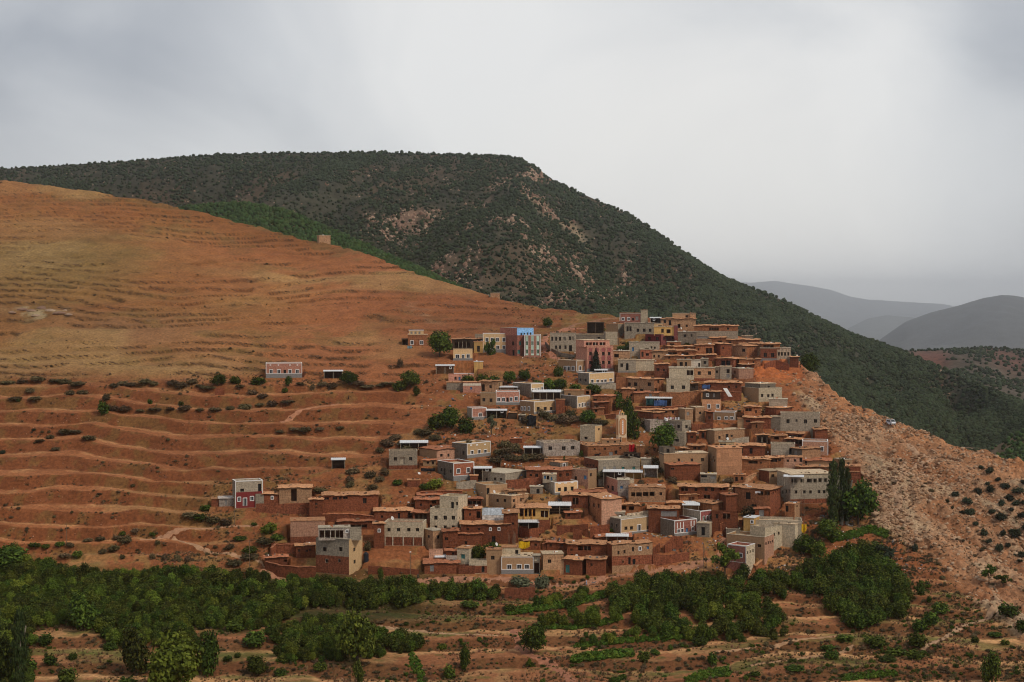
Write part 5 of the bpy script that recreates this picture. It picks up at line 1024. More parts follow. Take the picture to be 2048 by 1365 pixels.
H(MR, 'red mud house with pale teal door right of the tan cube on posts', 1128, 1172, 1121, 1151, 'R', 'mud', 't1135,1138,8,16', D=470, c=1163, s='R')
H(MR, 'rounded red mud house with single small window by the bottom lane', 1172, 1213, 1120, 1152, 'R', 'mud', 'd1183,1130,4,6', D=469, c=1210, s='R', sw='R')
H(MR, 'big crumbling mud house with two black bays above the lane houses', 1134, 1212, 1089, 1117, 'R', 'mud', 'o1161,1097,10,9 o1175,1097,14,9 d1143,1100,4,5 d1144,1110,4,4', D=478)
H(MR, 'flat mud roof with white sheets right of the crumbling house', 1192, 1262, 1075, 1092, 'R', 'red', '', D=486)
shed('white_sheet_roof', 'pale sheet roof lying over scrap on the flat mud roof', 1213, 1256, 1072.5, 1082, D=484, wall='D')
i = H(MR, 'long two tone house of tan render over red brick beside the bottom lane', 1213, 1305, 1090, 1132, 'T', 'mud', 'd1237,1106,4,7 d1249,1104,4,7 w1280,1097.5,4,6 b1296,1096,5,6 D1259,1122,5,14 D1268,1125,6,14 s1246,1124,3,5 D1266,1099,4,9', D=472, over=.3, c=1224, sw='R', bands=[('Q', 1113, 1132)])
mudwall('lane_wall', 'long red wall along the bottom lane right of the two tone house', [(1306, 1132), (1340, 1127), (1379, 1119)], [23, 17, 15], 'Q', cap=False)
mudwall('lane_wall', 'crumbling red lane wall right of the tall bottom left house', [(736, 1148), (780, 1149), (838, 1148)], [17, 14, 9], 'R', cap=False)
mudwall('stone_terrace_wall', 'short stone retaining wall in the orchard below the village', [(1009, 1191), (1040, 1191), (1070, 1190)], 15, 'Q', cap=False)
H(MR, 'isolated tiny brick cistern box on the grassy bank below the grey terrace edge house', 815, 840, 961, 974, 'Q', 'flat', '', D=517, d=3, rm=RM, cat='cistern')
H(MR, 'dry stone pen foundation on the terraces below the lone pink house', 430, 449, 777, 790, 'Q', 'none', '', cat='pen', d=2, D=float(DG(440, 788)))

# smaller rooms, yards and broken walls between the houses
mudwall('ruined_wall', 'broken mud wall stub in the rubble right of the laundry roof house', [(1384, 862), (1400, 858), (1426, 860)], [14, 9, 16], 'R', cap=False)
H(MR, 'dark doored mud cell above the wide pale tan house', 1398, 1412, 862, 878, 'R', 'mud', 'D1406,871,6,11', d=3)
H('mud_hut', 'small square mud hut beside the peach orange wall with a well below', 1467, 1491, 950, 966, 'O', 'flat', 'D1473,959,5,9 d1484,957,5,7', cat='hut', rm=RM)
mudwall('stair_wall_low', 'pale edged stair wall climbing left of the broad tan roof house', [(1486, 966), (1500, 957), (1520, 949)], 5, 'T', cat='wall')
mudwall('ruined_wall', 'tall broken wall in the rubble heap above the long lane wall', [(1330, 1104), (1348, 1098), (1366, 1096)], [14, 26, 20], 'R', cap=False)
mudwall('ruined_wall', 'low broken wall at the left of the rubble heap above the lane wall', [(1306, 1108), (1320, 1100)], [8, 14], 'R', cap=False)
mudwall('stone_wall', 'pale whitish stone wall above the cream house with white door', [(1254, 1038), (1276, 1036), (1300, 1032)], 11, 'S', cap=False)
H(MR, 'mud porch room with poles under the tan gallery house', 1238, 1277, 1009, 1024, 'O', 'mud', 'o1248,1016,9,8 o1263,1017,10,8', d=3)
H(CH, 'grey framed open room right of the tilted mud roof house', 1222, 1250, 1025, 1040, 'G', 'flat', 'o1236,1033,18,9', d=3, rm=CAP)
mudwall('yard_wall', 'low orange yard wall left of the salmon and grey house', [(1174, 988), (1190, 986), (1208, 984)], 9, 'O')
mudwall('brick_yard_wall', 'red brick wall with stone top under the rubble roof house', [(1012, 978), (1045, 976), (1082, 972)], 18, 'Q', cap=False)
mudwall('yard_wall', 'red yard wall below the kinked metal edged roof', [(1084, 1100), (1110, 1096), (1134, 1094)], 12, 'R')
H(MR, 'low red room between the yellow tarpaulin and the crumbling house', 1094, 1134, 1086, 1100, 'R', 'red', '', d=3)
H(MR, 'narrow dark mud passage house left of the yellow brown roof hut', 1452, 1480, 1058, 1076, 'K', 'par', '', d=4)
mudwall('retaining_wall', 'grey stone wall under the cream house below the conifer', [(1180, 776), (1205, 776), (1232, 772)], 6, 'G', cap=False)
mudwall('retaining_wall', 'rough mud bank wall under the blank upper storey on posts', [(1232, 764), (1260, 763), (1308, 760)], 9, 'O', cap=False)
H(MR, 'small mud shed behind the tan house with white frames left', 1112, 1130, 800, 812, 'R', 'flat', '', d=3, rm=RM)
H(MR, 'low mud room between the stepped mud house and the tarpaulin shed', 1236, 1262, 806, 820, 'R', 'mud', '', d=3)
mudwall('yard_wall', 'red yard wall below the stepped mud house', [(1186, 836), (1212, 836), (1232, 834)], 6, 'R')
H(MR, 'mud room right of the white vent shed on the middle terrace', 1016, 1034, 826, 838, 'D', 'flat', '', d=3, rm=RM)
H(MR, 'small tan annex with dark door left of the cream trimmed parapet house', 1060, 1086, 974, 988, 'K', 'flat', 'D1076,983,6,9', d=3, rm=CAP)
H(MR, 'narrow mud room between the orange red house shed and the flat grey house', 940, 956, 952, 964, 'R', 'flat', '', d=3, rm=RM)
H(MR, 'mud annex under the pinkish mud house with orange roof', 846, 872, 921, 932, 'Z', 'red', '', d=3)
H(MR, 'low mud byre left of the stained blue grey house shed', 1020, 1044, 878, 886, 'R', 'flat', '', d=3, rm=RM2)
mudwall('yard_wall', 'low yard wall in front of the stained blue grey house', [(1088, 922), (1120, 922), (1158, 920)], 4, 'O')
H(MR, 'small mud kiosk right of the big flat grey long house', 1282, 1302, 918, 932, 'G', 'flat', '', d=3, rm=CAP)
H(MR, 'low double mud rooms under the plain tan mud house', 1606, 1640, 929, 937, 'Z', 'none', 'd1615,932,4,4 d1628,932,4,4', d=3)
mudwall('yard_wall', 'red bank wall right of the roadside hut below the gallery house', [(1604, 1040), (1630, 1036), (1650, 1030)], 7, 'R', cap=False)
H(MR, 'small mud store left of the tall red stone house foot', 1478, 1494, 1040, 1054, 'R', 'mud', 'D1487,1048,5,9', d=3)
mudwall('ruined_wall', 'cracked mud wall at the cliff top left of the square crumbling tower', [(1530, 736), (1552, 733), (1578, 738)], [9, 13, 10], 'R', cap=False)
mudwall('yard_wall', 'low mud wall below the whitish stone house', [(1462, 766), (1490, 765), (1512, 762)], 6, 'O', cap=False)
H(MR, 'sunken mud room between the two tan cube houses and the tan over pink house', 1411, 1427, 824, 846, 'R', 'red', 'd1419,836,4,6', d=3)
H(MR, 'brown mud room right of the tan over pink house', 1475, 1488, 838, 858, 'Z', 'flat', '', d=3, rm=RM)
build_terrain()
# ------------------------------------------------------------------ haze
hz = MB(); hz.box(-30000, 30000, -300, 24000, -1502, 305)
mh = bpy.data.materials.new('haze_air'); mh.use_nodes = True; t = mh.node_tree; t.nodes.clear()
ho = N(t, 'ShaderNodeOutputMaterial'); pv = N(t, 'ShaderNodeVolumePrincipled'); pv.inputs['Density'].default_value = 6.2e-5
pv.inputs['Color'].default_value = (0.94, 0.965, 1.0, 1); pv.inputs['Anisotropy'].default_value = 0.86
t.links.new(pv.outputs[0], ho.inputs['Volume'])
tag(hz.build('haze', mh), 'thin grey haze filling the valley air', None, kind='stuff')
# ------------------------------------------------------------------ vegetation and stones
PROTO = bpy.data.collections.new('prototypes')      # never linked to the scene
def pcol(name, meshes):
    c = bpy.data.collections.new(name)
    for i, m in enumerate(meshes):
        c.objects.link(bpy.data.objects.new('%s_kind_%d' % (name, i), m))
    return c
def scatter(name, pts, scl, coll, label, rot=None, tilt=None, idx=None):
    n = len(pts); me = bpy.data.meshes.new(name); me.vertices.add(n); me.vertices.foreach_set('co', np.asarray(pts, np.float32).ravel())
    scl = np.asarray(scl, np.float32); scl = np.repeat(scl[:, None], 3, 1) if scl.ndim == 1 else scl
    a = me.attributes.new('scl', 'FLOAT_VECTOR', 'POINT'); a.data.foreach_set('vector', scl.ravel())
    r = np.zeros((n, 3), np.float32); r[:, 2] = rng.random(n)*6.283 if rot is None else rot
    if tilt: r[:, :2] = (rng.random((n, 2))-.5)*tilt
    a = me.attributes.new('rot', 'FLOAT_VECTOR', 'POINT'); a.data.foreach_set('vector', r.ravel())
    nk = len(coll.objects); a = me.attributes.new('idx', 'INT', 'POINT')
    a.data.foreach_set('value', (rng.integers(0, nk, n) if idx is None else idx).astype(np.int32))
    o = link(bpy.data.objects.new(name, me)); tag(o, label, None, kind='stuff')
    t = bpy.data.node_groups.new(name+'_nodes', 'GeometryNodeTree')
    t.interface.new_socket('Geometry', in_out='INPUT', socket_type='NodeSocketGeometry'); t.interface.new_socket('Geometry', in_out='OUTPUT', socket_type='NodeSocketGeometry')
    gi = t.nodes.new('NodeGroupInput'); go = t.nodes.new('NodeGroupOutput'); ci = t.nodes.new('GeometryNodeCollectionInfo'); ci.inputs[0].default_value = coll
    ci.inputs['Separate Children'].default_value = True; ci.inputs['Reset Children'].default_value = True
    iop = t.nodes.new('GeometryNodeInstanceOnPoints'); iop.inputs['Pick Instance'].default_value = True
    def at(nm, ty):
        q = t.nodes.new('GeometryNodeInputNamedAttribute'); q.data_type = ty; q.inputs[0].default_value = nm; return q.outputs[0]
    K = t.links.new; K(gi.outputs[0], iop.inputs['Points']); K(ci.outputs[0], iop.inputs['Instance'])
    K(at('idx', 'INT'), iop.inputs['Instance Index']); K(at('rot', 'FLOAT_VECTOR'), iop.inputs['Rotation']); K(at('scl', 'FLOAT_VECTOR'), iop.inputs['Scale'])
    K(iop.outputs[0], go.inputs[0]); md = o.modifiers.new('instances', 'NODES'); md.node_group = t; return o
def leaves(n, lobes, size, seed, mat, up=0.3, aspect=1.6, hollow=0.45):
    """crown of leaf-spray faces spread through a set of lobes (cx, cy, cz, rx, ry, rz)"""
    r = np.random.default_rng(seed); L_ = np.array(lobes, float); vol = (L_[:, 3]*L_[:, 4]*L_[:, 5])**(2/3); k = r.choice(len(L_), n, p=vol/vol.sum())
    d = r.normal(size=(n, 3)); d /= np.linalg.norm(d, axis=1)[:, None]; rad = hollow+(1-hollow)*r.random(n)**0.6
    lump = 1+0.16*np.sin(d[:, 0]*7+k)+0.14*np.sin(d[:, 2]*8+k*2)+0.10*np.sin(d[:, 1]*11)
    c = L_[k, :3]+d*L_[k, 3:]*(rad*lump)[:, None]
    nr = d*0.8+r.normal(size=(n, 3))*0.55; nr[:, 2] += up; nr /= np.linalg.norm(nr, axis=1)[:, None]
    t = np.cross(nr, r.normal(size=(n, 3))); t /= np.linalg.norm(t, axis=1)[:, None]; b = np.cross(nr, t)
    s = size*(0.6+0.8*r.random(n))[:, None]; a = t*s*aspect*.5; b = b*s*.5
    V = np.stack([c-a, c-b*0.9+a*0.1, c+a, c+b], 1).reshape(-1, 3); Q = np.arange(4*n).reshape(-1, 4)
    me = mesh_np('crown', V, Q); me.materials.append(mat); return me
def lobes_round(seed, n, R, Hc, sq=0.8, sp=0.55):
    r = np.random.default_rng(seed); o = [(0, 0, Hc, R*.72, R*.72, R*sq*.72)]
    for i in range(n):
        a = r.random()*6.283; e = r.uniform(-.5, .9); q = R*sp
        o.append((math.cos(a)*q*math.cos(e), math.sin(a)*q*math.cos(e), Hc+math.sin(e)*q*sq*1.1, R*r.uniform(.3, .5), R*r.uniform(.3, .5), R*sq*r.uniform(.28, .48)))
    return o
def trunk_mesh(h, r, n=5, seed=0, spread=.5, white=False):
    rr = random.Random(seed); mb = MB(); mb.bar((0, 0, -1.2), (0, 0, h*.45), r, 7, r*.75); mb.bar((0, 0, h*.45), (rr.uniform(-.1, .1)*h, rr.uniform(-.1, .1)*h, h*.8), r*.75, 6, r*.35)
    for i in range(n):
        a = i*6.283/n+rr.uniform(-.4, .4); z = h*rr.uniform(.3, .55); q = h*spread*rr.uniform(.5, .8)
        mb.bar((0, 0, z), (math.cos(a)*q, math.sin(a)*q, z+h*rr.uniform(.2, .4)), r*.45, 5, r*.15)
    return mb.mesh('trunk', BARK2 if white else BARK)
BARK = flat_mat('dark_bark', (.09, .065, .045), 1, .4, 2); BARK2 = flat_mat('pale_bark', (.30, .26, .2), 1, .4, 2)
LG = leaf_mat('broad_leaves', (.013, .030, .005), (.037, .070, .010), (.095, .145, .020))
LO = leaf_mat('orchard_leaves', (.011, .022, .004), (.033, .052, .009), (.105, .125, .020))
LB = leaf_mat('bright_leaves', (.045, .080, .010), (.085, .135, .016), (.14, .20, .026))
LJ = leaf_mat('juniper_leaves', (.016, .026, .015), (.028, .040, .022), (.044, .056, .028))
LP = leaf_mat('poplar_leaves', (.018, .034, .012), (.036, .066, .018), (.065, .10, .028))
LS = leaf_mat('olive_leaves', (.045, .055, .030), (.085, .095, .052), (.13, .14, .08))
LY = leaf_mat('dry_grass_blades', (.14, .095, .040), (.23, .155, .07), (.33, .23, .115))
LYG = leaf_mat('dry_green_scrub', (.060, .055, .022), (.11, .09, .04), (.17, .13, .06))
LC = leaf_mat('crop_leaves', (.030, .075, .010), (.055, .12, .014), (.09, .17, .022))
KIND = {}
def kind(k, mats, fn, nv=3, trunk=None):
    for m, mt_ in mats.items():
        KIND[k+m] = [(fn(v, mt_), trunk(v) if trunk else None) for v in range(nv)]
# every prototype is 1 unit tall with a crown 1 unit wide; leaves are sized for about 6 m trees
kind('round', {'G': LG, 'B': LB, 'S': LS}, lambda v, m: leaves(3200, lobes_round(v+1, 10, .54, .50, 1.0), .052, v, m), 3, lambda v: trunk_mesh(.6, .035, 5, v))
kind('orch', {'O': LO, 'G': LG, 'B': LB}, lambda v, m: leaves(2200, [(math.cos(i*2.1+v)*.22*(i > 0), math.sin(i*2.1+v)*.22*(i > 0), .45+.13*math.sin(i*1.7+v), .25, .25, .34) for i in range(5)]+[(.05*v-.05, 0, .72,   .14, .14, .26)], .056, 20+v, m, .5), 4, lambda v: trunk_mesh(.5, .03, 4, v))
kind('poplar', {'P': LP}, lambda v, m: leaves(3600, [(0.05*math.sin(i*2+v), .05*math.cos(i*3), .14+.085*i, .40-.03*abs(i-4), .40-.03*abs(i-4), .075) for i in range(10)], .05, 30+v, m, .6, 1.3, .3), 2, lambda v: trunk_mesh(.95, .035, 4, v, .08, True))
kind('conifer', {'J': LJ}, lambda v, m: leaves(2600, [(0, 0, .08+.075*i, .46*(1-i/12.5), .46*(1-i/12.5), .05) for i in range(12)], .055, 40+v, m, -.2, 2.0, .3), 1, lambda v: trunk_mesh(.9, .03, 2, v, .05))
kind('shrub', {'G': LG, 'B': LB, 'S': LS, 'J': LJ, 'D': LYG}, lambda v, m: leaves(700, [(math.cos(i*2.4+v)*.22, math.sin(i*2.4+v)*.22, .36+.08*math.sin(i*3+v), .28, .28, .36) for i in range(5)], .10, 50+v, m, .4, 1.6, .3), 3)
kind('open', {'G': LG, 'S': LS, 'J': LJ}, lambda v, m: leaves(1100, [(math.cos(i*1.3+v)*.30*((i % 3)/2+.2), math.sin(i*1.3+v)*.30, .5+.1*i % .42, .17, .17, .13) for i in range(8)], .06, 60+v, m, .4), 2, lambda v: trunk_mesh(.8, .03, 6, v, .45))
def tree(name, label, u, v, hp, wp, k='roundG', cat='tree', group=None, D=None, one=False, dy=0):
    """a plant standing at photo pixel (u, v), hp pixels tall and wp wide"""
    x, y, z = gp(u, v)
    if D: x, y, z = (float(q) for q in P(u, v, D))
    h = hp/F*y; w = wp/F*y; r_ = random.Random(int(u*13+v*7)); cm, tm = KIND[k][r_.randrange(len(KIND[k]))]
    rz = r_.random()*6.28
    if one or tm is None:
        o = bpy.data.objects.new(name, cm); o.location = (x, y, z-h*.04); o.scale = (w, w, h*1.02); o.rotation_euler.z = rz; link(o); tag(o, label, cat, group); return o
    e = empty(name, (x, y, z-h*.02), rz); tag(e, label, cat, group)
    c = link(bpy.data.objects.new('crown', cm), e); c.scale = (w, w, h)
    t = link(bpy.data.objects.new('trunk', tm), e); t.scale = (h, h, h); return e
T = tree
T('round_tree', 'big dense round tree between the orange brick house and the dark shelter', 879, 714, 56, 54)
T('conifer', 'pointed dark conifer in front of the salmon four storey house', 1192, 744, 50, 26, 'coniferJ', dy=0, D=611)
T('lone_tree', 'small lone round tree on the bare slope above the blue topped house', 1094.5, 655, 21, 23, 'roundG')
T('cliff_tree', 'dark rounded tree growing just behind the cliff edge', 1615, 752, 50, 44, 'roundG', D=622)
T('leaning_tree', 'slender sparse tree leaning in front of the cream two storey house', 981, 734, 56, 26, 'openG', D=632)
T('tall_tree', 'tall green tree behind the minaret', 1259, 884, 98, 46, 'orchG', D=555)
T('round_tree', 'dark broad tree left of the laundry roof house', 1322, 902, 60, 62, 'roundG', D=541)
T('green_tree', 'green tree in the gully above the minaret', 1240, 822, 38, 28, 'orchG', D=576)
T('poplar', 'left and broadest of three tall poplars beside the gallery house', 1667, 1052, 137, 36, 'poplarP')
T('poplar', 'middle and tallest of three tall poplars beside the gallery house', 1683, 1050, 142, 26, 'poplarP')
T('poplar', 'right and thinnest of three tall poplars beside the gallery house', 1694, 1048, 120, 24, 'poplarP')
T('round_tree', 'huge dark round tree right of the poplars', 1716, 1048, 94, 80, 'roundG')
T('low_tree', 'low dense tree at the foot of the poplars', 1662, 1082, 48, 56, 'roundG')
T('feathery_tree', 'feathery tree in front of the small pink house at the orchard edge', 1450, 1155, 66, 58, 'openG')
T('round_tree', 'left of two dark round trees below the pale block houses', 1607, 1112, 46, 46, 'roundG')
T('round_tree', 'right of two dark round trees below the pale block houses', 1633, 1118, 40, 38, 'roundG')
T('open_tree', 'open crowned dark tree at the top corner of the right orchard', 1770, 1132, 42, 50, 'openJ')
T('scraggly_tree', 'scraggly tree with bare trunk alone on the scree at the right edge', 1978, 1168, 38, 34, 'openG')
T('scraggly_tree', 'low spreading scraggly tree right of the bare trunked one on the scree', 2006, 1176, 28, 38, 'openG')
T('dark_tree', 'dark upright tree at the bottom right corner', 1984, 1366, 72, 46, 'orchG')
T('round_tree', 'dark round tree beside the gully in the lower terraces', 1062, 1306, 66, 66, 'roundG')
T('round_tree', 'large dark tree on a long trunk standing over the lower left orchard', 715, 1330, 118, 78, 'roundG')
T('bright_tree', 'large bright green tree at the bottom left', 345, 1392, 130, 118, 'roundB')
T('grey_green_tree', 'grey green tree right of the large bright green tree', 414, 1352, 98, 56, 'orchG')
T('dark_tree', 'dark tree left of the large bright green tree', 272, 1352, 108, 66, 'orchO')
T('tall_tree', 'tall narrow tree at the bottom left corner', 40, 1385, 178, 40, 'poplarP')
T('grey_green_tree', 'bluish green tree rising from the left orchard mass', 165, 1262, 86, 66, 'orchG')
T('dark_tree', 'dark bushy tree at the very left edge of the orchard top', 18, 1142, 52, 88, 'roundG')
T('dark_tree', 'broad dark tree in the very bottom left corner', 4, 1372, 120, 60, 'orchO')
T('slim_tree', 'slim dark tree on the terraces left of the bottom gully', 930, 1342, 58, 27, 'orchG')
T('round_shrub', 'dark rounded bush beside the slim dark tree', 899, 1356, 32, 28, 'shrubG', cat='shrub')
T('slim_tree', 'slim dark tree in front of the large dark long trunked tree', 716, 1366, 52, 26, 'orchO')
T('small_tree', 'little bush tree in the bottom gully', 1058, 1334, 20, 14, 'orchG')
T('round_tree', 'rounded dark bushy tree right of the grey green tree at the bottom left', 517, 1352, 44, 48, 'roundG')
T('olive_bush', 'wide grey green olive bush below the brown outlined house', 1041, 1172, 25, 46, 'shrubS', cat='shrub')
T('olive_bush', 'tall grey green olive bush below the tan cube on posts', 1084, 1176, 36, 32, 'shrubS', cat='shrub')
T('young_tree', 'small upright tree on the bank right of the tall bottom left house', 761, 1163, 32, 14, 'orchG')
T('green_bush', 'bright green bush left of the blank pinkish house', 538, 1066, 28, 38, 'shrubB', cat='shrub')
T('fig_tree', 'first dark tree of the pair behind the light grey house and tan house', 955, 1124, 38, 30, 'roundG', D=477)
T('fig_tree', 'second dark tree of the pair behind the light grey house and tan house', 985, 1112, 30, 38, 'roundG', D=479)
T('small_tree', 'small dark tree between the long trunked tree and the gully', 603, 1192, 20, 20, 'orchB')
for i, (u, v, h, w, k, l) in enumerate([
 (822, 775, 36, 42, 'roundG', 'broad green tree on the terrace left of the pink walled shelter'), (800, 780, 24, 34, 'shrubG', 'dark bush left of the broad green terrace tree'), (833, 792, 22, 17, 'orchG', 'little green tree in the orange field below the broad terrace tree'),
 (698, 770, 30, 38, 'roundG', 'green tree in front of the long low white roofed shed'), (435, 772, 26, 34, 'roundG', 'green tree left of the lone pink house on the hedge line'), (470, 768, 20, 24, 'shrubG', 'second green tree left of the lone pink house'), (516, 770, 22, 34, 'shrubG', 'green bush touching the left side of the lone pink house'),
 (577, 772, 22, 18, 'orchG', 'small tree directly under the lone pink house'), (536, 744, 22, 10, 'orchG', 'thin dark tree at the left wall of the lone pink house'), (207, 828, 34, 26, 'shrubG', 'tall green bush alone at the left end of the long hedge line'), (213, 800, 16, 18, 'shrubD', 'dry bush just above the tall green bush'),
 (874, 856, 38, 44, 'shrubG', 'left of three merging dark bushes left of the small pink house'), (905, 858, 48, 46, 'roundG', 'middle of three merging dark bushes left of the small pink house'), (932, 866, 40, 34, 'shrubG', 'right of three merging dark bushes left of the small pink house'), (983, 870, 40, 22, 'openS', 'thin leggy tree in front of the white vent shed'),
 (1176, 850, 32, 36, 'roundG', 'round green tree at the right end of the dry hedge above the minaret'), (800, 734, 22, 14, 'shrubD', 'dry shrub on the orange slope below the orange brick house'), (935, 766, 22, 30, 'shrubG', 'first green bush behind the pink walled shelter'), (965, 767, 24, 30, 'shrubG', 'second green bush behind the tan row'),
 (988, 768, 22, 26, 'shrubG', 'third green bush behind the tan row'), (1018, 768, 28, 28, 'roundG', 'round green tree left of the narrow cream front'), (1049, 762, 24, 28, 'roundG', 'round green tree above the narrow cream front'), (1075, 772, 16, 24, 'shrubG', 'low green bush behind the narrow cream front'),
 (1100, 778, 28, 30, 'shrubB', 'light green bush left below the brown house with arched windows'), (1122, 780, 24, 32, 'roundG', 'dark green bush below the brown house with arched windows'), (1150, 782, 20, 26, 'shrubG', 'dark low bush in front of the grey flank of the cream trimmed house'), (1188, 786, 24, 32, 'shrubG', 'green bush under the cream trimmed house'),
 (1117, 752, 26, 22, 'shrubG', 'green bush at the left corner of the brown arched window house'), (1237, 798, 20, 24, 'shrubG', 'green bush at the left foot of the orange two storey mud house'), (1198, 665, 22, 26, 'shrubB', 'green vine climbing the ragged crest shelter'),
 (1245, 700, 12, 24, 'shrubG', 'small dark green bush between salmon house and blue door house'), (1255, 700, 18, 12, 'orchG', 'little tree beside the blue door house'), (1375, 692, 8, 16, 'shrubG', 'tiny bush below the dark grey crest house'), (870, 976, 24, 36, 'shrubB', 'green yellow bush below the orange red house'),
 (852, 978, 16, 28, 'shrubG', 'dark bush left of the green yellow bush'), (795, 970, 14, 22, 'shrubG', 'dark green bush below the grey terrace edge house'), (412, 1022, 16, 26, 'shrubG', 'green bush left of the grey sheds'), (1199, 958, 26, 32, 'shrubD', 'dry bush between the patched house and the left white canopy'),
 (1283, 970, 14, 14, 'shrubD', 'dry bush under the small market stall'), (1480, 982, 18, 16, 'shrubG', 'dark bush beside the red mud annex with steps'), (1482, 1018, 34, 24, 'shrubD', 'upper scrub bush in the gap left of the tall red stone house'), (1497, 1032, 26, 30, 'shrubD', 'lower scrub bush in the gap left of the tall red stone house'),
 (1345, 965, 16, 20, 'shrubD', 'dry bush on the lane left of the yellow cloth'), (1459, 965, 12, 22, 'shrubD', 'grey bush under the peach orange wall'), (1667, 1116, 14, 14, 'shrubG', 'little round bush right of the two dark round trees'), (1163, 914, 14, 10, 'orchG', 'small sapling in front of the mosque hall'),
 (1128, 924, 14, 6, 'orchG', 'single green sapling above the white door room'), (1222, 1068, 16, 16, 'shrubG', 'green bush at the left foot of the cream house with white door'), (1427, 1062, 20, 18, 'shrubG', 'dark bush behind the grey garage cube'), (735, 1102, 26, 16, 'shrubD', 'dry bush beside the black water tank'),
 (140, 790, 12, 22, 'shrubD', 'dry bush on the far left terrace bank'), (36, 804, 10, 10, 'shrubG', 'tiny dark bush on the far left terrace'), (5, 908, 10, 14, 'shrubJ', 'dark dot of a bush at the left picture edge'), (68, 862, 6, 10, 'shrubJ', 'tiny dark bush on the upper left field'),
 (362, 812, 14, 12, 'shrubG', 'small green bush below the long hedge, left one'), (300, 808, 12, 12, 'shrubG', 'small dark bush below the long hedge, right of the tall green bush'), (570, 786, 14, 14, 'shrubG', 'small bright bush on the bank under the pink house tree'), (625, 780, 16, 12, 'shrubD', 'dry shrub right of the pink house bank'),
]): T('small_tree' if k[:5] != 'shrub' else 'shrub', l, u, v, h, w, k, cat='tree' if k[:5] != 'shrub' else 'shrub')
SLOPE = [(1962, 938, 9, 10), (1979, 946, 14, 17), (1956, 988, 15, 17), (1911, 993, 12, 16), (1934, 1008, 16, 21), (1895, 1005, 8, 8), (1940, 1030, 17, 20), (1925, 1028, 9, 14), (1981, 985, 18, 16), (1996, 962, 9, 12), (2010, 976, 12, 22), (2036, 986, 13, 24), (2019, 1001, 14, 18), (2032, 1011, 12, 16), (2003, 1012, 16, 14), (1984, 1026, 10, 14), (2002, 1040, 17, 22), (2022, 1023, 10, 12), (2044, 1036, 14, 18), (1952, 1050, 9, 10), (2046, 968, 10, 10), (1975, 970, 7, 10), (2047, 1008, 10, 12), (1905, 1018, 8, 6),
 (1830, 1104, 22, 12), (1968, 1071, 16, 15), (1978, 1086, 10, 13), (1999, 1102, 18, 16), (2006, 1072, 15, 12), (2016, 1094, 10, 12), (2031, 1074, 20, 24), (2043, 1114, 14, 14), (1951, 1051, 9, 11), (2030, 1112, 5, 6), (2040, 1124, 7, 12), (2022, 1066, 9, 14), (2052, 1060, 14, 18)]
for (u, v, h, w) in SLOPE: T('juniper_bush', 'dark green round bush dotted on the stony slope at the right edge', u, v, h*1.1, w*1.1, 'shrubJ', cat='bush', group='round bushes on the right hand stony slope')
for (u, v, h, w) in [(2018, 1232, 34, 44), (2046, 1262, 30, 30), (1840, 1262, 30, 34), (1860, 1250, 38, 36), (1880, 1225, 28, 36), (1835, 1292, 34, 42), (1810, 1205, 34, 14), (1842, 1190, 36, 20), (1858, 1205, 18, 12), (1655, 1300, 14, 34), (1662, 1318, 26, 34), (1690, 1282, 18, 40), (1590, 1340, 12, 40), (1585, 1325, 10, 20), (1750, 1290, 22, 50), (1790, 1310, 20, 50), (1830, 1318, 24, 44), (1775, 1322, 14, 40), (1510, 1352, 12, 24), (1950, 1285, 16, 18), (1990, 1272, 10, 30), (2010, 1290, 16, 20), (2025, 1298, 8, 16), (1790, 1335, 8, 12), (1912, 1335, 9, 14), (1400, 1290, 24, 34), (1425, 1330, 34, 22), (1395, 1270, 14, 30), (640, 1340, 20, 30), (455, 1322, 14, 22), (475, 1316, 14, 16), (500, 1325, 16, 16), (560, 1352, 20, 26), (585, 1322, 16, 22), (100, 1330, 30, 30), (135, 1365, 38, 40), (90, 1290, 30, 34), (145, 1320, 20, 20), (220, 1300, 20, 30), (255, 1370, 20, 40), (470, 1262, 24, 40), (510, 1290, 38, 50), (540, 1270, 26, 30), (1288, 1322, 26, 30), (1310, 1310, 16, 24), (1140, 1215, 24, 26), (940, 1212, 12, 44), (1020, 1222, 18, 26), (884, 1300, 18, 22), (1285, 1225, 10, 10), (1245, 1360, 14, 20), (1230, 1365, 16, 26), (1700, 1255, 14, 18)]:
    T('terrace_bush', 'dark green bush standing on the lower farmed terraces', u, v, h, w, 'shrubG', cat='bush', group='bushes on the lower farmed terraces')
for (u, v, h, w) in [(70, 1094, 12, 28), (92, 1096, 10, 20), (120, 1092, 12, 22), (140, 1094, 12, 20), (175, 1084, 10, 24), (200, 1082, 12, 24), (235, 1080, 12, 22), (253, 1086, 20, 24), (245, 1072, 12, 16), (305, 1072, 10, 14), (315, 1090, 14, 12), (270, 1066, 12, 18), (378, 1034, 12, 30), (400, 1040, 16, 30), (425, 1046, 18, 34), (452, 1050, 16, 26), (508, 1052, 9, 14), (205, 1108, 14, 20), (228, 1102, 16, 26), (130, 1116, 14, 26), (155, 1114, 16, 24), (245, 1118, 12, 12), (305, 1118, 16, 14), (330, 1120, 14, 16), (355, 1120, 14, 14), (375, 1124, 18, 14), (390, 1112, 6, 8), (470, 1130, 14, 34), (500, 1118, 14, 40), (460, 1098, 14, 20), (480, 1080, 10, 30), (530, 1088, 16, 40), (555, 1080, 16, 30), (500, 1105, 16, 34), (1180, 1098, 6, 8)]:
    T('verge_shrub', 'dry shrub on the field edge above the left orchard', u, v, h, w, 'shrubD' if (u+v) % 3 else 'shrubG', cat='shrub', group='dry shrubs on the field edge above the left orchard')
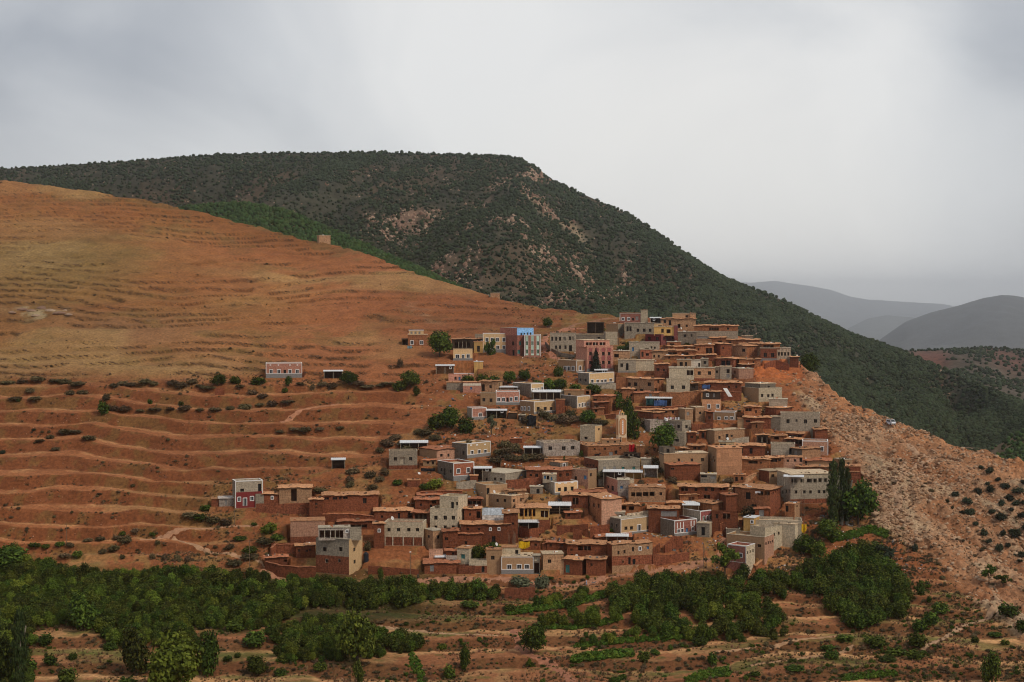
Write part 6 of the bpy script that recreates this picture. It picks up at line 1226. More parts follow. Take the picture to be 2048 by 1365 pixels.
HEDGE = [(15, 768), (45, 766), (75, 762), (110, 765), (130, 768), (155, 772), (165, 788), (228, 775), (245, 770), (262, 772), (290, 768), (308, 771), (345, 770), (362, 774), (385, 768), (400, 774), (415, 778), (480, 775), (600, 770), (645, 772), (665, 776), (715, 770), (735, 776), (760, 774), (775, 770), (225, 822), (250, 822), (280, 824), (310, 822), (340, 822), (370, 820), (400, 822), (430, 822), (460, 820), (490, 818), (520, 812), (545, 812), (575, 806), (525, 795), (505, 790), (590, 862), (610, 864), (640, 860), (680, 858), (560, 866), (130, 868), (100, 878), (150, 866), (80, 884), (112, 900), (178, 880), (60, 785), (30, 800), (70, 800)]
for (u, v) in HEDGE: T('hedge_shrub', 'low dry olive green shrub on the long hedge lines of the left terraces', u, v, 7+((u*7) % 8), 20+((u*5) % 20), 'shrubD', cat='shrub', group='shrubs on the hedge lines of the left terraces')
for (u, v) in [(1075, 828), (1090, 836), (1105, 842), (1120, 846), (1135, 846), (1150, 842), (1128, 836), (1142, 832), (990, 836), (1005, 916), (1020, 920), (1035, 922), (1050, 922), (1065, 920), (1000, 908), (1015, 908), (1080, 918), (1035, 905), (1010, 895), (1030, 898), (990, 925), (880, 895), (790, 880), (775, 892), (760, 905), (1208, 850), (1195, 848), (1282, 850), (1290, 860), (1318, 930), (1323, 945), (1310, 925), (700, 965), (740, 955), (770, 950), (760, 962), (640, 985), (700, 975), (1140, 905), (705, 948), (745, 980), (850, 872), (835, 868), (815, 905), (808, 892), (1110, 935), (1000, 950), (1050, 848), (870, 880), (930, 892)]:
    T('straw_shrub', 'straw coloured shrub on the banks between the middle houses', u, v, 13+((u*3) % 8), 20+((u*11) % 14), 'shrubD', cat='shrub', group='straw shrubs on the banks between the middle houses')
# orchard trees one by one on the right, thicket as a mass on the left
def inpoly(u, v, poly):
    p = np.array(poly, float); n = len(p); c = np.zeros(np.shape(u), bool); j = n-1
    for i in range(n):
        c ^= ((p[i, 1] > v) != (p[j, 1] > v)) & (u < (p[j, 0]-p[i, 0])*(v-p[i, 1])/(p[j, 1]-p[i, 1]+1e-9)+p[i, 0]); j = i
    return c
OR = random.Random(5)
def orchard(poly, n, hp, wp, kinds, label, group, name='fruit_tree'):
    us_ = [p[0] for p in poly]; vs_ = [p[1] for p in poly]; pts = []; tries = 0
    while len(pts) < n and tries < 9000:
        tries += 1; u = OR.uniform(min(us_), max(us_)); v = OR.uniform(min(vs_), max(vs_))
        if not inpoly(np.array(u), np.array(v), poly): continue
        if any(abs(u-a)+1.6*abs(v-b) < wp*.33 for a, b in pts): continue
        pts.append((u, v))
    for (u, v) in pts:
        s = OR.uniform(.75, 1.25); tree(name, label, u, v, hp*s, wp*s, OR.choice(kinds), 'fruit tree', group, one=True)
orchard([(1218, 1188), (1260, 1172), (1400, 1166), (1545, 1160), (1625, 1160), (1640, 1185), (1560, 1200), (1440, 1200), (1400, 1220), (1230, 1235)], 84, 33, 35, ['orchG', 'orchO'], 'dark green fruit tree in the thick orchard belt below the lane houses', 'trees of the orchard belt below the lane')
orchard([(1240, 1225), (1380, 1205), (1500, 1200), (1555, 1235), (1570, 1262), (1470, 1282), (1270, 1275)], 66, 33, 34, ['orchG', 'orchO', 'orchB'], 'green fruit tree in the lower middle orchard above the tilled terraces', 'trees of the lower middle orchard')
orchard([(1600, 1150), (1700, 1112), (1765, 1120), (1800, 1160), (1832, 1215), (1800, 1245), (1700, 1262), (1660, 1225), (1640, 1190)], 96, 34, 38, ['orchG', 'orchG', 'orchO'], 'dark fruit tree in the dense right orchard under the scree', 'trees of the dense right orchard')
orchard([(1075, 1262), (1100, 1240), (1230, 1228), (1238, 1245), (1130, 1262)], 14, 26, 26, ['orchB', 'orchG'], 'light green fruit tree in the short row above the gully', 'short row of light green trees above the gully')
orchard([(1155, 1290), (1225, 1275), (1340, 1262), (1380, 1268), (1200, 1292)], 16, 18, 20, ['orchB', 'orchG'], 'small light green tree on the strip terrace right of the gully', 'small trees on the strip terrace')
orchard([(1065, 1216), (1125, 1196), (1195, 1180), (1200, 1200), (1130, 1212)], 11, 22, 24, ['orchB', 'orchG'], 'light green tree on the terrace beside the stone wall', 'light trees beside the stone terrace wall')
orchard([(1455, 1260), (1575, 1265), (1580, 1278), (1460, 1290)], 12, 22, 26, ['orchG', 'orchO'], 'low dark tree at the foot of the lower middle orchard', 'low trees at the orchard foot')
def mass(name, label, polys, n, hp, wp, kinds, dens=None):
    pts = []; sc = []; ix = []; base = {}
    coll = pcol(name, [KIND[k][v][0] for k in kinds for v in range(len(KIND[k]))]); nk = len(coll.objects)
    A = [abs(sum(p[i][0]*p[i-1][1]-p[i-1][0]*p[i][1] for i in range(len(p))))/2 for p in polys]; S = sum(A)
    for p, a in zip(polys, A):
        us_ = [q[0] for q in p]; vs_ = [q[1] for q in p]; m = int(n*a/S); k = 0
        while k < m:
            u = OR.uniform(min(us_), max(us_)); v = OR.uniform(min(vs_), max(vs_))
            if not inpoly(np.array(u), np.array(v), p): continue
            k += 1
            x, y, z = gp(u, v); s = OR.uniform(.6, 1.3)*(1.35 if OR.random() < .1 else 1); h = hp*s/F*y*OR.uniform(.75, 1.1); w = wp*s/F*y*OR.uniform(.9, 1.35)
            pts.append((x, y, z-h*.05)); sc.append((w, w, h)); ix.append(OR.randrange(nk))
    return scatter(name, pts, sc, coll, label, idx=np.array(ix))
mass('orchard_thicket', 'dense dark olive and almond thicket filling the lower left valley', [
  [(-60, 1120), (60, 1125), (150, 1150), (175, 1165), (330, 1148), (520, 1160), (640, 1180), (625, 1205), (560, 1258), (420, 1262), (300, 1258), (180, 1262), (130, 1250), (-60, 1262)],
  [(600, 1172), (700, 1172), (860, 1178), (1000, 1190), (995, 1204), (860, 1200), (800, 1218), (700, 1222), (610, 1210)],
  [(545, 1270), (640, 1240), (700, 1255), (840, 1290), (838, 1305), (740, 1318), (660, 1326), (560, 1325)],
  [(-60, 1262), (70, 1262), (60, 1380), (-60, 1400)], [(190, 1268), (320, 1262), (420, 1275), (390, 1298), (240, 1296)]], 2200, 25, 21, ['orchO', 'shrubG', 'orchG', 'roundG', 'orchB', 'orchO'])
# green crop strips
def strip(name, label, pts, wpx, n, hp, kinds, wp=None):
    P_ = []; S_ = []; seg = [math.dist(pts[i], pts[i+1]) for i in range(len(pts)-1)]; tot = sum(seg)
    for _ in range(n):
        q = OR.random()*tot; i = 0
        while q > seg[i] and i < len(seg)-1: q -= seg[i]; i += 1
        f = q/seg[i]; u = pts[i][0]*(1-f)+pts[i+1][0]*f+OR.uniform(-3, 3); v = pts[i][1]*(1-f)+pts[i+1][1]*f+OR.uniform(-wpx, wpx)/2
        x, y, z = gp(u, v); s = OR.uniform(.7, 1.3)/F*y; P_.append((x, y, z-.05)); S_.append((s*(wp or hp)*1.2, s*(wp or hp)*1.2, s*hp))
    return scatter(name, P_, S_, pcol(name, [KIND[k][v][0] for k in kinds for v in range(3)]), label)
KIND['cropC'] = [(leaves(160, [(0, 0, .4, .5, .5, .5)], .22, 90+v, LC, .2, 2.0, .1), None) for v in range(3)]
strip('green_crop', 'bright green crop strips on the irrigated terraces', [(1015, 1226), (1060, 1219), (1120, 1212), (1180, 1200), (1215, 1188)], 12, 520, 6, ['cropC'])
strip('green_crop', 'green crop strip under the light green tree row', [(1085, 1254), (1150, 1256), (1210, 1246), (1242, 1238)], 9, 320, 6, ['cropC'])
strip('green_crop', 'green crop strip on the long right terrace', [(1150, 1294), (1220, 1286), (1300, 1279), (1375, 1274)], 8, 320, 6, ['cropC'])
strip('green_crop', 'tall bright maize strip on the lower right terrace', [(1148, 1322), (1190, 1316), (1230, 1312), (1265, 1310)], 8, 300, 10, ['cropC'])
strip('green_crop', 'green vegetable patch under the poplars', [(1660, 1080), (1700, 1072), (1740, 1060), (1775, 1070)], 14, 420, 5, ['cropC'])
strip('green_crop', 'green crop patch at the bottom edge right', [(1370, 1365), (1410, 1350), (1460, 1345)], 16, 200, 6, ['cropC'])
strip('green_crop', 'green crop rows at the bottom right', [(1690, 1358), (1740, 1352), (1790, 1348)], 10, 200, 6, ['cropC'])
strip('green_crop', 'green weeds beside the lowest terraces', [(820, 1320), (835, 1335), (845, 1360)], 30, 160, 5, ['cropC'])
# scrub, tufts, stones placed by the ground's own masks
def pick(w, n):
    w = np.clip(w, 0, None).ravel().astype(float); w /= w.sum(); k = rng.choice(w.size, n, p=w, replace=bool((w > 0).sum() < n))
    return k
def put(name, label, w, n, s0, s1, coll, flat=1.0, tilt=None, sink=.1, pw=2.0):
    k = pick(w, n); p = np.stack([X.ravel()[k], Y.ravel()[k], Z.ravel()[k]], -1); p[:, 0] += rng.uniform(-.3, .3, n); s = s0+(s1-s0)*rng.random(n)**pw; p[:, 2] -= s*sink
    S = np.stack([s*rng.uniform(.8, 1.3, n), s*rng.uniform(.8, 1.3, n), s*flat*rng.uniform(.7, 1.2, n)], -1)
    return scatter(name, p, S, coll, label, tilt=tilt)
INF = (UU > -90) & (UU < 2140) & (VV < 1400)
blocked = np.zeros(X.shape, bool)
for c_ in CUTS: blocked |= c_
free = INF & ~blocked
def tuft(seed, mat, n=26):
    r = np.random.default_rng(seed); a = r.random(n)*6.283; q = r.random(n)*.35; c = np.stack([np.cos(a)*q, np.sin(a)*q, 0*a], -1); t = np.stack([-np.sin(a), np.cos(a), 0*a], -1)*.07
    top = c+np.stack([np.cos(a)*.25, np.sin(a)*.25, .5+.5*r.random(n)], -1)
    me = mesh_np('tuft', np.stack([c-t, c+t, top], 1).reshape(-1, 3), np.arange(3*n).reshape(-1, 3)); me.materials.append(mat); return me
TUF = pcol('tuft', [tuft(1, LY), tuft(2, LY), tuft(3, LYG)])
SCR = pcol('scrub', [KIND['shrubD'][v][0] for v in range(3)])
def rock(seed, mat):
    r = np.random.default_rng(seed); bm = __import__('bmesh').new(); __import__('bmesh').ops.create_icosphere(bm, subdivisions=1, radius=.5)
    V = np.array([v.co for v in bm.verts]); F_ = np.array([[v.index for v in f.verts] for f in bm.faces]); bm.free()
    for _ in range(5):
        d = r.normal(size=3); d /= np.linalg.norm(d); h = r.uniform(.22, .42); e = V@d; V = V-np.maximum(e-h, 0)[:, None]*d
    V *= r.uniform(.75, 1.25, 3); me = mesh_np('rock', V, F_); me.materials.append(mat); return me
def rockmat(name, a, b, c):
    m, t, bb = newmat(name); oi = N(t, 'ShaderNodeObjectInfo'); r = ramp(t, [(0, a), (.5, b), (1, c)], oi.outputs['Random']); tcn = N(t, 'ShaderNodeTexCoord'); n = N(t, 'ShaderNodeTexNoise'); n.inputs['Scale'].default_value = 5
    t.links.new(tcn.outputs['Object'], n.inputs[0]); q = ramp(t, [(.3, .7), (.7, 1.2)], n.outputs[0]); t.links.new(mix(t, r.outputs[0], q.outputs[0], 1.0, 'MULTIPLY'), bb.inputs['Base Color']); return m
RK1 = rockmat('tan_rock', (.22, .115, .06), (.34, .20, .115), (.50, .34, .22)); RK2 = rockmat('red_rock', (.22, .09, .05), (.32, .15, .085), (.44, .25, .16)); RK4 = rockmat('terrace_wall_stone', (.06, .032, .018), (.13, .07, .04), (.26, .15, .09)); RK3 = rockmat('cliff_rock', (.17, .095, .065), (.27, .165, .115), (.42, .30, .21))
ROCKS = pcol('scree_stone', [rock(i, RK1) for i in range(5)]); ROCKR = pcol('red_stone', [rock(i+9, RK2) for i in range(4)]); ROCKW = pcol('wall_stone', [rock(i+30, RK4) for i in range(4)]); ROCKC = pcol('cliff_block', [rock(i+20, RK3) for i in range(4)])
nA = fbm(X, Y, 16, 3, seed=201); nB = fbm(X, Y, 5, 3, seed=202)
upper = smooth(1080, 1020, VV)
put('scree_rubble', 'tan broken stones covering the scree right of the village', SCREE*free*(smooth(-.25, .3, nA)+.15)*(0.35+0.65*upper)*(0.4+smooth(1900, 1700, UU)), 13000, .3, 2.0, ROCKS, .75, 1.2, .12, 2.6)
put('red_rubble', 'small red stones strewn between the houses and over the terraces', free*(1-SCREE)*(VV > 640)*((vil > .3)*.9+LOWL*m1*.7+FORE*.5+UPL*.25)*(smooth(0.0, .3, nA+nB*.5)+.05), 9000, .18, .7, ROCKR, .7, 1.0, .1, 2)
put('terrace_stones', 'dark stone walls of the upper hill terraces', free*UPL*m2_*patch2*(smooth(-.2, .1, nB)+.1), 15000, .3, 1.15, ROCKW, .8, 1.0, .2, 1.5)
put('dry_grass', 'tufts of dry straw grass on the banks and field edges', free*((vil > .3)*smooth(-.1, .25, nA)+FORE*smooth(-.3, .2, nA)*.9+LOWL*m1*.5*smooth(0, .3, nB)+SCREE*.12+UPL*.12*m2_), 17000, .35, 1.1, TUF, 1.0, .3, .05)
put('dry_scrub', 'low dry scrub along the terrace banks', free*((vil > .3)*smooth(.1, .35, nA)*.6+FORE*m3*.8+LOWL*m1*smooth(.15, .4, nB+nA*.5)*.6+UPL*m2_*patch2*.5*smooth(-.1, .3, nA)+SCREE*.1*smooth(.1, .4, nA)), 4200, .5, 1.7, SCR, .7, None, .1)
def plank(mat, a, b, c):
    mb = MB(); mb.box(-a/2, a/2, -b/2, b/2, 0, c); return mb.mesh('debris', mat)
DEB = pcol('debris', [plank(WOOD, 2.6, .2, .12), plank(WHT, .5, .4, .3), plank(GREYP, .8, .6, .4), plank(BRUSH, 1.2, .9, .5), plank(WOOD, .25, 2.2, .15), plank(BLUE, .5, .35, .3), plank(RM, .9, .7, .5), plank(CAP, .6, .5, .35)])
put('yard_clutter', 'planks, blocks and scrap lying about the village yards', free*(vil > .5)*(VV > 650)*(VV < 1150)*(UU > 800)*smooth(-.1, .3, nB+nA*.4), 1500, .5, 1.3, DEB, 1.0, .6, .05)
put('weedy_scrub', 'green weeds between the lower terraces', free*FORE*smooth(-.1, .3, nA-nB)*(m3+.25), 1600, .5, 1.7, pcol('weed', [KIND['shrubG'][v][0] for v in range(3)]), .8, None, .1)
# single boulders big enough to tell apart
BR = random.Random(3)
for (u, v, s) in [(1600, 770, 2.2), (1640, 800, 2.4), (1622, 786, 1.8), (1588, 790, 1.8), (1668, 822, 2), (1610, 812, 1.8), (1700, 812, 1.6), (1652, 842, 1.7), (1740, 878, 1.9), (1788, 905, 2.1), (1900, 918, 2.4), (1760, 960, 1.7), (1720, 900, 1.6), (1765, 1021, 2.8), (1749, 1032, 2.4), (1782, 940, 2.2), (1836, 1082, 1.8), (1850, 1098, 2), (1862, 1112, 1.8), (1878, 1128, 2.1), (1898, 1140, 1.9), (1912, 1155, 1.8), (1930, 1160, 1.6), (1870, 1090, 1.5), (1575, 772, 1.6), (1715, 935, 1.5), (1842, 928, 1.6), (1860, 945, 1.5)]:
    x, y, z = gp(u, v); o = bpy.data.objects.new('boulder', ROCKS.objects[BR.randrange(5)].data); o.location = (x, y, z+.2*s); o.scale = (s*1.3, s, s*1.0); o.rotation_euler = (BR.uniform(-.4, .4), BR.uniform(-.4, .4), BR.random()*6)
    link(o); tag(o, 'large tan boulder lying on the scree right of the village', 'boulder', 'large boulders on the scree')
for (u, v, s) in [(25, 626, 3), (45, 620, 3.6), (62, 622, 2.8), (85, 618, 3), (100, 622, 3.2), (118, 628, 3.4), (138, 630, 2.8), (72, 632, 2.6), (130, 622, 2.4)]:
    x, y, z = gp(u, v); o = bpy.data.objects.new('pale_outcrop', ROCKC.objects[BR.randrange(4)].data); o.location = (x, y, z); o.scale = (s*2.2, s*1.4, s*.8); o.rotation_euler = (0, 0, BR.random()*6)
    link(o); tag(o, 'pale cream rock of the outcrop on the far left hillside', 'rock', 'pale rocks of the left outcrop')
# ------------------------------------------------------------------ trees on the far slopes
def blob(seed, mat, sub=1):
    import bmesh
    r = np.random.default_rng(seed); bm = bmesh.new(); bmesh.ops.create_icosphere(bm, subdivisions=sub+1, radius=.5)
    V = np.array([v.co for v in bm.verts]); F_ = np.array([[v.index for v in f.verts] for f in bm.faces]); bm.free()
    V *= (1+r.uniform(-.28, .28, len(V)))[:, None]; V[:, 2] = V[:, 2]*.9+.35; me = mesh_np('far_bush', V, F_); me.materials.append(mat); return me
FJ = leaf_mat('far_juniper', (.012, .026, .013), (.020, .036, .017), (.034, .048, .022)); FG = leaf_mat('far_green_oak', (.014, .036, .011), (.022, .052, .015), (.034, .070, .020))
JUN = pcol('juniper', [blob(i, FJ) for i in range(4)]); OAK = pcol('oak', [blob(i+5, FG) for i in range(4)])
def far(name, label, R, n, w, s0, s1, coll, sink=.1):
    U, V, x, y, z = R; k = pick(w, n)
    nr, nc = x.shape; j = k % nc; i = np.minimum(k//nc, nr-2); a = rng.random(n)[:, None]; b = rng.random(n)[:, None]; j2 = np.minimum(j+1, nc-1)
    g3 = np.stack([x, y, z], -1); p = (g3[i, j]*(1-a)+g3[i+1, j]*a)*(1-b)+(g3[i, j2]*(1-a)+g3[i+1, j2]*a)*b
    s = s0+(s1-s0)*rng.random(n)**1.5; p[:, 2] -= s*sink
    return scatter(name, p, np.stack([s, s, s*rng.uniform(.8, 1.25, n)], -1), coll, label)
U, V, x, y, z = MT
skyv = ip(U, MSKY); vis = (U > -140) & (U < 2200) & (V < np.maximum(ip(U, SKY), ip(U, [(0, 360), (1500, 700), (2200, 960)]))+35+70*smooth(1480, 1580, U))
cm_ = cliffmask(U, V); nn = fbm(x, y, 55, 4, seed=301)
sparse = np.exp(-(((U-930)/230)**2+((V-500)/85)**2))*.55
wt = vis*np.clip(1-cm_*smooth(-.2, .2, fbm(x, y, 18, 3, seed=52))*1.0, 0, 1)*(1-sparse*smooth(-.3, .2, nn)*.8)*(.38+smooth(-.3, .12, nn))*(.55+.45*smooth(-.35, -.05, fbm(x-z, y*.4, 90, 4, seed=333)))
far('juniper_forest', 'dark juniper scrub covering the mountain', MT, 90000, wt, 1.4, 3.9, JUN)
far('cliff_rocks', 'pinkish rock bands and blocks on the mountain', MT, 3200, vis*(cm_ > .25)*cm_*smooth(-.4, .1, nn), 1.6, 7.5, ROCKC, .3)
far('mountain_stones', 'scattered bare rock showing between the mountain scrub', MT, 4200, vis*(.12+sparse*1.6)*smooth(-.1, .3, fbm(x, y, 30, 3, seed=311)), 1.2, 4.2, ROCKC, .3)
U, V, x, y, z = GR
far('oak_wood', 'brighter green oak wood on the spur behind the bare hill', GR, 5200, (U > 240)*(U < 1000)*(V < ip(U, SKY)+30)*1.0, 1.8, 3.6, OAK)
U, V, x, y, z = RR
rw = (U < 2200)*(1-redfield(U, V)*.97)*(.25+smooth(-.3, .25, fbm(x, y, 70, 4, seed=303)))
far('ridge_scrub', 'scattered junipers on the right hand ridge', RR, 6500, rw, 2.4, 5.2, JUN)
U, V, x, y, z = KN
far('knoll_wood', 'dark trees on the knoll at the right edge', KN, 1300, (U < 2250)*(V < 990)*(.2+smooth(1990, 2030, U)), 1.6, 3.4, OAK)
# ------------------------------------------------------------------ minaret
def minaret():
    Dm = 549.0; um = 1237.2; ib = vol_root = None
    a, g_ = ray(um, 886.5); RX, RY, RZ = float(a)*Dm, Dm, float(g_)*Dm; MC = wall_mat('cream_minaret_paint', (.66, .50, .33), (.60, .44, .28), None, .2, .25); MO = wall_mat('orange_minaret_panel', (.56, .27, .12), (.50, .23, .10), None, .2, .2); r = empty('minaret', (RX, RY, RZ)); WM['mc'] = MC; tag(r, 'slim cream and orange minaret with oval panel and lantern top', 'minaret')
    i = vol(r, RX, RY, RZ, 0, 1232.3, 1253.3, 832, 886.5, 'mc', 'par', 'D1241,880,4,10', c=um, s='L', sw='mc', d=3.1, D=Dm, fd=6, topmat=MC)
    w = i['x1']; px = Dm/F; zz = lambda v: (886.5-v)*px; loc = None
    def p(mb, nm, m):
        o = mb.build(nm, m, r); o.rotation_euler.z = i['yaw']; return o
    mb = MB(); mb.box(w*.42, w-.12, -.05, -.004, .3, zz(876)); p(mb, 'base_panel', MO)
    def oval(x0, x1, z0, z1, off, th):
        mb = MB(); n = 20; cx = (x0+x1)/2; rx = (x1-x0)/2; ring = []
        for k in range(n*2):
            a = math.pi*k/n; zc = z1-rx if math.sin(a) > 0 else z0+rx; ring.append((cx+rx*math.cos(a), zc+rx*math.sin(a)))
        nv = len(mb.v); mb.v += [(x, off, z) for x, z in ring]+[(x, off+th, z) for x, z in ring]; m = len(ring)
        mb.f.append(tuple(nv+k for k in range(m))); mb.m.append(0)
        for k in range(m): q = (k+1) % m; mb.f.append((nv+k, nv+q, nv+m+q, nv+m+k)); mb.m.append(0)
        return mb
    p(oval(.28, w-.28, zz(871.5), zz(837), -.05, .045), 'oval_border', OPOST2)
    p(oval(.42, w-.42, zz(870.5), zz(838), -.09, .035), 'oval_panel', MO)
    p(oval(w*.5-.24, w*.5+.24, zz(869), zz(841), -.13, .035), 'white_strip', WHT)
    for k in range(6):
        mb = MB(); z = zz(866)+k*(zz(843)-zz(866))/5.2; mb.box(w*.5-.1, w*.5+.1, -.15, -.131, z, z+.32); p(mb, 'slit', MO)
    mb = MB()
    mb.box(.0-.05, .0-.003, .5, 2.6, zz(871), zz(838)); p(mb, 'side_panel', MO)
    lz = zz(832); lx0, lx1 = w*.42, w*.78; ly = 1.0
    for xx in (lx0, lx1-.2):
        for yy in (ly, ly+1.0):
            mb = MB(); mb.box(xx, xx+.2, yy, yy+.2, lz-.6, lz+1.1); p(mb, 'lantern_post', MC)
    mb = MB(); mb.box(lx0-.1, lx1+.1, ly-.1, ly+1.3, lz+1.1, lz+1.3); mb.bar(((lx0+lx1)/2, ly+.6, lz+1.3), ((lx0+lx1)/2, ly+.6, lz+1.75), .32, 8, .08); mb.bar(((lx0+lx1)/2, ly+.6, lz+1.7), ((lx0+lx1)/2, ly+.6, lz+2.2), .05, 5); p(mb, 'lantern_roof', WM['E'])
    mb = MB(); mb.bar((.15, .4, lz), (.75, .4, lz+2.1), .09, 5); p(mb, 'loudspeaker_pole', WHT)
OPOST2 = flat_mat('brown_orange_border', (.30, .13, .06), .9, .2)
minaret()
# ------------------------------------------------------------------ cloths and tarpaulins
def cloth(name, label, u0, u1, v0, v1, D, mat, seed=0, cat='cloth', amp=.25, tri=False, cols=9, rows=9):
    r = random.Random(seed); mb = MB(); n = cols; m = rows; P3 = {}
    for j in range(m+1):
        for i in range(n+1):
            fu, fv = i/n, j/m
            if tri: fv *= 1-.45*abs(fu-.35)
            u = u0+(u1-u0)*fu+r.uniform(-.5, .5); v = v0+(v1-v0)*fv+math.sin(fu*7+seed)*(v1-v0)*.05
            a, g_ = ray(u, v); dd = D+math.sin(fu*9+seed)*amp+math.sin(fv*5+fu*3)*amp*.5; P3[i, j] = Vector((float(a)*dd, dd, float(g_)*dd))
    o3 = P3[0, m].copy()
    for j in range(m):
        for i in range(n): mb.quad(*[tuple(P3[k]-o3) for k in ((i, j+1), (i+1, j+1), (i+1, j), (i, j))])
    o = mb.build(name, mat, None, tuple(o3), 0, True); md = o.modifiers.new('thickness', 'SOLIDIFY'); md.thickness = .03; tag(o, label, cat); return o
YEL = flat_mat('yellow_tarpaulin', (.72, .43, .012), .6, .3, 1.5); RED = flat_mat('red_cloth', (.42, .012, .018), .8, .3, 1.5); TBL = flat_mat('blue_tarpaulin', (.06, .12, .28), .6, .35, 1.2); TTE = flat_mat('dark_teal_tarpaulin', (.012, .06, .065), .6, .3); BLK = flat_mat('black_tarpaulin', (.012, .014, .018), .5, .4)
cloth('yellow_cloth', 'bright yellow cloth hung beside the low house below the peach wall', 1417, 1432, 946, 955, 521, YEL, 1, tri=True)
cloth('yellow_cloth', 'narrow hanging end of the bright yellow cloth', 1415.5, 1419, 945, 956, 520.5, YEL, 2)
cloth('yellow_tarpaulin', 'yellow tarpaulin draped over the brown outlined house terrace', 1037, 1059, 1084, 1099, 470.5, YEL, 3, tri=True)
cloth('yellow_tarpaulin', 'yellow tarpaulin draped at the right end of the pale block houses', 1603, 1613, 1049, 1067, 478, YEL, 4, tri=True)
cloth('red_cloth', 'red cloth hanging on the mosque hall wall', 1258, 1269, 889.5, 904, 539.5, RED, 5)
cloth('teal_tarpaulin', 'dark teal tarpaulin hung on the left of the blue sheet', 1292.5, 1307, 799, 810.5, 575.6, TTE, 6)
cloth('blue_tarpaulin', 'crumpled blue tarpaulin on the white roofed tarpaulin shed', 1308, 1333.5, 801, 812, 575.6, TBL, 7)
cloth('black_tarpaulin', 'black tarpaulin lying on the bank below the middle terrace houses', 1053, 1072, 831, 853, float(DG(1062, 848))-.8, BLK, 8)
cloth('blue_cloth', 'blue and white washing heap on the roof right of the pale concrete house', 1404, 1420, 770, 778, 588.5, TBL, 9)
cloth('dark_tarpaulin', 'dark tarpaulin lying behind the orange red house', 842, 870, 937, 943, float(DG(850, 941))-.5, BLK, 10)
cloth('blue_cloth', 'pale blue cloth heap left below the orange brick house', 815, 824, 692, 698, float(DG(820, 697))-.5, flat_mat('faded_blue_cloth', (.22, .33, .36), .8, .3), 11)
# corrugated sheets
def sheet(name, label, u0, u1, v0, v1, D, mat, tilt=1.6, cat='metal sheet', bow=.0):
    a, g_ = ray(u0, v1); a2, _ = ray(u1, v1); _, gt = ray(u0, v0); x0, z0 = float(a)*D, float(g_)*D; w = (float(a2)-float(a))*D; z1 = float(gt)*(D+tilt)
    mb = MB(); n = max(8, int(w/.22)); rr = random.Random(int(u0))
    for i in range(n):
        e0 = .05 if i % 2 else 0; e1 = .05-e0; xa, xb = w*i/n, w*(i+1)/n; s = .1*math.sin(i*1.3)
        mb.quad((xa, s, e0), (xb, s, e1), (xb+bow, tilt, z1-z0+e1), (xa+bow, tilt, z1-z0+e0))
    o = mb.build(name, mat, None, (x0, D, z0)); md = o.modifiers.new('thickness', 'SOLIDIFY'); md.thickness = .03; tag(o, label, cat); return o
sheet('metal_sheet', 'silver corrugated sheet patched over the gap right of the vent room', 964, 1007, 1016, 1031, 497.5, flat_mat('silver_sheet', (.44, .47, .5), .45, .35, 1.5), 2.5)
sheet('metal_sheet', 'rusty white corrugated sheet hanging below the silver one', 964, 1011, 1031.5, 1045, 495.5, TIN2, 1.6)
sheet('white_board', 'long white board leaning over the mid village yard', 1457, 1465, 777, 794, 581, WHT, 1.0, 'board', bow=-2.0)
sheet('white_plank', 'white plank lying on the slope left of the orange red house', 838, 843, 945, 957, 523, WHT, 1.0, 'board', bow=-.5)
# ------------------------------------------------------------------ rooftop things
def dish(label, u, v, D, rpx=3.2, az=.5):
    a, g_ = ray(u, v); r = empty('satellite_dish', (float(a)*D, D, float(g_)*D), az); tag(r, label, 'satellite dish'); R_ = rpx/F*D; mb = MB(); n = 14; prev = None
    for k, q in enumerate((0.0, .35, .7, 1.0)):
        ring = [(R_*q*math.cos(t), -R_*.28*(1-q*q)*-1 if 0 else R_*.28*q*q*-1, R_*q*math.sin(t)) for t in [2*math.pi*i/n for i in range(n)]]
        if prev: [mb.quad(prev[i], prev[(i+1) % n], ring[(i+1) % n], ring[i]) for i in range(n)]
        prev = ring
    o = mb.build('dish', WHT, r, sm=True); md = o.modifiers.new('thickness', 'SOLIDIFY'); md.thickness = .03; o.rotation_euler.x = -.35
    pb = MB(); pb.bar((0, .1, -R_*2.2), (0, .1, 0), .05, 5); pb.bar((0, 0, -.3*R_), (0, -R_*1.0, .1), .03, 4); pb.build('mast', GREYP, r)
for (l, u, v, D, rp, az) in [('large white dish on the roof of the pale four window house', 784, 1037, 492, 4, .9), ('white dish on the tan house roof left of the yellow tarpaulin', 992.5, 1089, 474, 3.6, .9), ('white dish on the crumbling roofs by the lane', 1153.5, 1112, 477, 3.2, -.4),
    ('white dish above the tilted mud roof house', 1206.5, 990, 507, 3.2, -.4), ('small white dish on the stepped mud house corner', 1237, 791, 580, 2.0, .3), ('white dish on the tower stairs of the tallest pale house', 917, 1009, 496, 2.6, 1.0), ('white dish on the cream painted crest house roof', 1326, 664, 640, 2.2, .6),
    ('white dish on the pale flat roof left of the blue grey gable', 1289, 864, 559, 2.2, -.3), ('white dish above the tan crest tower yard', 1362, 657, 650, 2.4, .9), ('small dish on the roof edge of the wide pale tan house', 1455, 878, 549, 3.0, .4), ('white dish on the low tan roof beside the grey cube', 1492, 915, 533, 2.6, .2), ('white dish on the roof of the dark tan block house', 988, 984, 506, 3.4, .9), ('white dish on the blank pinkish house roof edge', 692, 1056, 475.5, 2.4, .8), ('small white dish on the wide mud house by the tall poplars', 1517, 928, 529, 2.0, .0)]: dish(l, u, v, D, rp, az)
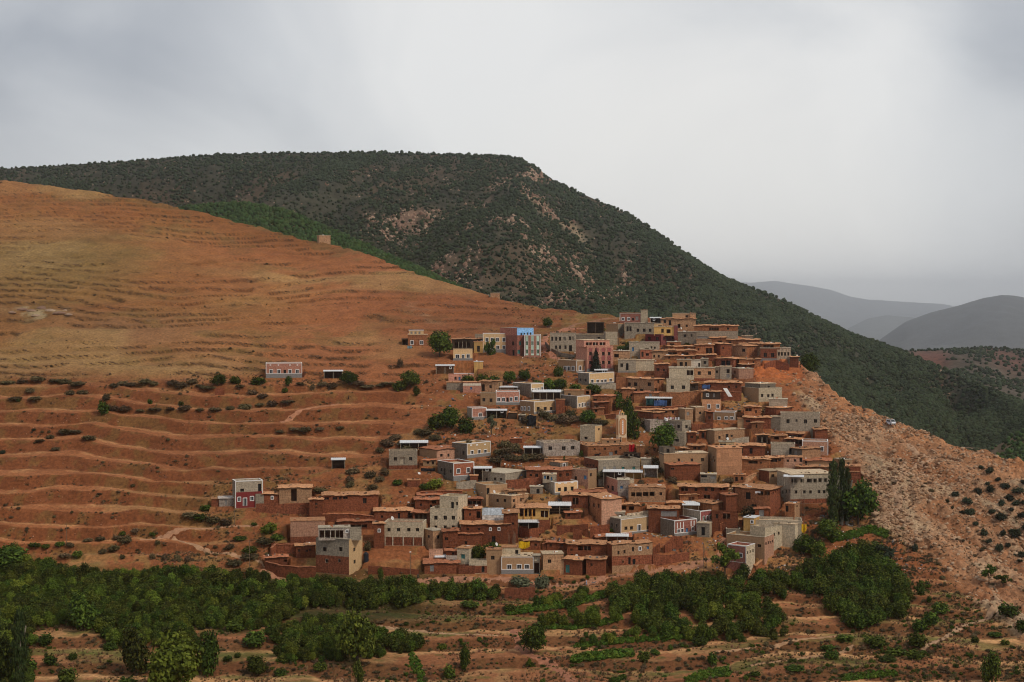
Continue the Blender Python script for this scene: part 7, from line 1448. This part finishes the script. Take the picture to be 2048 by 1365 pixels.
def drum(name, label, u, v, D, wpx, hpx, mat, cat='water tank', lying=False):
    a, g_ = ray(u, v); mb = MB(); w = wpx/F*D; h = hpx/F*D; n = 14
    if lying: mb.bar((-w/2, 0, h/2), (w/2, 0, h/2), h/2, n)
    else:
        mb.bar((0, 0, 0), (0, 0, h*.86), w/2, n); mb.bar((0, 0, h*.86), (0, 0, h), w/2*.96, n, w/2*.45); mb.bar((0, 0, h), (0, 0, h+.08), w*.16, n)
    o = mb.build(name, mat, None, (float(a)*D, D, float(g_)*D)); tag(o, label, cat)
drum('water_tank', 'round white cistern beside the wide white roofed shed', 1125, 793, 590, 9, 13, CAP)
drum('water_tank', 'black plastic tank lying by the tall bottom left house', 732, 1125, 478, 11, 20, flat_mat('black_plastic', (.02, .025, .035), .4, .2))
drum('water_tank', 'white tank on the roof of the laundry house', 1333, 842, 560, 6, 5, WHT)
drum('water_tank', 'square topped white tank on the small pink house roof', 944, 816, 584, 7, 6, CAP)
drum('water_tank', 'white tank on the roof right of the salmon house', 1253, 716, 626, 5, 4, WHT)
def box_thing(name, label, u, v, D, wpx, hpx, dm, mat, cat):
    a, g_ = ray(u, v); w = wpx/F*D; h = hpx/F*D; mb = MB(); mb.box(-w/2, w/2, 0, dm, 0, h*.8); mb.box(-w/2-.05, w/2+.05, -.05, dm+.05, h*.8, h); o = mb.build(name, mat, None, (float(a)*D, D, float(g_)*D)); tag(o, label, cat)
WASH = [flat_mat('washing_white', (.7, .7, .72), .9, .2), flat_mat('washing_blue', (.12, .2, .42), .9, .2), flat_mat('washing_red', (.4, .06, .06), .9, .2), flat_mat('washing_pink', (.55, .3, .33), .9, .2)]
def line_wash(label, u0, u1, v, D, n, hp=5, seed=0):
    r = random.Random(seed); a0, g_ = ray(u0, v); a1, _ = ray(u1, v); e = empty('washing_line', (float(a0)*D, D, float(g_)*D)); tag(e, label, 'washing line'); w = (float(a1)-float(a0))*D
    mb = MB(); mb.bar((0, 0, 0), (w, 0, 0), .02, 4); mb.bar((0, 0, -1.6), (0, 0, .1), .04, 4); mb.bar((w, 0, -1.6), (w, 0, .1), .04, 4); mb.build('line', WOOD, e)
    for i in range(n):
        x = w*(i+.15)/n; ww = w/n*r.uniform(.5, .8); h = hp/F*D*r.uniform(.7, 1.1); mb = MB(); mb.box(x, x+ww, -.03, .0, -h, -.01); mb.build('garment', WASH[r.randrange(4) if i % 2 else 0], e)
line_wash('long line of pale sheets on the grey laundry roof', 1328, 1360, 835, 560, 6, 5, 1)
line_wash('short line of washing on the mud balcony below the red doors house', 1516, 1530, 920, 531, 4, 5, 2)
line_wash('washing on the dark corner of the plain tan mud house', 1586, 1600, 898, 537, 4, 5, 3)
line_wash('washing on the flat roof behind the grey cream fronted house', 1137, 1158, 789, 590, 5, 3, 4)
line_wash('washing in the porch of the tall red stone house', 1510, 1522, 983, 501, 3, 4, 6)
line_wash('bright clothes beside the small market stall', 1285, 1293, 946, 523, 3, 7, 7)
# ------------------------------------------------------------------ poles
def pole(label, u, v, hp, lean=0, lamp=False, two=False):
    x, y, z = gp(u, v); e = empty('utility_pole', (x, y, z)); tag(e, label, 'pole'); h = hp/F*y
    mb = MB(); mb.bar((0, 0, -1), (lean, 0, h), .11, 6, .08)
    if two: mb.bar((1.1, 0, -1), (lean+.1, 0, h), .10, 6, .07)
    mb.build('post', WOOD, e); mb = MB(); mb.bar((-.7+lean, 0, h-.4), (.7+lean, 0, h-.4), .05, 4); mb.build('crossarm', WOOD, e)
    if lamp: mb = MB(); mb.box(lean-.25, lean+.25, -.7, .1, h-.05, h+.12); mb.build('lamp_head', WHT, e)
for a in [('thin pole standing alone in the left fields', 133, 1088, 40), ('pole below the grey over maroon house', 469, 1050, 62), ('pole at the orchard edge left of the enclosure wall', 499, 1150, 70), ('lamp pole in the red yard below the pale four window house', 821, 1152, 48, 0, True), ('left of two thin poles by the tan cube on posts', 1127, 1150, 40, .1), ('double leg pole on the lane right of the long lane wall', 1408, 1140, 54, -.3, False, True),
    ('pole in front of the big grey gallery house', 1602, 1040, 62), ('second pole in front of the big grey gallery house', 1608, 1042, 50), ('pole on the dry slope right of the orchard', 1816, 1124, 40), ('pole before the cream two storey house', 958, 740, 42), ('pole on the stony bank below the blue topped house', 1040, 736, 24), ('pole on the dirt track left of the salmon house', 1112, 722, 26), ('second pole on the dirt track left of the salmon house', 1115, 719, 22), ('pole at the corner of the long grey house lane', 1303, 940, 26), ('pole beside the peach orange wall stairs', 1330, 930, 28), ('pole beside the crest shelter', 1237, 702, 36), ('pole above the red mud yard at the centre', 1001, 930, 20)]: pole(*a)
# ------------------------------------------------------------------ paths
def path(name, label, pts, wm, col=(.50, .29, .16), lift=.14):
    m = flat_mat(name+'_earth', col, 1, .3, .8); V = []; Q = []; P_ = []
    for i in range(len(pts)-1):
        n = max(2, int(math.dist(pts[i], pts[i+1])/2.5))
        for k in range(n): P_.append((pts[i][0]+(pts[i+1][0]-pts[i][0])*k/n, pts[i][1]+(pts[i+1][1]-pts[i][1])*k/n))
    W3 = [Vector(tuple(float(q) for q in P(u, v, float(DG(u, v))))) for u, v in P_]; nacross = 5
    for i, p in enumerate(W3):
        t = (W3[min(i+2, len(W3)-1)]-W3[max(i-2, 0)]); t.z = 0; t.normalize(); s = Vector((-t.y, t.x, 0)); w = wm*(1+.25*math.sin(i*.9)+.15*math.sin(i*2.3))
        for k in range(nacross):
            q = p+s*w*(k/(nacross-1)-.5); V.append((q.x, q.y, zat(q.x, q.y)+lift-(.25 if k in (0, nacross-1) else 0)))
    Q = grid_quads(len(W3), nacross); me = mesh_np(name, V, Q, True); me.materials.append(m); o = link(bpy.data.objects.new(name, me)); tag(o, label, None, kind='structure')
path('dirt_track', 'red dirt track climbing between the blue topped and salmon houses', [(1168, 655), (1120, 660), (1092, 672), (1086, 688), (1100, 706), (1128, 724), (1150, 740)], 4.0, (.40, .17, .10))
path('dirt_track', 'dirt track crossing the bare slope to the crest', [(1235, 634), (1190, 640), (1150, 648), (1120, 658)], 2.6, (.30, .15, .085))
path('dirt_road', 'red dirt road along the foot of the village', [(520, 1142), (600, 1162), (700, 1160), (800, 1158), (900, 1156), (1000, 1156), (1090, 1168), (1160, 1164), (1230, 1150), (1300, 1138), (1370, 1130), (1440, 1112), (1450, 1085), (1440, 1072)], 3.4, (.40, .19, .11))
path('footpath', 'pale footpath winding down the scree', [(1782, 850), (1800, 875), (1830, 905), (1870, 915), (1830, 930), (1800, 935), (1812, 955), (1790, 975), (1785, 992), (1800, 1005), (1795, 1022), (1770, 1040), (1740, 1046)], 2.2, (.46, .28, .17))
path('footpath', 'footpath across the lower right slope to the terraces', [(1960, 1120), (1990, 1180), (2000, 1220), (1975, 1232), (1900, 1262), (1840, 1300)], 2.0, (.44, .27, .16))
path('footpath', 'footpath below the lone pink house', [(560, 838), (600, 822), (640, 806), (680, 800)], 2.2, (.44, .20, .11))
path('footpath', 'curved footpath above the left orchard', [(280, 1075), (350, 1060), (430, 1052), (520, 1050)], 1.6, (.44, .23, .13))
path('footpath', 'second curved footpath above the left orchard', [(345, 1066), (380, 1088), (440, 1104), (500, 1112), (560, 1140)], 1.4, (.44, .25, .14))
path('gully_bed', 'red gully bed between the bottom terraces', [(1030, 1250), (1040, 1285), (1060, 1310), (1100, 1322), (1130, 1345), (1150, 1375)], 3.6, (.36, .15, .085))
path('terrace_path', 'pale path on a lower right terrace', [(1430, 1306), (1500, 1296), (1580, 1282), (1690, 1266)], 1.8, (.42, .24, .13))
path('terrace_path', 'second pale path on the lower right terraces', [(1500, 1328), (1580, 1316), (1650, 1302), (1710, 1290)], 1.5, (.42, .24, .13))
path('terrace_path', 'pale path on a lower middle terrace', [(755, 1246), (820, 1252), (900, 1262), (1000, 1272)], 1.7, (.42, .25, .14))
# ------------------------------------------------------------------ minibus, people, animals
def minibus():
    x, y, z = gp(1782, 851); r = empty('minibus', (x, y, z+.2), math.radians(12)); tag(r, 'small white minibus with blue stripe parked on the scree road', 'minibus')
    wh = flat_mat('white_car_paint', (.75, .77, .8), .35, .05); bl = flat_mat('blue_stripe', (.10, .25, .5), .4, .1); gl = flat_mat('car_glass', (.02, .025, .03), .15, .1); tr = flat_mat('tyre_rubber', (.015, .015, .015), .8, .1)
    prof = [(-2.2, .3), (-2.25, 1.0), (-1.75, 1.25), (-1.25, 1.95), (2.1, 2.0), (2.25, 1.8), (2.25, .3)]   # side outline, front at -y
    mb = MB(); n = len(prof); mb.v += [(-.85, p, q) for p, q in prof]+[(.85, p, q) for p, q in prof]; mb.f.append(tuple(range(n))); mb.m.append(0); mb.f.append(tuple(reversed(range(n, 2*n)))); mb.m.append(0)
    for k in range(n): q = (k+1) % n; mb.f.append((k, q, n+q, n+k)); mb.m.append(0)
    b = mb.build('body', wh, r); md = b.modifiers.new('bevel', 'BEVEL'); md.width = .08; md.segments = 2
    mb = MB(); mb.quad((-.75, -1.77, 1.28), (.75, -1.77, 1.28), (.7, -1.33, 1.88), (-.7, -1.33, 1.88)); o = mb.build('windscreen', gl, r); o.location = (0, -.03, .01)
    for s in (-1, 1):
        mb = MB(); mb.box(s*.86-.01, s*.86+.01, -1.1, 1.9, 1.2, 1.75); mb.build('side_window', gl, r)
        mb = MB(); mb.box(s*.55-.14, s*.55+.14, -2.29, -2.2, .7, .88); mb.build('headlight', WHT, r)
        for yy in (-1.4, 1.4): mb = MB(); mb.bar((s*.70, yy, .33), (s*.9, yy, .33), .33, 14); mb.build('wheel', tr, r)
    mb = MB(); mb.box(-.87, .87, -2.3, -2.24, .45, .62); mb.build('bumper', GREYP, r)
    mb = MB(); mb.box(-.875, .875, -1.9, 2.2, .95, 1.1); mb.build('stripe', bl, r)
    mb = MB(); mb.box(-.6, .6, -.8, 1.4, 2.02, 2.25); mb.build('roof_load', WOOD, r)
minibus()
def person(label, u, v, hm, cols, walk=.2, rz=0, D=None):
    x, y, z = gp(u, v)
    if D: x, y, z = (float(q) for q in P(u, v, D))
    e = empty('person', (x, y, z), rz); tag(e, label, 'person'); s = hm/1.72
    V = [(0, 0, .95), (0, 0, 1.2), (0, 0, 1.42), (0, -.01, 1.52), (0, -.02, 1.62), (0, -.02, 1.74), (.10, 0, .9), (.11, -walk, .5), (.11, -walk*.8, .08), (.11, -walk-.16, .03), (-.10, 0, .9), (-.11, walk*.6, .5), (-.11, walk*1.2, .08), (-.11, walk-.1, .03), (.2, 0, 1.4), (.26, walk*.5, 1.13), (.25, walk*.2, .88), (.25, walk*.1, .78), (-.2, 0, 1.4), (-.26, -walk*.5, 1.13), (-.25, -walk, .9), (-.25, -walk-.05, .8)]
    E = [(0, 1), (1, 2), (2, 3), (3, 4), (4, 5), (0, 6), (6, 7), (7, 8), (8, 9), (0, 10), (10, 11), (11, 12), (12, 13), (2, 14), (14, 15), (15, 16), (16, 17), (2, 18), (18, 19), (19, 20), (20, 21)]
    R_ = [.15, .15, .14, .055, .10, .085, .09, .065, .045, .04, .09, .065, .045, .04, .065, .048, .036, .04, .065, .048, .036, .04]
    me = bpy.data.meshes.new('body'); me.from_pydata([tuple(c*s for c in v) for v in V], E, []); b = link(bpy.data.objects.new('body', me), e)
    md = b.modifiers.new('skin', 'SKIN'); md.use_smooth_shade = True
    for i, q in enumerate(me.skin_vertices[0].data): q.radius = (R_[i]*s, R_[i]*s*.8); q.use_root = (i == 0)
    b.modifiers.new('smooth', 'SUBSURF').levels = 1; b.modifiers['smooth'].render_levels = 1
    me.materials.append(flat_mat('skin_tone', (.25, .14, .09), .7, .1))
    mb = MB(); mb.bar((0, 0, .35*s), (0, 0, 1.0*s), .25*s, 12, .19*s); mb.bar((0, 0, 1.0*s), (0, 0, 1.47*s), .19*s, 12, .14*s)
    for q in (-1, 1): mb.bar((q*.17*s, 0, 1.42*s), (q*.27*s, (-q)*-walk*.4*s, 1.08*s), .085*s, 8, .07*s)
    mb.build('robe', flat_mat('robe_cloth', cols[0], .9, .3), e, sm=True)
    mb = MB(); mb.bar((0, 0, 1.66*s), (0, 0, 1.82*s), .115*s, 10, .07*s); mb.bar((0, .03*s, 1.5*s), (0, .02*s, 1.68*s), .10*s, 10, .12*s); mb.build('headscarf', flat_mat('scarf_cloth', cols[1], .9, .2), e, sm=True)
person('person in dark clothes walking on the slope road above the scree', 1728, 824, 1.75, ((.03, .025, .03), (.02, .02, .02)), .18, 1.2)
person('person in pale blue walking on the lane below the round corner house', 1173, 1172, 1.7, ((.40, .44, .60), (.55, .5, .58)), .2, 1.4)
person('person in dark green standing beside the small pink house shed', 836, 1158, 1.7, ((.06, .07, .05), (.2, .05, .05)), .1, 0)
person('person in brown sitting out on the terrace left of the dark shed', 697, 800, 1.6, ((.05, .035, .03), (.03, .03, .03)), .05, .6)
def goat(label, u, v, col, rz, L_=1.3, D=None):
    x, y, z = gp(u, v)
    if D: x, y, z = (float(q) for q in P(u, v, D))
    e = empty('goat' if L_ < 1.5 else 'cow', (x, y, z), rz); tag(e, label, 'goat' if L_ < 1.5 else 'cow'); s = L_/1.3
    V = [(0, .45, .72), (0, 0, .70), (0, -.42, .74), (0, -.6, .92), (0, -.74, 1.06), (0, -.95, .98), (.12, .45, .6), (.13, .40, .38), (.13, .50, .2), (.13, .46, .02), (-.12, .45, .6), (-.13, .40, .38), (-.13, .50, .2), (-.13, .46, .02), (.11, -.42, .6), (.12, -.43, .3), (.12, -.42, .02), (-.11, -.42, .6), (-.12, -.43, .3), (-.12, -.42, .02), (0, .6, .82), (0, .68, .72), (.1, -.72, 1.16), (-.1, -.72, 1.16)]
    E = [(0, 1), (1, 2), (2, 3), (3, 4), (4, 5), (0, 6), (6, 7), (7, 8), (8, 9), (0, 10), (10, 11), (11, 12), (12, 13), (2, 14), (14, 15), (15, 16), (2, 17), (17, 18), (18, 19), (0, 20), (20, 21), (4, 22), (4, 23)]
    R_ = [.17, .2, .19, .11, .1, .05, .09, .05, .035, .035, .09, .05, .035, .035, .08, .04, .035, .08, .04, .035, .03, .02, .03, .03]
    me = bpy.data.meshes.new('body'); me.from_pydata([tuple(c*s for c in v) for v in V], E, []); b = link(bpy.data.objects.new('body', me), e); b.modifiers.new('skin', 'SKIN')
    for i, q in enumerate(me.skin_vertices[0].data): q.radius = (R_[i]*s, R_[i]*s); q.use_root = (i == 1)
    b.modifiers.new('smooth', 'SUBSURF').levels = 1; me.materials.append(flat_mat('coat', col, .9, .3))
goat('black and white goat standing on the lane right of the walking person', 1187, 1170, (.25, .22, .2), 1.3)
goat('black cow standing in the yard left below the mosque hall', 1194, 916, (.012, .012, .014), 1.5, 2.0)
goat('black goat resting at the right end of the yard below the mosque', 1276, 917, (.015, .015, .015), -1.4)

def bundle(label, u, v, n, hm):
    x, y, z = gp(u, v); r = random.Random(int(u)); e = empty('leaning_poles', (x, y-.5, z)); tag(e, label, 'poles')
    for i in range(n):
        mb = MB(); a = r.uniform(-1.2, 1.2); mb.bar((a, 0, -.2), (a+r.uniform(-.5, .5), 1.0, hm*r.uniform(.75, 1)), .06, 5, .04); mb.build('pole', WOOD, e)
bundle('bundle of timber poles leaning on the square red mud tower', 1024, 1090, 9, 4.6)
bundle('bundle of sticks leaning on the mud wall of the long slot house', 760, 1022, 5, 3.2)
